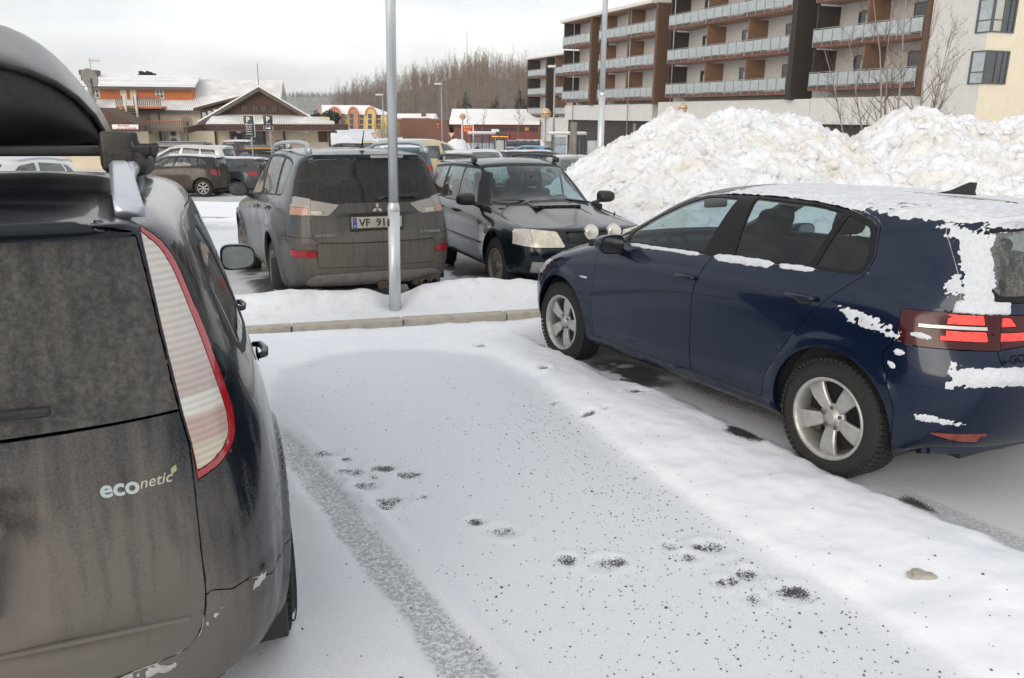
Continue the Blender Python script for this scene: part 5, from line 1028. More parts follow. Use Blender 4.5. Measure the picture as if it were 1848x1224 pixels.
def build_ground():
    xs=axis(-3000,3000,-2.3,3.6,.021,-14,16,.22); ys=axis(-60,5000,1.3,7.5,.021,-2,30,.16)
    X,Y=np.meshgrid(xs,ys); h,cover,asph,tread,sand=near_fields(X,Y); h2,c2,a2,t2,s2=far_fields(X,Y)
    s,t=kst(X,Y); k=sstep(.05,.25,t)*(np.abs(X)<400)*1.; far=np.where((np.abs(X)>16)|(Y>30)|(Y<-2),1.,0.)
    mixf=lambda a,b_:a*(1-k)+b_*k
    h=mixf(h,h2); cover=mixf(cover,c2); asph=mixf(asph,a2); tread=mixf(tread,t2); sand=mixf(sand,s2)
    cover=np.where(far>0,.40+.35*(fbm(X,Y,.12,4,8)-.4),cover); asph=np.where(far>0,0,asph); h=np.where(far>0,.01,h)
    Z=slope(Y)+h
    Z=Z+np.where(Y>160,(Y-160)*.004,0)
    o=grid_mesh('ground',X,Y,Z,dict(cover=cover,asph=asph,tread=tread,sand=sand),snow_ground_mat()); tag(o,'snow dusted car park surface with a bare tyre track and footprints',None,None,'structure')
    # grit
    r=np.random.default_rng(3); bm=bmesh.new(); n=0; g=MB()
    base=[(1,0,0),(-1,0,0),(0,1,0),(0,-1,0),(0,0,1),(0,0,-.6)]; fs=[(0,2,4),(2,1,4),(1,3,4),(3,0,4),(2,0,5),(1,2,5),(3,1,5),(0,3,5)]
    P=[]
    while len(P)<2300:
        y=r.uniform(1.9,6.0); x=r.uniform(-1.6,1.9)
        dens=.10+.9*math.exp(-((x-(.55+.45*(3.6-y)*.5))/.42)**2)*(1 if y<5.1 else .12)+(.35 if y<3 else 0)
        if r.random()>dens: continue
        P.append((x,y))
    P=np.array(P); hh=near_fields(P[:,0],P[:,1])[0]; ss=slope(P[:,1]); sd=sdpoly(P[:,0],P[:,1],SLOT)
    for (x,y),a,b_,d in zip(P,hh,ss,sd):
        if d>.05 and r.random()<.8: continue
        q=r.uniform(.0018,.0048)*(1.6 if r.random()<.06 else 1); an=r.uniform(0,6.3); c,s_=math.cos(an),math.sin(an); el=r.uniform(.6,1.5)
        g.add([(x+(vx*c*el-vy*s_)*q*r.uniform(.8,1.2),y+(vx*s_*el+vy*c)*q,a+b_+vz*q*.8+.001) for vx,vy,vz in base],fs)
    tag(g.build('grit',mat('grit',(.085,.08,.076),.8,nscale=300,namt=.5)),'dark spreading grit scattered over the thin snow of the empty space',None,None,'stuff')
    # stones
    st=MB()
    def stone(x,y,q,seed):
        bm=bmesh.new(); bmesh.ops.create_icosphere(bm,subdivisions=3,radius=1)
        for v in bm.verts:
            k=1+.55*(mnoise.noise(v.co*1.3+Vector((seed,0,0)))); v.co=Vector((v.co.x*k*q*1.4,v.co.y*k*q,v.co.z*k*q*.75))
        me=bpy.data.meshes.new('stone'); bm.to_mesh(me); bm.free(); hz=float(near_fields(np.array([x]),np.array([y]))[0][0]); return obj('stone',me,None,mat('stone_grey',(.10,.095,.09),.85,nscale=30,namt=.5),(x,y,float(slope(y))+hz+q*.25))
    tag(stone(.846,5.576,.034,3.),'small dark stone on the snow beside the blue hatchback','stone')
    fs=stone(1.635,2.81,.034,9.); fs.scale=(1.15,.8,.35); fs.rotation_euler=(R(12),0,R(-10)); fs.data.materials.clear(); fs.data.materials.append(mat('stone_pale',(.34,.32,.28),.85,nscale=12,namt=.35)); tag(fs,'flat pale stone chip lying on the snow in the lower right','stone')
    # kerb
    CON=mat('kerb_concrete',(.42,.38,.32),.9,nscale=9,namt=.28,bump=.4,bscale=70)
    m=MB(); sA=-6.
    while sA<3.4:
        L=.995; (xa,ya)=kxy(sA,0); M=Matrix.Translation((xa,ya,float(slope(ya))))@Matrix.Rotation(-TILT,4,'X')@Matrix.Rotation(R(17.4),4,'Z')
        m.rbox((L/2,.075,.02),(L-.006,.15,.22),.012,0,M,2); sA+=1.0
    tag(m.build('kerb',CON),'pale concrete kerb stones edging the snowy island',None,None,'structure')
    m=MB()
    for i in range(9):
        xa=-9.2+i*1.02; ya=17.05-(xa+5.7)*.10+(.0); M=Matrix.Translation((xa,ya,float(slope(ya))))@Matrix.Rotation(R(-5.7),4,'Z'); m.rbox((.5,.07,.03),(1.0,.14,.2),.012,0,M)
    tag(m.build('kerb',CON),'far concrete kerb in front of the second snowy island',None,None,'structure')
    # kerbside bank
    sv=np.arange(-6.5,4.6,.025); tv=np.arange(.06,1.75,.025); S,T=np.meshgrid(sv,tv); Xb,Yb=kxy(S,T)
    nb=fbm(S,T*1.2,2.2,4,11); n4=fbm(S,T,9,4,12)
    amp=.135+.17*(fbm(S,0*T,1.3,3,13)-.45); amp=amp*(1-.75*np.exp(-((S-.06)/.20)**2))+.07*np.exp(-((S-1.15)/.55)**2)+.03*np.exp(-((S+1.0)/.5)**2)
    cen=.78+.12*(fbm(S,0*T,1.7,2,14)-.5); hb=.115+.030*sstep(.1,.3,T)+np.maximum(amp,.02)*np.exp(-np.abs((T-cen)/.30)**2.6)*(.75+.5*nb)+.03*(n4-.5)*sstep(.15,.4,T)
    hb=hb-.34*sstep(1.15,1.55,T+.25*(nb-.5)); hb=hb-.05*np.exp(-((S)**2+(T-.48)**2)/.014)
    Zb=slope(Yb)+hb
    b=grid_mesh('snow_bank',Xb,Yb,Zb,{},pile_mat('bank_snow',.35)); tag(b,'low lumpy snow bank on the kerbed island around the pole base','snow bank')
    # big ploughed pile
    xs=np.arange(.2,17,.055); ys=np.arange(11.2,24,.065); X,Y=np.meshgrid(xs,ys)
    rx=[.2,.8,1.34,1.94,2.59,3.35,4.03,4.56,5.7,6.56,7.42,8.1,8.58,9.32,10.3,11.08,12,13.5,15.5,17]; rz=[0.3,.75,1.22,1.58,1.93,2.46,2.23,2.43,2.32,2.16,1.80,2.40,2.48,2.36,2.15,2.40,2.75,3.0,2.6,1.6]
    rg=np.interp(X+.1*(fbm(X,Y,.9,2,21)-.5),rx,rz); y0=12.4-.0*X+1.2*sstep(3.0,.3,X); yr=17.7+.5*(fbm(X,0*Y,.5,2,22)-.5)
    up=np.clip((Y-y0)/(yr-y0),0,1); dn=np.clip((23.2-Y)/(23.2-yr),0,1); prof=np.where(Y<yr,up**.92,dn**.8)
    c1=np.abs(fbm(X,Y,.95,4,23)-.5)*2; c2=np.abs(fbm(X,Y,2.6,4,24)-.5)*2; c3=fbm(X,Y,7,4,25)-.5
    edge=sstep(0,.15,prof)*sstep(.2,.9,X)*sstep(17,15.5,X)
    top=1-.65*sstep(.75,1.,prof)
    H=rg*prof+edge*((.22*(.33-c1)+.22*(.3-c2))*top+.22*c3+.16*(fbm(X,Y,14,3,26)-.5))
    H=H-.25*(1-edge)
    p=grid_mesh('snow_pile',X,Y,slope(Y)+H,{},pile_mat('ploughed_snow',1.)); tag(p,'huge lumpy pile of ploughed dirty snow behind the blue hatchback','snow pile')
    return p
def snow_lumps(p):
    r=np.random.default_rng(5); m=MB(); me=p.data; n=len(me.vertices); co=np.empty(n*3); me.vertices.foreach_get('co',co); co=co.reshape(-1,3)
    ok=co[(co[:,1]>12.8)&(co[:,1]<18.2)&(co[:,0]>1.2)&(co[:,2]-slope(co[:,1])>.2)]
    bm=bmesh.new(); bmesh.ops.create_icosphere(bm,subdivisions=2,radius=1); bv=[v.co.copy() for v in bm.verts]; bf=[[v.index for v in f.verts] for f in bm.faces]; bm.free()
    for i in range(480):
        c=ok[r.integers(len(ok))]; q=.02+.12*r.random()**5; sd_=Vector(r.uniform(0,50,3)); rot=Matrix.Rotation(r.uniform(0,6.3),3,'Z')@Matrix.Rotation(r.uniform(0,3),3,'X')
        vs=[]
        for v in bv:
            k=1+.6*mnoise.noise(v*1.1+sd_)+.25*mnoise.noise(v*3+sd_); u=rot@Vector((v.x*1.2,v.y,v.z*.8)); vs.append((c[0]+u.x*q*k,c[1]+u.y*q*k,c[2]+u.z*q*k+q*.25))
        m.add(vs,bf,0,r.random()<.6)
    m.build('snow_lump',MATS['ploughed_snow'],p)['kind']='stuff'
# ================================================================== buildings
def yp(px,py,Y):                      # world point on the plane y=Y seen at a photo pixel (used only to size far things)
    f=1440.; X=(px-924)/f; Yc=-(py-612)/f; c,s_=math.cos(R(15.73)),math.sin(R(15.73)); dy=c+Yc*s_; dz=-s_+Yc*c; k=Y/dy
    return X*k,1.73+dz*k
PLASTER=mat('white_render',(.57,.565,.55),.85,nscale=2,namt=.08); GREYW=mat('grey_render',(.54,.53,.51),.85,nscale=2,namt=.08); CREAM=mat('cream_render',(.70,.63,.49),.85,nscale=2,namt=.08)
DWOOD=mat('dark_cladding',(.030,.021,.017),.7,nscale=6,namt=.45,stretch=(.6,.6,9)); BWOOD=mat('brown_cladding',(.10,.052,.030),.7,nscale=6,namt=.45,stretch=(.6,.6,9)); OWOOD=mat('orange_wood',(.175,.10,.058),.65,nscale=6,namt=.4,stretch=(.6,.6,9))
SOFFIT=mat('soffit_wood',(.42,.25,.16),.7,nscale=5,namt=.2,stretch=(6,1,1)); FASCIA=mat('fascia_red',(.14,.06,.045),.7,nscale=6,namt=.3); STEEL=mat('rail_steel',(.34,.35,.36),.45,.5)
FROST=mat('frosted_glass',(.33,.37,.375),.12,nscale=.8,namt=.22,coat=.5); WIN=mat('window_dark',(.035,.042,.05),.06,nscale=1.2,namt=.5,spec=.9); WINL=mat('window_bright',(.34,.38,.40),.1,nscale=1.5,namt=.3,coat=.5); WFR=mat('window_trim',(.075,.08,.085),.5); WHITE=mat('white_paint',(.62,.61,.58),.6)
SNOWR=mat('roof_snow',(.80,.80,.80),.8,nscale=.8,namt=.06); BASEK=mat('dark_base',(.045,.036,.034),.8,nscale=4,namt=.4)
AT=R(22.6)
class Frame:
    """building frame: s along the facade towards the camera, d into the building, z up"""
    def __init__(s_,P,k=1.): s_.P=P; s_.k=k; s_.M=Matrix(((math.sin(AT),math.cos(AT),0,P[0]),(-math.cos(AT),math.sin(AT),0,P[1]),(0,0,1,0),(0,0,0,1)))
def bal_meshes():
    pass
def build_apartments():
    fr=Frame((14.2,77)); 
    def block(name,label,M,spec,scale=1.):
        root=thing(name,label,'apartment block',M.translation,M.to_3x3()); cache={}
        S=spec
        def add(nm,mb,m,parent=root): return mb.build(nm,m,parent)
        z0=-2.6; zt=S['roof']; s0,s1=S['s']; D=S.get('depth',12)
        w_=MB(); w_.box((s0,2.0,z0),(s1,D,zt-.02)); add('wall',w_,S.get('wall',PLASTER))
        b_=MB(); b_.box((s0-.0,.35,S['zb0']),(s1,1.99,S['zb1'])); add('base_wall',b_,PLASTER)
        b_=MB(); b_.box((s0+.1,.8,z0),(s1-.1,1.99,S['zb0']-.003)); add('plinth',b_,BASEK)
        r_=MB(); r_.box((s0-.3,-.35,zt),(s1+.1,D+.3,zt+.28)); add('roof',r_,WHITE); r_=MB(); r_.box((s0-.25,-.3,zt+.283),(s1+.05,D+.25,zt+.40)); add('roof_snow',r_,SNOWR)
        r_=MB(); r_.box((s0-.2,-.15,zt-.06),(s1,1.98,zt-.004)); add('eaves_soffit',r_,SOFFIT)
        for a,b,m in S['fins']:
            f=MB(); f.box((a,-.1,S['zf']),(b,1.996,zt-.065)); add('side_wall',f,m)
        for bi,(a,b) in enumerate(S['bays']):
            first=bi==0
            for fi,zr in enumerate(S['rails']):
                key=(round(b-a,2)); L=b-a
                if key not in cache:
                    slab=MB(); slab.box((.02,0,-1.22),(L-.02,1.99,-1.10)); fasc=MB(); fasc.box((-.0,-.03,-1.26),(L,-.002,-1.02)); sof=MB(); sof.box((.02,.01,-1.262),(L-.02,1.98,-1.223)); fl=MB(); 
                    ra=MB(); ra.box((.0,-.09,-.035),(L,-.04,.0)); ra.box((0,-.085,-.98),(L,-.045,-.95)); n=max(2,round(L/1.02))
                    for k in range(n+1):
                        x=min(max(k*L/n,.025),L-.025); ra.box((x-.022,-.09,-1.22),(x+.022,-.045,-.035))
                    gl=[]
                    for k in range(n):
                        q=MB(); q.box((k*L/n+.05,-.074,-.90),((k+1)*L/n-.05,-.062,-.10)); gl.append(q)
                    G=MB(); [G.add(q.v,q.f) for q in gl]
                    pan=MB(); pan.box((.0,.02,-.95),(.05,.9,.55))
                    cache[key]=(slab.mesh('slab'),fasc.mesh('fascia'),sof.mesh('soffit'),ra.mesh('railing'),G.mesh('glass'),pan.mesh('screen'))
                    for me,m in zip(cache[key],(SOFFIT,FASCIA,SOFFIT,STEEL,FROST,WINL)): me.materials.append(m)
                ms=cache[key]; q=obj('balcony',ms[0],root); q.location=(a,0,zr)
                for nm,me in (('fascia',ms[1]),('soffit',ms[2]),('railing',ms[3]),('glass_balustrade',ms[4])): obj(nm,me,q)
                if bi>0: c=obj('privacy_screen',ms[5],q)
                # back wall: balcony door, window, partition
                zf=zr-1.10; zc=zf+2.55
                key2=('w',key,(fi+bi)%2,bi==0)
                if key2 not in cache:
                    dm=MB(); x0=.45*L; dm.box((x0,1.95,0),(x0+.95,1.985,2.1)); wm=MB(); wm.box((x0+1.05,1.95,.75),(x0+2.05,1.985,2.1)); fm=MB()
                    for (u0,u1,v0,v1) in ((x0-.07,x0,0,2.17),(x0+.95,x0+1.05,0,2.17),(x0+2.05,x0+2.12,.68,2.17),(x0,x0+.95,2.1,2.17),(x0+1.05,x0+2.05,2.1,2.17),(x0+1.05,x0+2.05,.68,.75)): fm.box((u0,1.93,v0),(u1,1.993,v1))
                    mm=[dm.mesh('door'),wm.mesh('window'),fm.mesh('frame')]
                    for me,m in zip(mm,(WIN,WINL if (fi+bi)%2 else WIN,WFR)): me.materials.append(m)
                    cache[key2]=mm
                mm=cache[key2]; 
                wi=obj('window',mm[1],root); wi.location=(a,0,zf); d_=obj('balcony_door',mm[0],root); d_.location=(a,0,zf); fr_=obj('window_frame',mm[2],wi)
                kp=('p',first)
                if kp not in cache:
                    p_=MB(); p_.box((0,.12 if not first else .0,0),(.16,1.99,2.62)); cache[kp]=p_.mesh('partition'); cache[kp].materials.append(DWOOD if first else OWOOD)
                pt_=obj('partition',cache[kp],root); pt_.location=(a-(.05 if not first else -.1),0,zf-.0)
        for x,zl0 in S.get('pipes',[]):
            c=MB(); c.tube([(x,.1,zl0),(x,.1,zt-.1)],.05,8); add('downpipe',c,STEEL)
        return root,add
    M=lambda k=1.: fr.M.copy()
    # block with two floors of recesses nearest the hill, set further back
    V=Vector((0,0,1.73)); P2=V+(Vector((14.2,77,0))-V)*1.26
    M2=Matrix(((math.sin(AT),math.cos(AT),0,P2.x),(-math.cos(AT),math.sin(AT),0,P2.y),(0,0,1,0),(0,0,0,1)))
    block('apartment_block','farthest and lowest block of the flats, its white base beside the red building',M2,dict(s=(-40.5,-25.),roof=10.1,zb0=-2.6,zb1=1.3,zf=1.2,rails=(8.5,5.7,2.75),bays=[(-40.3,-33.6),(-30.6,-25.2)],fins=[(-33.4,-33.0,DWOOD),(-40.5,-40.3,DWOOD)]))
    block('apartment_block','block of flats with two rows of balconies behind the thin lamp post',M(),dict(s=(-22.,-3.),roof=11.75,zb0=1.15,zb1=2.75,zf=2.7,rails=(10.25,7.3,4.35),bays=[(-22.,-15.4),(-13.4,-7.8),(-7.8,-2.45)],fins=[(-15.3,-14.95,BWOOD),(-2.4,-2.05,BWOOD)],pipes=[(-19.5,-2.5),(-7.2,-2.5)]))
    r3,add=block('apartment_block','block of flats with three wood-screened bays of balconies above the snow pile',M(),dict(s=(-2.0,18.2),roof=14.7,zb0=1.15,zb1=2.9,zf=2.85,rails=(13.3,10.4,7.45,4.5),bays=[(-.2,5.4),(5.4,10.8),(10.8,15.9)],fins=[(16.0,16.5,DWOOD)],pipes=[(.45,2.9)]))
    r4,add=block('apartment_block','block of flats behind the bare birch, orange-brown side wall and cream gable end',M(),dict(s=(18.25,31.9),roof=14.7,zb0=1.15,zb1=2.95,zf=2.9,rails=(13.5,10.55,7.6,4.7),bays=[(18.3,22.9),(22.9,27.55)],fins=[(27.65,28.0,BWOOD)],wall=GREYW))
    # solid corner with bay windows and the cream gable
    m=MB(); m.box((28.05,0,1.15),(31.9,1.995,14.6)); add('corner_wall',m,GREYW,r4); m=MB(); m.box((31.905,.0,1.1),(32.1,11.9,14.6)); add('gable_wall',m,CREAM,r4); m=MB(); m.box((31.9,.3,-2.6),(32.05,11.9,1.09)); add('gable_plinth',m,BASEK,r4)
    m=MB(); m.box((32.1,4.4,2.2),(32.3,7.2,14.5)); add('gable_panel',m,DWOOD,r4)
    for z in (3.5,6.25,9.0,11.8):
        m=MB(); m.box((31.15,-.08,z),(32.18,1.75,z+.06)); m.box((31.15,-.08,z+1.72),(32.18,1.75,z+1.80))
        for (x,y) in ((31.15,-.08),(32.06,-.08),(32.06,.72),(32.06,1.23),(32.06,1.63)): m.box((x,y,z+.06),(x+.12,y+.12,z+1.72))
        m.box((31.27,-.06,z+.62),(32.06,-.01,z+.68)); m.box((32.1,.04,z+.62),(32.15,1.63,z+.68)); f=add('corner_window',m,WFR,r4)
        g=MB(); g.box((31.27,-.045,z+.06),(32.06,-.02,z+1.72)); g.build('pane',WINL,f); g=MB(); g.box((32.115,.04,z+.06),(32.135,.75,z+1.72)); g.build('pane',mat('curtain_pane',(.42,.40,.37),.3,coat=1) if z>6 else WIN,f); g=MB(); g.box((32.115,.82,z+.06),(32.135,1.66,z+1.72)); g.build('pane',WIN,f)
    for s_,z in ((20.5,8.7),(25.,8.75),(20.5,5.85),(25.,5.85)):
        l=MB(); l.lathe([(0,.0),(.16,0),(.20,-.05),(.14,-.13),(0,-.15)],16,'Z',(s_,1.9,z-.0)); l.build('wall_lamp',mat('lamp_warm',(.6,.45,.3),.4),r4)
def build_balcony_things():
    M=Frame((14.2,77)).M; PL=mat('patio_dark',(.02,.02,.022),.6); TB=mat('patio_teak',(.16,.09,.05),.7)
    def put(name,lab,cat,s_,d,z,rot,parts):
        t=thing(name,lab,cat,M@Vector((s_,d,z)),(M.to_3x3()@Matrix.Rotation(R(rot),3,'Z')))
        for nm,fn,m in parts: mb=MB(); fn(mb); mb.build(nm,m,t)
    def legs(k): return lambda m: m.box((-.22+.40*(k%2),-.22+.40*(k//2),0),(-.18+.40*(k%2),-.18+.40*(k//2),.44))
    chair=[('seat',lambda m:m.rbox((0,0,.46),(.48,.48,.05),.015),PL),('backrest',lambda m:m.rbox((0,.23,.80),(.46,.04,.60),.015),PL)]+[('leg',legs(k),PL) for k in range(4)]
    table=[('table_top',lambda m:m.lathe([(0,.74),(.36,.74),(.36,.70),(0,.70)],20,'Z'),TB),('leg',lambda m:m.tube([(0,0,0),(0,0,.71)],.03,8),TB),('base',lambda m:m.lathe([(0,.03),(.22,.02),(.22,0),(0,0)],16,'Z'),TB)]
    G='patio chairs on the balconies'
    for s_,z,rot,lab in ((-3.3,9.15,30,'dark patio chair on the top balcony right of the thin lamp post'),(-3.2,6.2,-20,'dark patio chair on the middle balcony right of the thin lamp post'),(15.1,9.3,15,'dark patio chair at the right end of the third balcony row above the snow pile'),(15.0,6.35,-35,'dark patio chair at the right end of the second balcony row above the snow pile'),(26.6,6.5,20,'dark patio chair on the upper balcony behind the birch')):
        put('patio_chair',lab,'chair',s_,.75,z,rot,chair); bpy.data.objects
    put('patio_table','small round table on the lowest balcony row above the snow pile','table',8.,.8,3.4,0,table)
# ------------------------------------------------------------------ far and left-hand buildings
TILE=None
def tiles(name,col,sx,sy,gap=(.42,.40,.38)):
    if name in MATS: return MATS[name]
    m,n,l,b=newmat(name); t=n.new('ShaderNodeTexCoord'); w1=n.new('ShaderNodeTexWave'); w1.wave_type='BANDS'; w1.bands_direction='X'; w1.inputs['Scale'].default_value=sx; w2=n.new('ShaderNodeTexWave'); w2.wave_type='BANDS'; w2.bands_direction='Y'; w2.wave_profile='SAW'; w2.inputs['Scale'].default_value=sy
    a=n.new('ShaderNodeTexNoise'); a.inputs['Scale'].default_value=.9; a.inputs['Detail'].default_value=5
    for q in (w1,w2,a): l.new(t.outputs['Object'],q.inputs['Vector'])
    mn=n.new('ShaderNodeMath'); mn.operation='MINIMUM'; l.new(w1.outputs[1],mn.inputs[0]); l.new(w2.outputs[1],mn.inputs[1])
    ad=n.new('ShaderNodeMath'); ad.operation='ADD'; l.new(mn.outputs[0],ad.inputs[0]); l.new(a.outputs[0],ad.inputs[1]); r=n.new('ShaderNodeMapRange'); r.inputs[1].default_value=.50; r.inputs[2].default_value=.85; l.new(ad.outputs[0],r.inputs[0])
    c=n.new('ShaderNodeMix'); c.data_type='RGBA'; c.inputs[6].default_value=(*gap,1); c.inputs[7].default_value=(*col,1); l.new(r.outputs[0],c.inputs[0]); l.new(c.outputs[2],b.inputs['Base Color']); b.inputs['Roughness'].default_value=.8
    MATS[name]=m; return m
def win(parent,x,z,w_,h,y,frame=WHITE,pane=WIN,bars=(1,1),fw=.07):
    m=MB(); m.box((x-w_/2-fw,y-.05,z-h/2-fw),(x+w_/2+fw,y-.01,z-h/2)); m.box((x-w_/2-fw,y-.05,z+h/2),(x+w_/2+fw,y-.01,z+h/2+fw)); m.box((x-w_/2-fw,y-.05,z-h/2),(x-w_/2,y-.01,z+h/2)); m.box((x+w_/2,y-.05,z-h/2),(x+w_/2+fw,y-.01,z+h/2))
    for k in range(bars[0]): q=x-w_/2+w_*(k+1)/(bars[0]+1); m.box((q-.03,y-.045,z-h/2),(q+.03,y-.012,z+h/2))
    for k in range(bars[1]): q=z-h/2+h*(k+1)/(bars[1]+1); m.box((x-w_/2,y-.043,q-.03),(x+w_/2,y-.014,q+.03))
    o=m.build('window',frame,parent); g=MB(); g.box((x-w_/2,y-.03,z-h/2),(x+w_/2,y-.02,z+h/2)); g.build('pane',pane,o); return o
def turn(o,cx,cy,deg):
    Rz=Matrix.Rotation(R(deg),4,'Z'); v=Rz@Vector((-cx,0,0)); o.location=(cx+v.x,cy+v.y,0); o.rotation_euler=(0,0,R(deg))
def build_town():
    ORANGE=mat('orange_render',(.44,.15,.055),.8,nscale=1.5,namt=.12); CREAM2=mat('pale_cream',(.62,.54,.41),.85,nscale=1,namt=.1); DBROWN=mat('brown_boards',(.085,.045,.032),.75,nscale=5,namt=.4,stretch=(9,1,.5)); BROWN=mat('brown_trim',(.07,.038,.028),.7,nscale=5,namt=.3); GREYR=mat('gutter',(.09,.085,.08),.6)
    STONE=tiles('snowy_tiles',(.80,.79,.78),2.3,1.6); STONE2=tiles('snowy_tiles_small',(.80,.79,.78),3.2,2.0,(.36,.34,.33)); WOODG=mat('grey_wood',(.20,.165,.13),.85,nscale=8,namt=.4,stretch=(9,9,.6)); REDT=mat('red_trim',(.45,.10,.06),.6)
    # --- long cream house with the orange dormer, wall plane at y=62
    Y=62.; root=thing('long_house','long cream house with an orange dormer and snowy tiled roof','house',(0,Y,0))
    def X(px): return yp(px,200,Y)[0]
    def Z(py,y=Y): return yp(300,py,y)[1]
    x0,x1=X(60),X(497); zE=Z(197); zR=zE+3.1; ridge=Y+6.2
    zR=yp(300,146,ridge)[1]
    w_=MB(); w_.box((x0,.01,-3),(x1-.4,11,zE-.05)); w_.build('wall',CREAM2,root)
    gw=MB(); gw.prism([(0.3,zE-.05),(6.2,zR-.15),(12.,zE-.05)],x1-.6,x1-.4,'X'); gw.build('gable_wall',CREAM2,root)
    r_=MB(); r_.add([(x0,-.5,zE-.2),(x1,-.5,zE-.2),(x1,6.2,zR),(x0,6.2,zR),(x1,12.9,zE-.2),(x0,12.9,zE-.2)],[(0,1,2,3),(3,2,4,5)]); r_.add([(x0,-.5,zE-.4),(x1,-.5,zE-.4),(x1,6.2,zR-.2),(x0,6.2,zR-.2),(x1,12.9,zE-.4),(x0,12.9,zE-.4)],[(3,2,1,0),(5,4,2,3),]); r_.build('roof',STONE,root)
    g=MB(); g.box((x0,-.62,zE-.42),(x1,-.5,zE-.22)); g.build('gutter',GREYR,root)
    # dormer
    yd=1.6; k=(Y+yd)/Y
    dx0,dx1=yp(166,170,Y+yd)[0],yp(352,170,Y+yd)[0]; dz0,dz1=yp(300,185,Y+yd)[1],yp(300,163,Y+yd)[1]
    d=MB(); d.box((dx0,yd,dz0-.6),(dx1,yd+4,dz1)); dm=d.build('dormer',ORANGE,root); d=MB(); d.add([(dx0-.3,yd-.4,dz1-.0),(dx1+.25,yd-.4,dz1),(dx1+.1,yd+4.2,zR+.12),(dx0-.2,yd+4.2,zR+.12),(dx0-.3,yd-.4,dz1+.13),(dx1+.25,yd-.4,dz1+.13),(dx1+.1,yd+4.2,zR+.25),(dx0-.2,yd+4.2,zR+.25)],[(0,3,2,1),(4,5,6,7),(0,1,5,4),(1,2,6,5),(2,3,7,6),(3,0,4,7)]); d.build('dormer_roof',tiles('ribbed_snow',(.80,.80,.81),4.5,.2,(.58,.58,.59)),dm)
    d=MB(); d.box((dx0-.32,yd-.48,dz1-.12),(dx1+.27,yd-.40,dz1+.10)); d.build('dormer_fascia',GREYR,dm)
    for px in (190.5,297): xx,zz=yp(px,173,Y+yd); win(dm,xx,zz,.47,.55,yd)
    for px in (237,253): xx,zz=yp(px,176,Y+yd); p_=MB(); p_.box((xx-.22,yd-.05,dz0),(xx+.22,yd-.005,dz1-.12)); p_.build('pale_door',CREAM2,dm)
    # balconies with wooden balustrades and the outside stair
    for (pa,pb,pt_,pbm,yo,nm) in ((206,283,178,195,-1.7,'roof_balcony'),(239,324,222,236,-1.6,'terrace')):
        xa,xb=yp(pa,200,Y+yo)[0],yp(pb,200,Y+yo)[0]; za,zb=yp(240,pbm,Y+yo)[1],yp(240,pt_,Y+yo)[1]
        if nm=='roof_balcony':
            xs_=yp(219,200,Y+yo)[0]; xe=yp(236,200,Y+yo)[0]; rng=[(xa,xs_),(xe,xb)]
        else: rng=[(xa,xb)]
        b=MB(); b.box((xa,yo,za-.16),(xb,1.5 if nm=='roof_balcony' else .0,za)); bal=b.build(nm,ORANGE if nm=='roof_balcony' else WOODG,root)
        f=MB()
        for (u,v) in rng:
            n=int((v-u)/.12)
            for i in range(n): f.box((u+i*(v-u)/n,yo,za+.02),(u+i*(v-u)/n+.085,yo+.025,zb-.02))
        f.build('balustrade',WOODG,bal); h=MB()
        for (u,v) in rng: h.box((u,yo-.03,zb-.02),(v,yo+.05,zb+.05))
        h.build('handrail',REDT,bal)
        if nm=='terrace':
            h=MB()
            for xx in (xa+.1,(xa+xb)/2,xb-.1): h.box((xx-.05,yo+.05,-2.6),(xx+.05,yo+.15,za-.16))
            h.build('terrace_post',GREYR,bal)
    st=MB(); xs_=yp(221,200,60)[0]; xe=yp(235,200,60)[0]; zt_=yp(230,196,60.3)[1]; zb_=yp(230,233,58.2)[1]
    for i in range(11): t=i/10; st.box((xs_,-1.7-2.2*t,zt_+(zb_-zt_)*t),(xe,-1.45-2.2*t,zt_+(zb_-zt_)*t+.06))
    so=st.build('stair',WOODG,root); h=MB()
    for xx in (xs_-.12,xe+.03): h.box((xx,-1.95,zt_-.75),(xx+.13,-1.72,zt_+.85))
    h.build('stair_side',WHITE,so)
    xx,_=yp(257,205,Y); dd=MB(); dd.box((xx-.62,-.04,Z(222)-.9),(xx+.62,-.005,Z(204))); dd.build('door',mat('door_grey',(.27,.25,.22),.6,nscale=3,namt=.15),root)
    for px,y0,y1 in ((286,197,262),(284,236,262)): xx=X(px); p_=MB(); p_.tube([(xx,-.08,Z(y1)),(xx,-.08,Z(y0))],.05,6); p_.build('downpipe',GREYR,root)
    c=MB(); xa,za=yp(199,150,Y+5); c.box((xa-.55,4.6,za-1.2),(xa+.55,5.7,za+.35)); c.box((xa-.62,4.5,za+.35),(xa+.62,5.8,za+.75)); c.build('chimney',mat('chimney_brick',(.16,.12,.09),.9,nscale=6,namt=.4),root)
    fl=MB(); xa,za=yp(172,192,Y-.3); fl.lathe([(.42,-1.2),(.42,.3),(.46,.3),(.30,1.0),(.30,1.3)],16,'Z',(xa,-.4,za-.1)); fl.build('vent_flue',mat('flue_steel',(.45,.46,.47),.35,.8),root)
    for px,py in ((312,250),): 
        xx,zz=yp(px,py,Y-.5); a=MB(); a.box((xx-.4,-.75,zz-.65),(xx+.4,-.15,zz+.6)); a.box((xx-.37,-.77,zz-.6),(xx+.37,-.755,zz+.55)); ac=a.build('heat_pump',WHITE,root); q=MB()
        for dz in (-.3,.28): q.lathe([(.24,0),(.24,-.02),(.19,-.02),(.19,0)],20,'Y',(xx-.05,-.775,zz+dz)); q.lathe([(0,-.005),(.17,-.005)],16,'Y',(xx-.05,-.775,zz+dz))
        q.build('fan_grille',GREYR,ac)
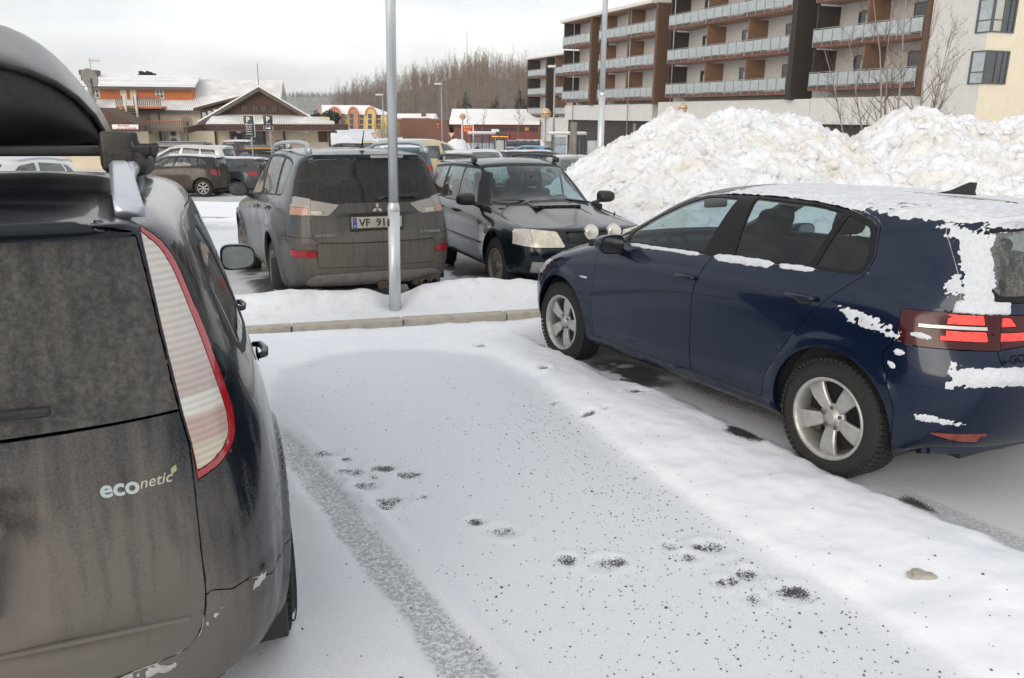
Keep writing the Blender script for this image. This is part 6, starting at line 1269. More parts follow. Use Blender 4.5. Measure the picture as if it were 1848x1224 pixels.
    # satellite dishes
    def dish(px,py,Yd,r_,lab):
        xx,zz=yp(px,py,Yd); t=thing('satellite_dish',lab,'satellite dish',(xx,Yd,zz)); d=MB(); d.lathe([(0,.09),(r_*.5,.07),(r_*.85,.03),(r_,0),(r_*.98,.02),(r_*.8,.06),(0,.13)],28,'Y',(0,0,0),0,True,Matrix.Rotation(R(18),4,'X')@Matrix.Scale(.82,4,(1,0,0))); d.build('dish',mat('dish_grey',(.25,.24,.235),.5,nscale=3,namt=.15),t); a=MB(); a.tube([(0,.05,0),(0,.12,-r_*.8),(0,.25,-r_*1.5)],.04,6); a.tube([(0,.05,-.3),(0,-r_*.7,-.12)],.02,5); a.build('dish_mount',GREYR,t); return t
    dish(160,145,Y-3.,.70,'large grey satellite dish at the left end of the orange dormer roof'); dish(336,222,Y-1.4,.50,'small satellite dish on the cream wall beside the brown eaves')
    an=thing('aerial','thin television aerial above the left satellite dish','aerial',(yp(162,130,Y)[0],Y,yp(162,140,Y)[1])); m=MB(); m.tube([(0,0,-.5),(0,0,1.2)],.02,6); m.tube([(-.1,0,1.05),(.75,0,1.05)],.012,5)
    for i in range(5): m.tube([(.0+i*.17,0,.85),(.0+i*.17,0,1.25)],.008,4)
    m.build('aerial_rods',GREYR,an)
    # brown shop front with white sign, in front of the long house's left end
    Ys=56.; t=thing('shop','low brown-roofed shop with a white sign, half hidden by the roof box','shop',(0,Ys,0)); a=lambda px,py:yp(px,py,Ys)
    m=MB(); x0,x1=a(80,0)[0],a(226,0)[0]; m.box((x0,.3,-3),(x1-.6,2.2,a(0,232)[1])); m.build('wall',CREAM2,t)
    m=MB(); zt_=a(0,198)[1]; zb_=a(0,229)[1]; xl=a(160,0)[0]; xr=a(222,0)[0]; m.add([(x0,-.3,zt_),(xl,-.3,zt_),(xr,-.3,zb_),(x0,-.3,zb_),(x0,2,zt_),(xl,2,zt_),(xr,2,zb_),(x0,2,zb_)],[(0,3,2,1),(4,5,6,7),(1,2,6,5),(0,1,5,4),(3,7,6,2)]); m.build('roof',DBROWN,t)
    m=MB(); m.box((x0,-.9,a(0,240)[1]),(a(240,0)[0],-.3,a(0,229)[1])); m.build('canopy',BROWN,t)
    sg=thing('shop_sign','white fascia sign with red lettering under the brown shop roof','sign',(a(208,0)[0],Ys-1.0,a(0,232)[1])); m=MB(); m.rbox((0,0,0),(1.75,.10,.30),.02); m.build('sign_board',mat('sign_white',(.62,.58,.56),.6),sg)
    put_line('sign_lettering',.75,.12,Matrix.Translation((-.1,-.053,.02))@Matrix.Rotation(R(90),4,'X'),REDT,sg,3); put_line('sign_lettering',1.3,.09,Matrix.Translation((.1,-.053,-.12))@Matrix.Rotation(R(90),4,'X'),REDT,sg,4)
    turn(root,-25.,62.,12)
    # --- brown gabled shop
    Yb=50.; t=thing('gabled_shop','brown wooden shop with a wide gable, four small windows and a snowy skirt roof','shop',(0,Yb,0)); a=lambda px,py,y=Yb:yp(px,py,y)
    ax,az=a(464.6,160); lx,lz=a(384,211); rx_,rz_=a(549,210); zb=a(0,213)[1]
    m=MB(); m.prism([(lx,zb),(rx_,zb),(ax,az-.1)],0,.2,'Y'); m.build('gable_wall',DBROWN,t)
    m=MB(); th=.22
    for (x,z) in ((lx-.75,lz-.42),(rx_+.55,rz_-.34)):
        m.add([(x,-.5,z),(ax,-.5,az),(ax,9,az),(x,9,z),(x,-.5,z-th),(ax,-.5,az-th),(ax,9,az-th),(x,9,z-th)],[(0,1,2,3),(7,6,5,4),(0,4,5,1),(2,6,7,3),(3,7,4,0)])
    m.build('bargeboard',mat('barge',(.10,.085,.078),.7,nscale=5,namt=.3),t)
    m=MB()
    for (x,z) in ((lx-.75,lz-.42),(rx_+.55,rz_-.34)): m.add([(x,-.45,z+.01),(ax,-.45,az+.01),(ax,9,az+.01),(x,9,z+.01),(x,-.45,z+.10),(ax,-.45,az+.10),(ax,9,az+.10),(x,9,z+.10)],[(3,2,1,0),(4,5,6,7),(0,1,5,4),(2,3,7,6),(3,0,4,7)])
    m.build('roof_snow',SNOWR,t)
    for px,wd in ((440.5,9.5),(459,8.5),(473.5,9.5),(492,10)):
        x,z=a(px,199); win(t,x,z,wd*.0335*.86,.34,0,BROWN,WIN,(1,0),.05)
    # skirt roof and fascia
    ye=-2.6; e0,e1=yp(352,226,Yb+ye),yp(577,223,Yb+ye); u0,u1=a(388,209),a(546,210)
    m=MB(); m.add([(e0[0],ye,e0[1]),(e1[0],ye,e1[1]),(u1[0],0,u1[1]),(u0[0],0,u0[1]),(e0[0],ye,e0[1]-.12),(e1[0],ye,e1[1]-.12),(u1[0],0,u1[1]-.12),(u0[0],0,u0[1]-.12)],[(0,1,2,3),(7,6,5,4),(0,4,5,1),(1,5,6,2),(3,2,6,7),(0,3,7,4)]); m.add([(e1[0],ye,e1[1]),(e1[0]+.4,6,e1[1]),(u1[0],6,u1[1]),(u1[0],0,u1[1])],[(0,1,2,3)]); m.add([(e0[0],ye,e0[1]),(u0[0],0,u0[1]),(u0[0],6,u0[1]),(e0[0]-.4,6,e0[1])],[(0,1,2,3)]); m.build('skirt_roof',STONE2,t)
    f0,f1=yp(341,231,Yb+ye)[0],yp(602,231,Yb+ye)[0]; zf0,zf1=yp(460,237,Yb+ye)[1],yp(460,226.5,Yb+ye)[1]
    m=MB(); m.box((f0,ye-.25,zf0),(f1,ye-.02,zf1)); m.add([(f0,ye-.25,zf0),(f0,ye-.25,zf1),(f0-.5,ye-2.6,zf1-.12),(f0-.5,ye-2.6,zf0-.12),(f0+.2,ye-.25,zf0),(f0+.2,ye-.25,zf1),(f0-.3,ye-2.6,zf1-.12),(f0-.3,ye-2.6,zf0-.12)],[(0,1,2,3),(7,6,5,4),(0,3,7,4),(1,5,6,2),(3,2,6,7)]); m.build('fascia',BROWN,t); m=MB(); m.box((f0,ye-.2,zf0-.06),(f1-.9,-.1,zf0-.004)); m.build('eaves_soffit',mat('soffit_grey',(.22,.17,.14),.8),t)
    m=MB(); wx0,wx1=a(366,0)[0],a(577,0)[0]; m.box((wx0,-.1,-3),(wx1,9,zb-.02)); m.build('wall',CREAM2,t)
    def panel(nm,pa,pb,ya,yb,mt,y=-.1,th=.06): m=MB(); m.box((a(pa,0)[0],y-th,a(0,yb)[1]),(a(pb,0)[0],y-.005,a(0,ya)[1])); return m.build(nm,mt,t)
    panel('door',393,414,237,272,mat('door_brown',(.12,.075,.05),.6)); dpn=panel('door_window',397,409,243,256,WIN,-.16,.02); nt=panel('paper_notice',401,405,249,255,WHITE,-.185,.01)
    panel('shop_window',415,453,237,272,mat('shop_glass',(.10,.105,.11),.15,nscale=1.5,namt=.5,coat=.6)); panel('brown_panel',554,571,237,259,DBROWN); 
    for px in (368,411,455,491,575): panel('post',px-1.6,px+1.6,236,275,BROWN,-.1,.12)
    for px in (414,531): x,z=yp(px,235,Yb+ye+.6); l=MB(); l.lathe([(0,0),(.13,0),(.15,-.05),(.09,-.12),(0,-.13)],14,'Z',(x,ye+.8,zf0-.06)); l.build('soffit_lamp',mat('lamp_white',(.7,.7,.68),.4),t)
    x,z=a(501,263); l=MB(); l.lathe([(.34,0),(.34,-.06),(.27,-.06),(.27,0)],20,'Y',(x,-.12,z-.1)); l.build('round_vent',GREYR,t)
    # side dormer on the left slope, chimney, flagpole
    m=MB(); x0,z0=a(362,199); x1,z1=a(437,177); m.add([(x0,1.0,z0-.9),(x1,1.,z0-.1),(x1,1.,z1-.12),(x0,1.,z0-.12),(x0,4,z0-.9),(x1,4,z0-.1),(x1,4,z1-.12),(x0,4,z0-.12)],[(0,1,2,3),(7,6,5,4),(0,3,7,4),(1,5,6,2)]); dr=m.build('side_dormer',DBROWN,t); m=MB(); m.add([(x0-.35,.7,z0-.12),(x1,.7,z1-.05),(x1,4.2,z1-.05),(x0-.35,4.2,z0-.12),(x0-.35,.7,z0+.03),(x1,.7,z1+.10),(x1,4.2,z1+.10),(x0-.35,4.2,z0+.03)],[(3,2,1,0),(4,5,6,7),(0,1,5,4),(3,0,4,7)]); m.build('dormer_roof',BROWN,dr)
    for i in range(3):
        xx=x0+.12+i*.32; q=MB(); q.box((xx,.9,z0-.72+i*.10),(xx+.22,.985,z0-.22+i*.10)); q.build('dormer_window',WINL,dr)
    x,z=yp(521,193,Yb+3); m=MB(); m.box((x-.25,2.7,z-1.),(x+.28,3.2,z+.12)); m.box((x-.32,2.6,z+.12),(x+.35,3.3,z+.22)); m.build('chimney',GREYR,t)
    for px,y0,y1,lab in ((464.5,163,118,'tall thin mast on the apex of the brown gable'),(446,165,172,None)):
        if lab: x,z=a(px,y0); q=thing('mast',lab,'mast',(x,Yb,z)); m=MB(); m.tube([(0,.1,-.2),(0,.1,a(px,y1)[1]-z)],.018,6); m.lathe([(0,.04),(.03,.0),(0,-.04)],8,'Z',(0,.1,a(px,y1)[1]-z)); m.build('mast_pole',GREYR,q)
    turn(t,-15.3,50.,15)
    # --- yellow hotel
    Yh=230.; t=thing('yellow_building','distant yellow three-storey building with red-rimmed gables and a snowy roof','building',(0,Yh,0)); a=lambda px,py,y=Yh:yp(px,py,y)
    YEL=mat('yellow_render',(.62,.45,.18),.85,nscale=.4,namt=.1); PINK=mat('pink_render',(.42,.21,.14),.85); zt_=a(0,207)[1]; zb_=-3.; xa,xb=a(561,0)[0],a(687,0)[0]; zr=a(0,191)[1]
    m=MB(); m.box((xa,0,zb_),(xb,12,zt_)); m.build('wall',YEL,t)
    m=MB(); m.add([(a(567,0)[0],-.6,zt_-.2),(xb+.3,-.6,zt_-.2),(a(648,0)[0],6,zr),(a(557,0)[0],6,zr),(xb+.3,13,zt_-.2),(a(567,0)[0],13,zt_-.2)],[(0,1,2,3),(1,4,2),(4,5,3,2)]); m.build('roof',SNOWR,t)
    m=MB(); m.add([(a(552,0)[0],1,zt_-.2),(a(567,0)[0],-.5,zt_-.2),(a(557,0)[0],6,zr-.1)],[(0,1,2)]); m.add([(a(552,0)[0],1,zb_),(a(567,0)[0],-.5,zb_),(a(567,0)[0],-.5,zt_-.2),(a(552,0)[0],1,zt_-.2)],[(0,1,2,3)]); m.build('gable_wall',PINK,t)
    for px,hw_ in ((592,9.5),(626.5,8),(659,8.5)):
        x,_=a(px,0); wv=hw_*Yh/1495; m=MB(); zz=a(0,200)[1]; n=10; pts=[(x-wv,zb_),(x+wv,zb_)]+[(x+wv*math.cos(math.pi*k/n),zt_-.3+ (zz-zt_+.9)*math.sin(math.pi*k/n)) for k in range(n+1)]
        m.prism(pts,-1.1,.0,'Y'); gb=m.build('bay',PINK if px<650 else YEL,t); m=MB(); m.tube([(x+(wv+.15)*math.cos(math.pi*k/n),-1.15,zt_-.3+(zz-zt_+1.0)*math.sin(math.pi*k/n)) for k in range(n+1)],.28,6); m.build('arch_trim',mat('arch_orange',(.55,.20,.07),.7),gb)
    for px in (583,609,619,634,640,651,667,676,682):
        for py in (211,221,231):
            x,z=a(px,py); m=MB(); m.box((x-.5,-.06 if px in(583,609,640,651,676,682) else -1.2,z-.6),(x+.5,-.01 if px in(583,609,640,651,676,682) else -1.11,z+.6)); m.build('window',WIN,t)
    # --- small white hut roofs and brick buildings beyond
    BRICK=mat('red_brick',(.16,.075,.05),.85,nscale=3,namt=.25); RBOARD=mat('red_boards',(.19,.06,.048),.8,nscale=2,namt=.25)
    Yr=130.; a=lambda px,py,y=Yr:yp(px,py,y)
    t=thing('brick_building','low brown-red brick building with sloped right end and orange emblem','building',(0,Yr,0)); m=MB(); m.prism([(a(716,0)[0],-3),(a(808,0)[0],-3),(a(804,0)[0],a(0,232)[1]),(a(797,0)[0],a(0,217)[1]),(a(716,0)[0],a(0,215)[1])],0,14,'Y'); m.build('wall',BRICK,t)
    x,z=a(789,226); m=MB(); m.lathe([(0,-.05),(.28,-.05),(.28,0)],16,'Y',(x,-.01,z)); m.box((x-.22,-.06,z-.5),(x+.1,-.01,z-.1)); m.build('emblem',mat('emblem_orange',(.55,.13,.03),.6),t)
    t=thing('snowy_roof_house','long low house with snow-covered roof behind the brick building','house',(0,Yr+30,0)); a2=lambda px,py:yp(px,py,Yr+30); m=MB(); m.box((a2(690,0)[0],0,-3),(a2(770,0)[0],10,a2(0,214)[1])); m.build('wall',BRICK,t); m=MB(); m.prism([(-.5,a2(0,216)[1]),(10.5,a2(0,216)[1]),(5,a2(0,206)[1])],a2(688,0)[0],a2(775,0)[0],'X'); m.build('roof',SNOWR,t); m=MB(); x=a2(754,0)[0]; m.box((x-.4,2,a2(0,212)[1]),(x+.4,3,a2(0,204)[1])); m.build('chimney',BRICK,t)
    t=thing('red_building','long red-walled building with deep snow on its roof behind the bus shelters','building',(0,Yr,0)); m=MB(); m.box((a(812,0)[0],.6,-3),(a(974,0)[0],14,a(0,224)[1])); m.build('wall',RBOARD,t); m=MB(); m.box((a(812,0)[0],.55,-3),(a(838,0)[0],.58,a(0,226)[1])); m.build('brick_part',BRICK,t); m=MB(); zz=a(0,225)[1]; m.prism([(-.6,zz),(13,zz),(13,zz+.5),(6,a(0,205)[1]+.7),(-.6,zz+.45)],a(805,0)[0],a(974,0)[0],'X'); m.build('roof_snow',SNOWR,t)
    m=MB(); m.box((a(970,0)[0],.3,-3),(a(976,0)[0],.59,a(0,222)[1])); m.build('end_wall',RBOARD,t)
    for i in range(22):
        x,z=a(862+i*5,234); m=MB(); m.box((x-.14,.54,z-.28),(x+.14,.59,z+.28)); m.build('window',WIN,t)
    x,z=a(949,232.5); m=MB(); m.box((x-.32,.48,z-.26),(x+.32,.54,z+.26)); m.build('notice_board',mat('notice_orange',(.6,.22,.05),.6),t)
    # --- wooden fence by the shelters
    Yf=95.; a=lambda px,py,y=Yf:yp(px,py,y); t=thing('wooden_fence','long pale brown board fence between the red building and the bus shelters','fence',(0,Yf,0)); m=MB(); x=a(930,0)[0]; 
    while x<a(1000,0)[0]: m.box((x,0,-2.6),(x+.14,.03,a(0,253.5)[1])); x+=.15
    m.build('boards',mat('fence_wood',(.25,.19,.13),.85,nscale=3,namt=.3),t); m=MB(); m.box((a(930,0)[0],-.05,a(0,254.5)[1]),(a(1000,0)[0],.05,a(0,252)[1])); m.build('fence_rail',WHITE,t)
# ================================================================== parked cars further off
def copy_tree(o,parent=None):
    c=o.copy(); COL.objects.link(c)
    if parent: c.parent=parent
    for ch in o.children: copy_tree(ch,c)
    return c
PROTO_PAINT=paint('proto_paint',(.02,.02,.022),(.12,.105,.09),lo=-.1,hi=.5,metal=.2)
PARENT_GROUP='cars parked in the further rows'
def proto(kind):
    root=thing('parked_car','x','car',(0,0,-50)); pm=PROTO_PAINT
    base=dict(hatch=dict(wb=2.45,hw=.83,xf=3.17,xl=3.08,zl=.80,xm=2.72,zm=.95,xc=2.30,zc=1.04,xt=1.62,zt=1.40,zpk=1.475,zrr=1.44,xs=-.50,zs=1.39,xw=-.48,zw=1.34,xg=-.60,zg=1.03,xlamp=-.62,xr=-.66,belt=(1.02,1.03,1.05,1.07,1.09),yb=.77,yt=.64,yr=.54,ybr=.68,ytr=.57,xB=1.0,xC=.35,xD=-.25,ycf=.74,ycr=.73),
      estate=dict(wb=2.65,hw=.88,xf=3.50,xl=3.40,xr=-1.02,xs=-.84,zs=1.42,xw=-.78,zw=1.37,xg=-.93,zg=1.02,xlamp=-.97,zpk=1.475,zrr=1.455,xD=-.62,belt=(1.0,1.01,1.02,1.03,1.035)),
      suv=dict(hw=.90,wb=2.65,zb=.30,xf=3.52,xl=3.42,zl=.90,xm=3.0,zm=1.05,xc=2.45,zc=1.13,xt=1.65,zt=1.60,xpk=.9,zpk=1.69,zrr=1.66,xs=-.86,zs=1.62,xw=-.82,zw=1.55,xg=-.98,zg=1.15,xlamp=-1.0,zlamp=1.0,xr=-1.05,zr=.58,belt=(1.08,1.09,1.12,1.14,1.15),yb=.82,yt=.70,yr=.61,ybr=.78,ytr=.67,zs2=.55,zs3=.80,xD=-.6,xB=1.0,xC=.3,dxr=(.02,.06,.17)),
      van=dict(hw=.92,wb=2.92,zb=.28,xf=3.80,xl=3.74,zl=.95,xm=3.50,zm=1.10,xc=3.20,zc=1.18,xt=2.45,zt=1.78,xpk=1.5,zpk=1.93,zrr=1.92,xs=-.88,zs=1.88,xw=-.90,zw=1.80,xg=-.94,zg=1.15,xlamp=-.95,zlamp=.9,xr=-1.0,zr=.5,belt=(1.13,1.14,1.15,1.15,1.15),yb=.88,yt=.80,yr=.72,ybr=.86,ytr=.80,xB=1.9,xC=.8,xD=-.7,dxr=(.01,.03,.12),zs2=.5,zs3=.78))[kind]
    q=net(base); wb=base.get('wb',2.63); B=q[6]; T=q[8]   # belt and glass-top rows
    bt=[B[6],B[7],B[8],B[9],B[10]]; zt=lambda i,d=.035:T[i][2]-d
    xa,xb_,xc_,xd=B[4][0],B[7][0],.05,B[10][0]
    wf=rounded([(xa-.05,B[4][2]+.03),(xb_+.05,B[7][2]+.03),(T[7][0]+.06,zt(7)),(T[5][0],zt(5,.05)),(lerp(B[4][0],T[4][0],.5)-.10,lerp(B[4][2],T[4][2],.5))],.03)
    if kind=='van': wr=rounded([(xb_-.12,B[7][2]+.06),(.55,B[8][2]+.06),(.55,1.68),(T[7][0]-.02,1.69)],.05); wq=rounded([(.40,B[8][2]+.06),(-.65,B[9][2]+.06),(-.65,1.66),(.40,1.68)],.05)
    else: wr=rounded([(xb_-.04,B[7][2]+.03),(xc_+.12,B[9][2]+.03),(xc_+.12,zt(9)),(T[7][0]-.03,zt(7))],.03); wq=rounded([(xc_+.06,B[9][2]+.03),(xd+.06,B[10][2]+.03),(T[10][0]+.10,zt(10,.05)),(xc_+.08,zt(9))],.03)
    G,WT=q[6][14],q[8][14]
    rw=rounded([(0,G[2]+.02),(base.get('ybr',.7)-.10,G[2]+.03),(base.get('ytr',.57)-.04,WT[2]-.02),(0,WT[2]-.01)],.04)
    f6,f8=q[6],q[8]
    ws=rounded([(0,f6[0][2]+.04),(f6[3][1]-.06,f6[3][2]+.06),(f8[3][1]-.03,f8[3][2]-.0),(0,f8[0][2]-.0)],[0,.04,.06,0])
    zl=base.get('zlamp',.82); xr=base['xr']
    cuts=[('w1',SIDE,wf),('w2',SIDE,wr),('w3',SIDE,wq),('rw',REAR,rw,None,lambda c:c.x<.1),('ws',FRONT,ws,None,lambda c:c.x>1.2 and c.z>.95),
      ('tl',REAR,rounded([(.63,zl-.04),(.62,zl+.15),(.95,zl+.16),(.95,zl-.03)],.02),['body'],lambda c:c.x<-.3),('tl',SIDE,rounded([(xr-.1,zl-.09),(xr-.1,zl+.17),(xr+.16,zl+.17),(xr+.14,zl-.06)],.03),['body'],lambda c:c.x<-.3),
      ('hl',FRONT,rounded([(.42,base.get('zl',.755)-.11),(.42,base.get('zl',.755)+.01),(.95,base.get('zl',.755)+.03),(.95,base.get('zl',.755)-.10)],.02),['body'],lambda c:c.x>2.4 and c.z<1.),
      ('bump',SIDE,[(-.9*wb,.34),(2*wb,.34),(2*wb,.1),(-.9*wb,.1)],['body']),
      ('roof',TOP,rounded([(T[4][0]-.15,0),(T[4][0]-.15,.45),(T[6][0],base.get('yt',.665)-.07),(T[9][0],base.get('yt',.665)-.06),(q[9][14][0]+.04,base.get('ytr',.57)-.10),(q[9][14][0]+.02,0)],.05),['body'],lambda c:c.z>base['zpk']-.14 if False else c.z>base.get('zpk',1.465)-.13)]
    g=mat('far_glass',(.10,.12,.13),.06,nscale=2,namt=.5,spec=.9,coat=.3) if False else glass('far_glass',(.30,.35,.36),.12,(.25,.25,.25),1.7)
    pcs=[('body_shell',['body','roof'],pm,'sym',dict(gap=0,lip=.03)),('sill',['bump'],BLACK,'both',dict(gap=0,lip=.02)),('window',['w1'],g,'both',dict(gap=0,lip=.0,inset=.004,key='w1')),('window',['w2'],g,'both',dict(gap=0,lip=0,inset=.004,key='w2')),('window',['w3'],g,'both',dict(gap=0,lip=0,inset=.004,key='w3')),
      ('rear_window',['rw'],g,'sym',dict(gap=0,lip=0,inset=.004)),('windscreen',['ws'],g,'sym',dict(gap=0,lip=0,inset=.004)),('tail_light',['tl'],REDL,'both',dict(gap=.001,lip=.01)),('headlight',['hl'],CLEARL,'both',dict(gap=.001,lip=.01))]
    o=make_body(root,base,cuts,pcs,level=2,arch=(.33,.37),crease=[(6,3,12,.3)],flare=.012)
    me=piece(o['_bm'],o['_lay'],{o['_ids']['roof']},None,sym=True,gap=-.0,lip=.03,inset=-.028); obj('roof_snow',me,root,SNOWCAR)
    add_wheels(root,wb,2*base.get('hw',.893)-.25,.315,.19,.20,'seven',ALLOY,hero=False); wells(root,wb,.37,.33,.70)
    cabin(root,base.get('xc',2.4),base.get('zc',1.02),xr+.3,hw=.66,wheel=False); seats(root,[1.15],.5,.58,.44,ys=(.34,-.34)); seats(root,[],rear=.2)
    for s in (1,-1): mirror_part(root,Matrix(((0,-1,0,base.get('xc',2.42)-.5),(s,0,0,s*(base.get('hw',.893)+.06)),(0,0,1,base.get('belt',(1.02,))[0]+.07),(0,0,0,1))),BLACK,.19,.13,.1)
    root['proto']=kind; root['H']=base.get('zpk',1.465); return root
def build_parked():
    P={k:proto(k) for k in ('hatch','estate','suv','van')}; used=set()
    pc={}
    def col(nm,c,dirt=(.13,.115,.10),lo=-.15,hi=.45):
        if nm not in pc: pc[nm]=paint('far_'+nm,c,dirt,lo=lo,hi=hi,metal=.3,rough=.3)
        return pc[nm]
    def put(kind,cn,c,yaw,px,py,Y,label,snow=True,name='parked_car',X=None,dz=None,cat='car'):
        r=P[kind] if kind not in used else copy_tree(P[kind]); used.add(kind)
        d=Y*.9707+.42; x=(px-924)/1440*d if X is None else X
        if dz is None: dz=(1.73-(py-256.)/1440*d)-r['H']-(.03 if snow else 0)
        r.location=(x,Y,float(-.0323*Y)+dz); r.rotation_euler=(Matrix.Rotation(-TILT,4,'X')@Matrix.Rotation(R(yaw+90),4,'Z')).to_euler()
        r.name=name; r['label']=label; r['category']=cat; r['group']=PARENT_GROUP
        m=col(cn,c) if cn!='black' else paint('far_black',(.014,.013,.013),(.085,.066,.048),lo=.05,hi=.75,z0=.2,z1=1.2,metal=.3,rough=.22,streak=1.3)
        for ch in list(r.children):
            if ch.name.startswith('body_shell'): ch.material_slots[0].link='OBJECT'; ch.material_slots[0].material=m
            if ch.name.startswith('roof_snow') and not snow: bpy.data.objects.remove(ch)
        return r
    first=[(k,copy_tree(P[k])) for k in ()]
    # keep clean prototypes: every placed car is a copy, prototypes are removed at the end
    used.update(P.keys())
    put('hatch','black',None,91,0,284,29.6,'muddy black small hatchback parked side-on in the row nearest the island',snow=True,X=-11.05,dz=-.24)
    put('suv','white',(.55,.55,.54),90,345,263,33.5,'silver-white people carrier side-on behind the muddy black hatchback',X=-12.4)
    put('estate','grey',(.06,.065,.07),86,400,283,31.6,'grey estate with red tail lamp poking out past the muddy black hatchback',X=-10.5)
    put('suv','maroon',(.05,.012,.014),8,433,254,43,'off-roader with high red tail lamps and snowy roof before the brown shop')
    put('hatch','plum',(.018,.014,.028),62,462,284,36.5,'snow-dusted dark purple hatchback right of the left parking sign')
    put('estate','navy',(.012,.018,.035),40,470,275,41,'dark blue estate carrying a flat box with orange stripe',snow=False)
    put('hatch','blue',(.05,.12,.20),75,588,262,78,'tiny pale blue hatchback in front of the far snow heaps',snow=False); put('estate','dark',(.03,.035,.035),80,638,259,74,'tiny dark estate in front of the far snow heaps',snow=False)
    put('hatch','sky',(.08,.16,.24),85,615,262,82,'tiny bright blue hatchback between two others by the far snow heaps',snow=False)
    put('suv','steel',(.10,.14,.19),12,724,259,22.5,'steel-blue off-roader hidden behind the grey off-roader roof')
    put('van','cream',(.56,.48,.30),-56,0,250,31.5,'cream panel van with two side windows behind the grey off-roader and pole',snow=True,name='van',X=-4.75,dz=-.12,cat='van')
    put('hatch','silver',(.36,.36,.35),10,826,270,32,'silver hatchback just right of the cream van'); put('hatch','white',(.62,.61,.60),188,868,268,33.5,'white hatchback behind the dark estate roof rails')
    put('estate','graphite',(.04,.04,.042),-72,935,269,35,'dark graphite estate with snowy roof below the recycling containers'); put('estate','sage',(.13,.14,.125),188,1022,277,25.5,'grey-green estate with roof bars, at the foot of the snow pile')
    put('hatch','azure',(.10,.24,.34),60,978,262,52,'light blue hatchback left of the second bus shelter',snow=False); put('hatch','pearl',(.6,.6,.58),178,70,281,14.2,'white car seen across the people carrier roof'); put('hatch','red',(.22,.02,.02),184,905,271,38,'red hatchback with snowy roof between white and graphite cars')
    for k in P.values():
        for ch in list(k.children_recursive): bpy.data.objects.remove(ch)
        bpy.data.objects.remove(k)
    # roof boxes on two of them
    for px,py,Y,L,lab,stripe in ((338,257.5,33.5,2.1,'long dark roof box on the silver-white people carrier',False),(478,263,41,1.9,'flat dark roof box with orange stripe on the dark blue estate',True)):
        d=Y*.9707+.42; x=(px-924)/1440*d; z=1.73-(py-256)/1440*d-.0323*Y
        t=thing('roof_box',lab,'roof box',(x,Y,z-.28)); m=MB(); m.rbox((0,0,.14),(L,.75,.26),.11,0,None,4); m.rbox((.0,0,.02),(L*.8,.6,.10),.03); m.build('box_shell',mat('box_grey',(.05,.05,.055),.35,coat=.5),t)
        m=MB(); m.rbox((0,-.376,.10),(L*.86,.02,.05),.006); m.build('side_stripe',mat('stripe_orange',(.55,.28,.05),.5) if stripe else mat('stripe_grey',(.3,.29,.26),.5),t)
        m=MB()
        for xx in (-.5,.5): m.rbox((xx,0,-.10),(.05,1.1,.05),.01)
        m.build('bars',BLACK,t)
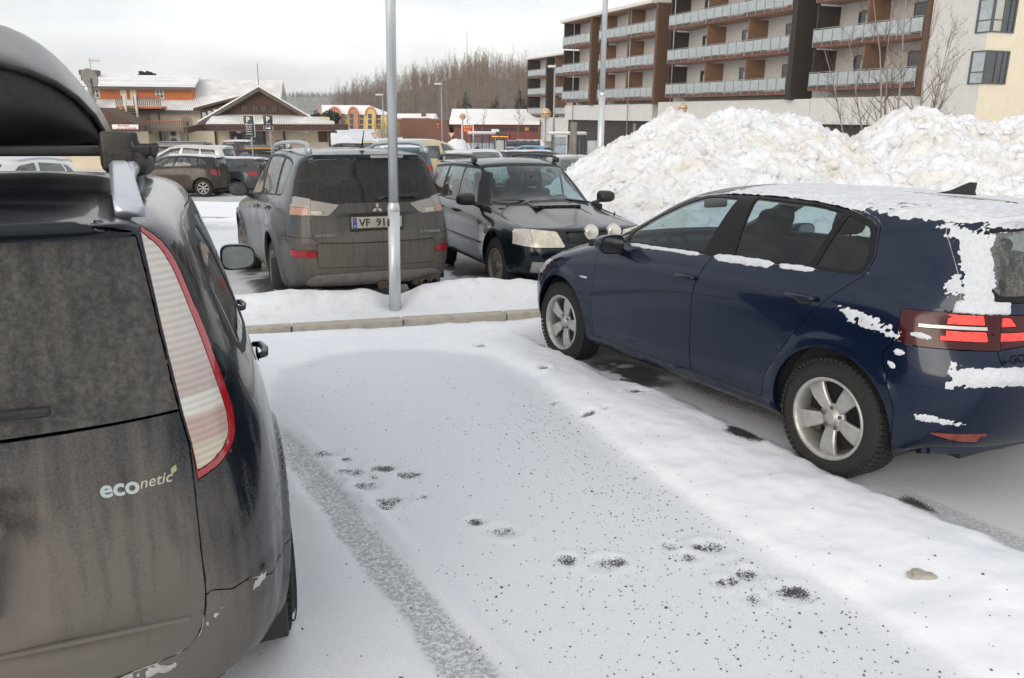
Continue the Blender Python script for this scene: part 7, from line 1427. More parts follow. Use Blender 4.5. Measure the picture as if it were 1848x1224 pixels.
# ================================================================== street furniture
GALV=mat('galvanised',(.56,.59,.61),.40,.6,nscale=5,namt=.18,stretch=(1,1,.25),bump=.1,bscale=30); GREYP=mat('grey_post',(.30,.31,.32),.5,.4,nscale=4,namt=.15)
SBLACK=mat('sign_black',(.018,.018,.019),.45); SWHITE=mat('sign_white',(.70,.70,.69),.5)
FZ=Matrix.Rotation(R(90),4,'X')                   # lettering facing the camera (-Y)
def P2(px,py,Y): x,z=yp(px,py,Y); return Vector((x,Y,z))
def build_street():
    # main pole in the island
    b=W(-1.152,7.64,.08); t=thing('pole','galvanised steel pole standing in the snow bank in front of the grey off-roader','pole',b,(0,R(1.15),0)); zc=1.03
    m=MB(); m.tube([(0,0,-.3),(0,0,zc)],.057,28); m.build('lower_tube',GALV,t); m=MB(); m.lathe([(.057,zc-.03),(.0595,zc-.01),(.0595,zc+.005),(.050,zc+.045),(.0455,zc+.055)],28,'Z'); m.build('collar',GALV,t); m=MB(); m.tube([(0,0,zc+.05),(0,0,5.2)],.0455,28); m.build('upper_tube',GALV,t); 
    m=MB(); m.tube([(-.042,-.03,zc-.16),(-.042,-.03,zc-.095)],.016,10); m.build('cable_cap',BLACK,t); m=MB(); m.rbox((0,-.3,5.25),(.16,.7,.09),.03); m.build('lamp_head',GREYP,t)
    p=P2(1082,262,25.); t=thing('lamp_post','tall thin galvanised post rising behind the left slope of the snow pile','lamp post',(p.x,25,float(slope(25)))); m=MB(); zz=P2(1085,171,25).z-p.z+ (p.z-float(slope(25)))
    m.tube([(0,0,0),(0,0,zz)],.10,16); m.build('lower_tube',GALV,t); m=MB(); m.lathe([(.10,zz-.02),(.11,zz),(.078,zz+.08)],16,'Z'); m.tube([(0,0,zz),(0,0,9.5)],.078,16); m.build('upper_tube',GALV,t); m=MB(); m.rbox((-.2,-.3,9.5),(.4,.9,.12),.04); m.build('lamp_head',GREYP,t)
    # street lamps
    for px,py,Y,lab in ((794,153,100,'thin street lamp against the bare wooded hill'),(688,173,104,'street lamp partly behind the galvanised pole'),(999,121,68,'street lamp in front of the flats, left of the thin tall post')):
        p=P2(px,py,Y); g=float(slope(Y)); t=thing('street_lamp',lab,'street lamp',(p.x,Y,g),None,'street lamps'); h=p.z-g; s=Y/100
        m=MB(); m.tube([(0,0,0),(0,0,h)],[.11,.07],10); m.build('post',GREYP,t); m=MB(); m.rbox((-.35*s,0,h+.05),(.95*s,.3,.2),.06); hd=m.build('lamp_head',mat('lamp_head_pale',(.55,.54,.50),.4),t)
    # globe lamps
    AMBG=mat('globe_amber',(.52,.38,.22),.25,nscale=2,namt=.3,coat=.6)
    for px,py,Y,r_,lab in ((833,211,108,.42,'globe lamp above the red and white sign'),(983,205,74,.48,'globe lamp left of the flats above the bus shelter'),(1230,194,58,.33,'globe lamp just above the snow pile crest')):
        p=P2(px,py,Y); g=float(slope(Y)); t=thing('globe_lamp',lab,'street lamp',(p.x,Y,g),None,'amber globe lamps'); m=MB(); m.tube([(0,0,0),(0,0,p.z-g-r_)],.07,8); m.build('post',GREYP,t); m=MB(); m.lathe([(r_*math.sin(math.pi*k/12),-r_*math.cos(math.pi*k/12)) for k in range(13)],18,'Z',(0,0,p.z-g)); gl=m.build('globe',AMBG,t); m=MB(); m.lathe([(r_*1.01,-.035),(r_*1.02,.035)],18,'Z',(0,0,p.z-g)); m.lathe([(.05,r_),(.12,r_*.97),(.0,r_*1.06)],12,'Z',(0,0,p.z-g)); m.build('band',mat('globe_band',(.25,.12,.06),.5),gl)
    # parking signs
    def psign(px,Y,top,bot,wpx,basepy,lab,kind):
        c=P2(px,(top+bot)/2,Y); g=float(slope(Y)); k=Y/1480; wd=wpx*k; hh=(bot-top)*k; t=thing('parking_sign',lab,'parking sign',(c.x,Y,g)); z=c.z-g
        m=MB(); m.tube([(.05,.06,0),(.05,.06,z+hh*.45)],.035,10); m.build('post',GREYP,t); m=MB(); m.rbox((.07,.06,.22),(.34,.34,.55),.04); m.build('concrete_foot',mat('foot_concrete',(.25,.24,.22),.9,nscale=5,namt=.2),t)
        if kind==1:
            m=MB(); m.rbox((0,0,z),(wd,.03,hh),.012); pl=m.build('sign_plate',SBLACK,t); m=MB(); m.rbox((wd*.05,.025,z-.01),(wd*1.06,.012,hh*1.02),.005); m.build('sign_back',GALV,pl)
            put_text('sign_letter','P',hh*.36,Matrix.Translation((-.02,-.018,z+hh*.20))@FZ,SWHITE,pl,.002,align='CENTER',bold=.006)
            for i,(s_,tx) in enumerate(((.085,'REGULERT'),(.05,'MOT AVGIFT'),(.05,'ALLE DAGER'),(.042,'Gjelder hele'),(.042,'plassen med'),(.042,'P-skive'))):
                put_line('sign_lettering',wd*(.78 if i==0 else .70-.05*(i%3)),s_*hh*.62,Matrix.Translation((0,-.018,z+hh*(.08-.085*i)))@FZ,SWHITE,pl,i+5)
            m=MB(); m.box((-wd*.4,-.0175,z-hh*.40),(wd*.4,-.016,z-hh*.39)); m.build('sign_line',SWHITE,pl)
        else:
            m=MB(); m.rbox((0,0,z+hh*.17),(wd,.03,hh*.66),.012); pl=m.build('sign_plate',SBLACK,t); put_text('sign_letter','P',hh*.48,Matrix.Translation((0,-.018,z+hh*.08))@FZ,SWHITE,pl,.002,align='CENTER',bold=.006); put_line('sign_lettering',wd*.5,hh*.05,Matrix.Translation((0,-.018,z-hh*.07))@FZ,SWHITE,pl,9)
            m=MB(); m.rbox((0,0,z-hh*.34),(wd,.03,hh*.30),.010); p3=m.build('arrow_plate',SBLACK,t); m=MB(); a=wd*.30; q=hh*.035; m.prism([(-a,-q),(a*.3,-q),(a*.3,-q*2.6),(a,0),(a*.3,q*2.6),(a*.3,q),(-a,q)],-.02,-.016,'Y',0,Matrix.Translation((0,0,z-hh*.34))); m.build('arrow',SWHITE,p3); m=MB()
            for (x0,x1,z0,z1) in ((-wd/2,wd/2,hh*.14,hh*.15),(-wd/2,wd/2,-hh*.15,-hh*.14),(-wd/2,-wd/2+.012,-hh*.15,hh*.15),(wd/2-.012,wd/2,-hh*.15,hh*.15)): m.box((x0,-.019,z-hh*.34+z0),(x1,-.015,z-hh*.34+z1))
            m.build('arrow_border',SWHITE,p3)
    psign(447.5,33.5,212.5,248.5,17.5,335,'black parking sign with P and six lines of white text on a grey post',1); psign(482,35.5,211,237.5,16.5,0,'black parking sign with P above a right-pointing arrow',2)
    # give-way signs and small boards
    for px,py,Y,lab in ((675,247,95,'small give-way triangle right of the willow'),(813,245.5,100,'small give-way triangle before the brick building')):
        p=P2(px,py,Y); g=float(slope(Y)); t=thing('give_way_sign',lab,'road sign',(p.x,Y,g)); z=p.z-g; m=MB(); m.tube([(0,.05,0),(0,.05,z+.2)],.04,8); m.build('post',GREYP,t); m=MB(); m.prism([(-.45,.38),(.45,.38),(0,-.42)],-.02,.0,'Y',0,Matrix.Translation((0,0,z))); bd=m.build('sign_rim',mat('rim_red',(.35,.12,.10),.5),t); m=MB(); m.prism([(-.3,.29),(.3,.29),(0,-.24)],-.03,-.021,'Y',0,Matrix.Translation((0,0,z))); m.build('sign_face',mat('giveway_face',(.55,.5,.42),.5),bd)
    p=P2(842,233,100); g=float(slope(100)); t=thing('advert_board','red advertising board with yellow lettering on two white posts','sign',(p.x,100,g)); z=p.z-g; m=MB(); m.rbox((0,0,z),(1.25,.12,.85),.03); bd=m.build('board',mat('advert_red',(.50,.04,.03),.5),t); m=MB()
    for x in (-.68,.68): m.box((x-.06,-.05,0),(x+.06,.07,z+.5))
    m.box((-.74,-.05,z+.44),(.74,.07,z+.54)); m.build('board_frame',SWHITE,t); YL=mat('advert_yellow',(.65,.36,.05),.5); put_line('board_lettering',.9,.22,Matrix.Translation((0,-.064,z+.08))@FZ,YL,bd,11); put_line('board_lettering',.8,.22,Matrix.Translation((0,-.064,z-.28))@FZ,YL,bd,12)
    p=P2(892,236.5,90); g=float(slope(90)); t=thing('white_board','small white board above the first bus shelter roof','sign',(p.x,90,g)); z=p.z-g; m=MB(); m.rbox((0,0,z),(.85,.06,.36),.02); m.build('board',SWHITE,t); m=MB(); m.tube([(0,.08,0),(0,.08,z)],.05,8); m.build('post',GREYP,t)
    # bus shelters
    def shelter(pa,pb,ytop,Y,lab,led):
        a,b=P2(pa,ytop,Y),P2(pb,ytop,Y); g=float(slope(Y)); L=b.x-a.x; H=a.z-g; t=thing('bus_shelter',lab,'bus shelter',(a.x,Y,g)); k=L*.62
        m=MB(); m.rbox((k/2,.7,H-.05),(k+.3,1.9,.12),.04); rf=m.build('roof',mat('shelter_roof',(.40,.43,.45),.5),t); m=MB(); m.rbox((k/2,.7,H+.06),(k+.25,1.85,.09),.04); m.build('roof_snow',SNOWR,rf); m=MB(); m.prism([(k-.1,H-.1),(L,H-.35),(L,H-.22),(k+.35,H+.08),(k-.1,H+.06)],-.2,1.6,'Y'); m.build('roof_end',mat('shelter_dark',(.05,.04,.04),.6),rf)
        for x in (.15,k*.52,k*.8,k,L-.45): m=MB(); m.box((x-.045,-.05,0),(x+.045,.05,H-.12)); m.build('post',mat('shelter_black',(.02,.02,.022),.5),t)
        for x0,x1 in ((.2,k*.5),(k*.54,k*.78),(k*.83,k*.97),(k+.06,L-.5)): m=MB(); m.box((x0,1.45,.15),(x1,1.47,H-.3)); m.build('glass_panel',glass('shelter_glass',(.75,.8,.82),.12,(.4,.42,.44)),t)
        m=MB(); m.rbox((k+ .45*(L-k),.2,1.35),(.42*(L-k)*1.0+.3,.07,1.5),.02); m.build('timetable_board',mat('timetable',(.42,.45,.44),.4,nscale=4,namt=.2),t)
        if led:
            m=MB(); m.rbox((k+.55,-.16,H-.28),(1.75,.08,.22),.02); ld=m.build('display',SBLACK,t); put_line('display_text',1.5,.10,Matrix.Translation((k+.55,-.205,H-.33))@FZ,mat('led_orange',(.9,.2,.03),.5,emit=((1,.22,.04),2.2)),ld,13)
        m=MB(); m.rbox((k*.35,1.2,.48),(k*.55,.35,.06),.02); m.build('bench',mat('bench_wood',(.2,.13,.08),.7),t)
    shelter(845,918,240.5,72,'glass bus shelter with a snowy roof and orange departure display',True); shelter(991,1092,240.5,63,'glass bus shelter with white roof next to the grey wooden pole',False)
    # recycling containers
    for i,(pa,pb,lab) in enumerate(((912,929,'dark recycling container, the left and mostly hidden one'),(928,973,'dark octagonal recycling container with white hatches on its sloping lid'))):
        a,b=P2(pa,263,66),P2(pb,263,66); g=float(slope(66)); t=thing('recycling_container',lab,'container',((a.x+b.x)/2,66,g)); L=b.x-a.x; z0=P2(930,275,66).z-g; h=P2(930,254.5,66).z-g
        m=MB(); pr=[(-.75,z0-.3),(.75,z0-.3),(.75,h*.55),(.45,h),(-.45,h),(-.75,h*.55)] if False else [(.9*math.cos(R(22.5+45*k)),z0+.05+(h-z0)/2+(h-z0)/2*1.08*math.sin(R(22.5+45*k))) for k in range(8)]
        m.prism(pr,-L/2,L/2,'X'); m.build('bin_body',mat('bin_dark',(.02,.024,.035),.45),t); m=MB()
        for k in range(3):
            x=-L*.33+L*.3*k; m.add([(x-.12,-.90,h*.74),(x+.16,-.90,h*.74),(x+.26,-.40,h*1.02),(x-.02,-.40,h*1.02)],[(0,1,2,3)])
        m.add([(-L*.46,-.86,h*.78),(L*.46,-.86,h*.78),(L*.46,-.38,h+.02),(-L*.46,-.38,h+.02)],[(0,1,2,3)]); m.build('lid',mat('lid_pale',(.45,.50,.56),.5,nscale=3,namt=.3),t)
        m=MB(); m.box((-L*.4,-.6,0),(-L*.3,.6,z0)); m.box((L*.3,-.6,0),(L*.4,.6,z0)); m.build('foot',BLACK,t)
    # weathered timber poles
    for px,py,wp,Y,lab in ((1036,220,8,60,'thick weathered timber pole in front of the dark plinth'),(1030,221,5,61.5,'thinner weathered timber pole touching the thick one'),(1143.5,222,5,55,'short timber pole sticking up over the snow pile slope')):
        p=P2(px,py,Y); g=float(slope(Y)); t=thing('timber_pole',lab,'wooden pole',(p.x,Y,g)); m=MB(); r_=wp*Y/1480/2; m.tube([(0,0,0),(0,0,p.z-g)],[r_*1.05,r_],12); m.build('pole',mat('weathered',(.20,.18,.155),.9,nscale=3,namt=.35,stretch=(3,3,.3),bump=.3,bscale=8),t)
    # person waiting at the first shelter (seen from behind, dark jacket, hands at the sides)
    g=float(slope(71.)); p=P2(860,254,71.); t=thing('person','person in dark jacket and trousers standing at the first bus shelter','person',(p.x,71.,g))
    J=[((0,0,.95),.15,-1),((0,0,1.15),.16,0),((0,0,1.38),.17,1),((0,.0,1.50),.075,2),((0,-.01,1.60),.085,3),((0,-.02,1.70),.09,4),((.20,0,1.40),.075,2),((.27,.02,1.12),.055,6),((.28,-.06,.88),.045,7),((-.20,0,1.40),.075,2),((-.27,.02,1.12),.055,9),((-.28,-.06,.88),.045,10),((.10,0,.88),.10,0),((.11,-.02,.48),.07,12),((.11,.02,.08),.05,13),((.12,-.15,.04),.045,14),((-.10,0,.88),.10,0),((-.11,.02,.48),.07,16),((-.11,.04,.08),.05,17),((-.12,-.13,.04),.045,18),((.285,-.09,.80),.03,8),((-.285,-.09,.80),.03,11)]
    me=bpy.data.meshes.new('body'); me.from_pydata([j[0] for j in J],[(j[2],i) for i,j in enumerate(J) if j[2]>=0],[]); o=bpy.data.objects.new('b',me); COL.objects.link(o); md=o.modifiers.new('k','SKIN'); md2=o.modifiers.new('s','SUBSURF'); md2.levels=2
    for i,j in enumerate(J): me.skin_vertices[0].data[i].radius=(j[1],j[1]*.8)
    me.skin_vertices[0].data[0].use_root=True
    dg=bpy.context.evaluated_depsgraph_get(); dg.update(); r=bpy.data.meshes.new_from_object(o.evaluated_get(dg)); bpy.data.objects.remove(o)
    for f in r.polygons: f.use_smooth=True
    bo=obj('body',r,t,mat('dark_clothes',(.018,.018,.022),.9,nscale=20,namt=.3)); m=MB(); m.lathe([(.095*math.sin(math.pi*k/10)*1.04,-.115*math.cos(math.pi*k/10)) for k in range(4,11)],16,'Z',(0,.01,1.70)); m.build('hair',mat('dark_hair',(.02,.016,.013),.8),t)
    m=MB(); m.lathe([(.075*math.sin(math.pi*k/10),-.10*math.cos(math.pi*k/10)) for k in range(0,8)],16,'Z',(0,-.045,1.68)); m.build('face',mat('skin',(.42,.27,.2),.6),t)
    # snow heaps further off
    for (px0,px1,top,Y,lab) in ((545,672,244,86,'long bright snow heap right of the brown shop'),(800,845,246.5,92,'small snow heap behind the cream van roof'),(945,992,249.5,88,'snow heap in front of the board fence')):
        a,b=P2(px0,top,Y),P2(px1,top,Y); g=float(slope(Y)); L=b.x-a.x; xs=np.linspace(0,L,60); ys=np.linspace(-2.5,3.5,26); X,YY=np.meshgrid(xs,ys); H=(a.z-g)*np.sin(np.pi*np.clip(X/L,0,1))**.45*np.exp(-(YY/1.7)**2)*(.75+.5*fbm(X,YY,.8,4,px0))-.1
        o=grid_mesh('snow_heap',X+a.x,YY+Y,H+g,{},MATS['bank_snow']); tag(o,lab,'snow heap')
# ================================================================== hills and trees
BARK=mat('bare_bark',(.215,.150,.108),.9,nscale=3,namt=.35); BIRCH=mat('birch_bark',(.30,.26,.23),.85,nscale=14,namt=.5,stretch=(1,1,3)); TWIG=mat('twig_brown',(.115,.075,.06),.9)
NEEDLE=mat('needles',(.020,.030,.016),.85,nscale=2.5,namt=.6); NEEDLE2=mat('needles_light',(.035,.042,.02),.85,nscale=2,namt=.6)
def bare_tree(rng,h,spread=.35,lean=0.,n1=13,n2=6,thick=.011,limb0=.25,minr=.012,up=.75,third=0):
    """segments ((p,q,r0,r1), depth) of a leafless tree"""
    S=[]
    def seg(p,q,a,b,d): S.append((p,q,a,b,d))
    p=Vector((0,0,0)); pts=[p]; d=Vector((lean,rng.uniform(-.1,.1),1)).normalized()
    N=7
    for i in range(N): p=p+d*(h/N); d=(d+Vector((rng.uniform(-.09,.09),rng.uniform(-.09,.09),0))).normalized(); pts.append(p)
    R0=h*thick; rad=lambda t:max(minr,R0*(1-.92*t))
    for i in range(N): seg(pts[i],pts[i+1],rad(i/N),rad((i+1)/N),0)
    for k in range(n1):
        t=limb0+(1-limb0)*(k+rng.random()*.8)/n1; t=min(t,.985); f=t*N; i=min(int(f),N-1); o=pts[i].lerp(pts[i+1],f-i); an=rng.uniform(0,6.283); L=h*spread*(1.08-t*.8)*rng.uniform(.7,1.15)
        dd=Vector((math.cos(an),math.sin(an),up*rng.uniform(.7,1.4))).normalized(); q=o; r=rad(t)*.5
        bp=[q]
        for j in range(3):
            q=q+dd*(L/3); dd=(dd+Vector((rng.uniform(-.2,.2),rng.uniform(-.2,.2),.18))).normalized(); bp.append(q)
        for j in range(3): seg(bp[j],bp[j+1],max(minr,r*(1-j/3.4)),max(minr*.8,r*(1-(j+1)/3.4)),1)
        for m_ in range(n2):
            t2=(m_+.6)/n2*2.95; j=min(int(t2),2); o2=bp[j].lerp(bp[j+1],t2-j); d2=(dd+Vector((rng.uniform(-1,1),rng.uniform(-1,1),rng.uniform(-.2,.9)))).normalized(); L2=L*.34*rng.uniform(.6,1.2); e=o2+d2*L2; seg(o2,e,minr*.8,minr*.5,2)
            for w_ in range(third):
                t3=rng.uniform(.2,.9); o3=o2.lerp(e,t3); d3=(d2+Vector((rng.uniform(-.9,.9),rng.uniform(-.9,.9),rng.uniform(-.3,.8)))).normalized(); seg(o3,o3+d3*L2*.5*rng.uniform(.6,1.2),minr*.55,minr*.35,3)
    return S
def seg_arrays(S,n=3):
    V=[];F=[]
    for (p,q,a,b,d) in S:
        t=(q-p).normalized(); u=t.cross(Vector((0,0,1)) if abs(t.z)<.9 else Vector((1,0,0))).normalized(); w_=t.cross(u); b0=len(V)
        for c,r in ((p,a),(q,b)):
            for k in range(n): th=6.283*k/n; V.append(c+(u*math.cos(th)+w_*math.sin(th))*r)
        for k in range(n): F.append((b0+k,b0+(k+1)%n,b0+n+(k+1)%n,b0+n+k))
    return np.array([v[:] for v in V],np.float32),np.array(F,np.int32)
def np_mesh(name,V,F,m,parent=None,loc=None):
    me=bpy.data.meshes.new(name); me.vertices.add(len(V)); me.vertices.foreach_set('co',V.astype(np.float32).ravel()); k=F.shape[1]; me.loops.add(F.size); me.loops.foreach_set('vertex_index',F.ravel().astype(np.int32)); me.polygons.add(len(F)); me.polygons.foreach_set('loop_start',np.arange(0,F.size,k,dtype=np.int32)); me.update(calc_edges=True); return obj(name,me,parent,m,loc)
def scatter(templates,P,rng,smin,smax):
    VV=[];FF=[];b=0
    for p in P:
        V,F=templates[rng.integers(len(templates))]; s=rng.uniform(smin,smax); a=rng.uniform(0,6.283); c,s_=math.cos(a),math.sin(a); Q=V*s; Q=np.stack([Q[:,0]*c-Q[:,1]*s_+p[0],Q[:,0]*s_+Q[:,1]*c+p[1],Q[:,2]+p[2]],1); VV.append(Q); FF.append(F+b); b+=len(V)
    return np.concatenate(VV),np.concatenate(FF)
def spruce_arrays(rng,h,w,rows=16,per=13,droop=.35):
    V=[];F=[]
    for i in range(rows):
        t=i/(rows-1); z=h*(.08+.90*t); L=w*(1-t)**.8*rng.uniform(.8,1.1)+.12*w*(1-t)+.03*h*.3
        for k in range(max(5,int(per*(1-.55*t)))):
            a=rng.uniform(0,6.283); l=L*rng.uniform(.65,1.15); d=np.array([math.cos(a),math.sin(a)]); n=np.array([-d[1],d[0]]); zz=z+rng.uniform(-.03,.03)*h; ww=l*.26
            # a bough: four small drooping leaf clumps
            for q in range(4):
                r0,r1=l*q/4.6,l*(q+1.5)/4.6; z0=zz-droop*r0*r0/max(l,.1); z1=zz-droop*r1*r1/max(l,.1)-rng.uniform(0,.04)*l; w0=ww*rng.uniform(.5,1.1); o=rng.uniform(-.25,.25)*l*.4; b=len(V)
                V+= [(*(d*r0+n*(o-w0*.5)),z0),(*(d*r0+n*(o+w0*.5)),z0),(*(d*r1+n*(o+w0*.35)),z1-w0*.25),(*(d*r1+n*(o-w0*.35)),z1-w0*.1)]; F.append((b,b+1,b+2,b+3))
    return np.array(V,np.float32),np.array(F,np.int32)
def hill_z(x,y):
    ridge=np.interp(x,[-160,-110,-85,-66,-48,-30,-14,6,35,120,400],[0,.5,3.,8.,12.5,16,17.2,15.,9,7,5]); s=sstep(np.interp(x,[-30,-8],[262,165]),np.interp(x,[-30,-8],[345,330]),y)*(1-.3*sstep(420,700,y)); return -3.2+ridge*1.12*s*(.92+.16*fbm(x,y,.03,3,31))
def build_hills():
    xs=np.linspace(-200,420,150); ys=np.linspace(150,720,110); X,Y=np.meshgrid(xs,ys); Z=hill_z(X,Y)-.6*sstep(170,150,Y); o=grid_mesh('hill',X,Y,Z,{},mat('hill_floor',(.105,.082,.066),.9,nscale=.25,namt=.6)); tag(o,None,None,None,'structure')
    rng=np.random.default_rng(11)
    T=[seg_arrays(bare_tree(rng,rng.uniform(8.5,12),.30,rng.uniform(-.08,.08),14,9,.0065,.22,.018,.9)) for _ in range(8)]
    P=[]
    while len(P)<3300:
        x=rng.uniform(-84,75); y=170+330*rng.random()**.8
        if float(hill_z(np.array([x]),np.array([y]))[0])<-1.6 or x/(y*.965)*1440+924<600+rng.uniform(-8,25): continue
        P.append((x,y,float(hill_z(np.array([x]),np.array([y]))[0])-.2))
    V,F=scatter(T,P,rng,.62,1.05); w_=np_mesh('bare_woods',V,F,BARK); tag(w_,'leafless brown woodland covering the hill behind the town',None,None,'stuff')
    # pale birch stems among them
    T2=[seg_arrays(bare_tree(rng,rng.uniform(8,11),.22,rng.uniform(-.06,.06),9,4,.0075,.3,.03,1.2)) for _ in range(4)]; V,F=scatter(T2,[P[i] for i in rng.choice(len(P),330,False)],rng,.8,1.2); w_=np_mesh('birch_woods',V,F,BIRCH); tag(w_,'pale birch stems scattered through the bare hill woods',None,None,'stuff')
    # spruces at the hill foot
    for px,top,Y,wd,lab in ((838,158,190,3.0,'tallest dark spruce at the hill foot behind the red building'),(826,176,196,2.1,'small spruce left of the tallest one at the hill foot'),(886,176,188,2.0,'narrow spruce left of a close pair at the hill foot'),(894,168,192,2.2,'narrow taller spruce in the middle of the hill foot'),(908,184,186,2.0,'short spruce right of the narrow taller one'),(936,150,194,2.8,'big spruce beside the farthest block of flats'),(945,166,186,2.4,'lower spruce touching the edge of the farthest flats')):
        p=P2(px,top,Y); g=float(hill_z(np.array([p.x]),np.array([Y]))[0]); h=p.z-g; t=thing('spruce',lab,'spruce',(p.x,Y,g),None,'spruces at the hill foot'); m=MB(); m.tube([(0,0,-.3),(0,0,h*.97)],[.16,.02],6); m.build('trunk',BARK,t); V,F=spruce_arrays(rng,h,wd,22,18); np_mesh('crown',V,F,NEEDLE if px%2 else NEEDLE2,t)
    # far ridge
    xs=np.linspace(-1500,1500,120); ys=np.linspace(900,2400,40); X,Y=np.meshgrid(xs,ys); Z=-4+ (37+10*(fbm(X,0*Y,.004,3,41)-.5))*sstep(900,1500,Y)-4*sstep(1700,2400,Y); o=grid_mesh('far_hills',X,Y,Z,{},mat('far_floor',(.20,.19,.175),.9,nscale=.02,namt=.35)); tag(o,None,None,None,'structure')
    T=[spruce_arrays(rng,11,3.6,7,7) for _ in range(4)]; P=[(x,rng.uniform(1440,1600),float(-4+(37+10*(fbm(np.array([x]),np.array([0.]),.004,3,41)[0]-.5)))) for x in rng.uniform(-520,-180,420)]; V,F=scatter(T,P,rng,.6,1.25); w_=np_mesh('far_conifers',V,F,NEEDLE); tag(w_,'far line of conifers along the distant ridge',None,None,'stuff')
    T=[seg_arrays(bare_tree(rng,9,.34,0,8,3,.02,.2,.10,.8)) for _ in range(4)]; P=[]
    for i in range(700): x=rng.uniform(-500,-150); y=rng.uniform(1000,1430); P.append((x,y,float(-4+(37+10*(fbm(np.array([x]),np.array([0.]),.004,3,41)[0]-.5))*sstep(900,1500,y))))
    V,F=scatter(T,P,rng,.7,1.1); w_=np_mesh('far_woods',V,F,BARK); tag(w_,'hazy leafless woods on the slope of the distant ridge',None,None,'stuff')
    # single trees in town
    def tree(name,lab,cat,loc,S,m,twm=None,n=5):
        t=thing(name,lab,cat,loc); A=[s for s in S if s[4]==0]; B=[s for s in S if s[4]>0]; V,F=seg_arrays(A,n); np_mesh('trunk',V,F,m,t); V,F=seg_arrays(B,3); np_mesh('crown',V,F,twm or m,t); return t
    for px,top,Y,sp,lab in ((868,195,112,.30,'bare young birch in front of the red building, left one'),(934,188,108,.38,'bare spreading tree before the red building, left of the flats'),(845,200,118,.25,'slim bare tree behind the red advertising board')):
        p=P2(px,top,Y); g=float(slope(Y)); tree('bare_tree',lab,'tree',(p.x,Y,g),bare_tree(rng,p.z-g,sp,0,16,7,.012,.25,.014,.8,1),BARK,TWIG)
    # multi-stemmed bare birch behind the pile
    Y=27.; t=thing('birch','bare many-stemmed birch behind the right end of the snow pile','tree',(P2(1620,200,Y).x,Y,float(slope(Y)))); VV=[];FF=[];b=0;V2=[];F2=[];b2=0
    for px,tx,ty in ((1560,1500,60),(1590,1555,40),(1600,1580,-30),(1618,1605,-60),(1640,1640,-80),(1650,1700,30),(1662,1735,40),(1668,1660,-40),(1640,1765,110)):
        p=P2(px,215,Y)-Vector(t.location); e=P2(tx,ty,Y)-Vector(t.location); p.z=0; h=(e-p).length; S=bare_tree(rng,h,.30,0,17,8,.0075,.22,.0035,1.0,3); dv=(e-p).normalized(); rot=Vector((0,0,1)).rotation_difference(dv).to_matrix()
        S=[(rot@a+p,rot@c+p,r0,r1,d) for a,c,r0,r1,d in S]; A=[s for s in S if s[4]==0]; B=[s for s in S if s[4]>0]; V,F=seg_arrays(A,6); VV.append(V);FF.append(F+b);b+=len(V); V,F=seg_arrays(B,3); V2.append(V);F2.append(F+b2);b2+=len(V)
    np_mesh('trunk',np.concatenate(VV),np.concatenate(FF),BIRCH,t); np_mesh('crown',np.concatenate(V2),np.concatenate(F2),TWIG,t)
    # pine behind the long house, dark round pine by the yellow building, yellow willow
    def clump(name,lab,cat,px0,px1,top,bot,Y,m,n,leaf,th=.16):
        a,b_=P2(px0,bot,Y),P2(px1,top,Y); g=float(slope(min(Y,79))); cx=(a.x+b_.x)/2; w_=(b_.x-a.x)/2; hz=(b_.z-a.z)/2; cz=(b_.z+a.z)/2; t=thing(name,lab,cat,(cx,Y,g)); mm=MB(); mm.tube([(0,0,-.2),(.1,0,(cz-g)*.6),(0,0,cz-g+hz*.5)],[th,th*.7,.04],7); mm.build('trunk',BARK,t); V=[];F=[]
        blobs=[(Vector((rng.uniform(-.75,.75)*w_,rng.uniform(-.6,.6)*w_,cz-g+rng.uniform(-.75,.75)*hz)),rng.uniform(.25,.45)*min(w_,hz)*1.1) for _ in range(34)]
        blobs=[q for q in blobs if (q[0].x/w_)**2+((q[0].z-cz+g)/hz)**2<1.0]
        for i in range(n):
            c,r=blobs[rng.integers(len(blobs))]; d=Vector(rng.normal(size=3)).normalized(); p=c+d*r*rng.uniform(.5,1.05); u=Vector(rng.normal(size=3)).normalized(); v=u.cross(d+Vector((.01,.02,.03))).normalized(); q=leaf*rng.uniform(.6,1.3); b0=len(V); V+=[p-u*q-v*q*.5,p+u*q-v*q*.5,p+u*q*.7+v*q*.6,p-u*q*.7+v*q*.6]; F.append((b0,b0+1,b0+2,b0+3))
        np_mesh('crown',np.array([x[:] for x in V],np.float32),np.array(F,np.int32),m,t); return t
    clump('pine','pine crown showing over the long house roof ridge','tree',246,281,133,150,85,mat('pine_green',(.045,.05,.03),.85,nscale=2,namt=.5),1100,.13)
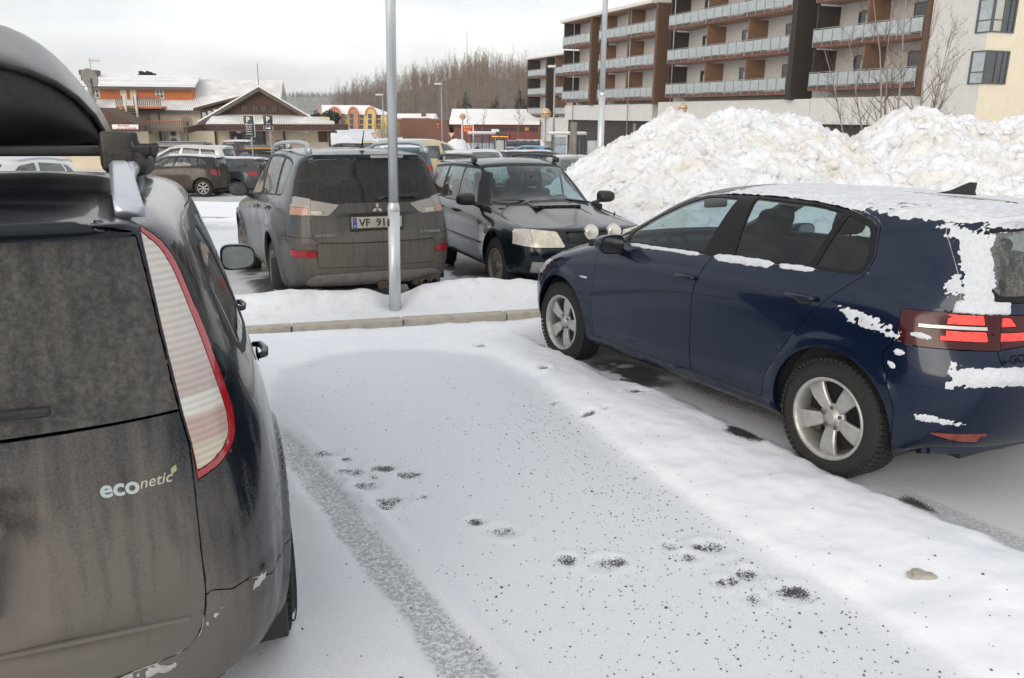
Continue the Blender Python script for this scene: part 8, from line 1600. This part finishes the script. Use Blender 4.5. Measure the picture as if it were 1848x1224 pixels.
    clump('pine','dense dark round pine in front of the yellow building','tree',566,611,205,252,140,NEEDLE,2600,.28,.3)
    Y=125.; p=P2(702,212,Y); g=float(slope(79)); t=thing('willow','golden-twigged willow bush left of the galvanised pole','bush',(p.x-.3,Y,g)); VV=[];FF=[];b=0
    for i in range(70):
        a=rng.uniform(0,6.283); r=rng.uniform(0,1.9); h=(p.z-g)*rng.uniform(.55,1.); S=bare_tree(rng,h,.12,rng.uniform(-.12,.12),7,2,.006,.3,.018,1.6); S=[(x+Vector((r*math.cos(a),r*math.sin(a),0)),y_+Vector((r*math.cos(a)*1.15,r*math.sin(a)*1.15,0)),q,w_,d) for x,y_,q,w_,d in S]; V,F=seg_arrays(S,3); VV.append(V);FF.append(F+b);b+=len(V)
    np_mesh('stems',np.concatenate(VV),np.concatenate(FF),mat('willow_gold',(.42,.27,.07),.85),t)
    # lattice mast on the hill top
    p=P2(840,55,330); g=float(hill_z(np.array([p.x]),np.array([330.]))[0]); t=thing('radio_mast','thin radio mast rising from the wooded hilltop','mast',(p.x,330,g)); m=MB(); m.tube([(0,0,0),(0,0,p.z-g)],[.16,.08],6)
    for k in range(3): m.tube([(-.5,0,p.z-g-1-k*2.),(.5,0,p.z-g-1-k*2.)],.05,4)
    m.build('mast_pole',GREYP,t)
def build_haze():
    m=bpy.data.materials.new('haze_air'); m.use_nodes=True; n=m.node_tree.nodes; l=m.node_tree.links; n.clear(); o=n.new('ShaderNodeOutputMaterial'); v=n.new('ShaderNodeVolumePrincipled'); v.inputs['Color'].default_value=(.86,.90,.95,1); v.inputs['Density'].default_value=.00028; l.new(v.outputs[0],o.inputs['Volume'])
    b=MB(); b.box((-3500,-100,-12),(3500,1750,95)); h=b.build('haze',m); h['kind']='stuff'; h['label']='thin winter haze over the town and hills'
# ================================================================== assemble
pile=build_ground(); snow_lumps(pile)
build_apartments(); build_balcony_things(); build_town(); build_street(); build_hills(); build_parked()
golf,go=build_golf(); build_outlander(); build_forester(); ford,fo=build_ford(); build_roofbox(ford)
build_haze()
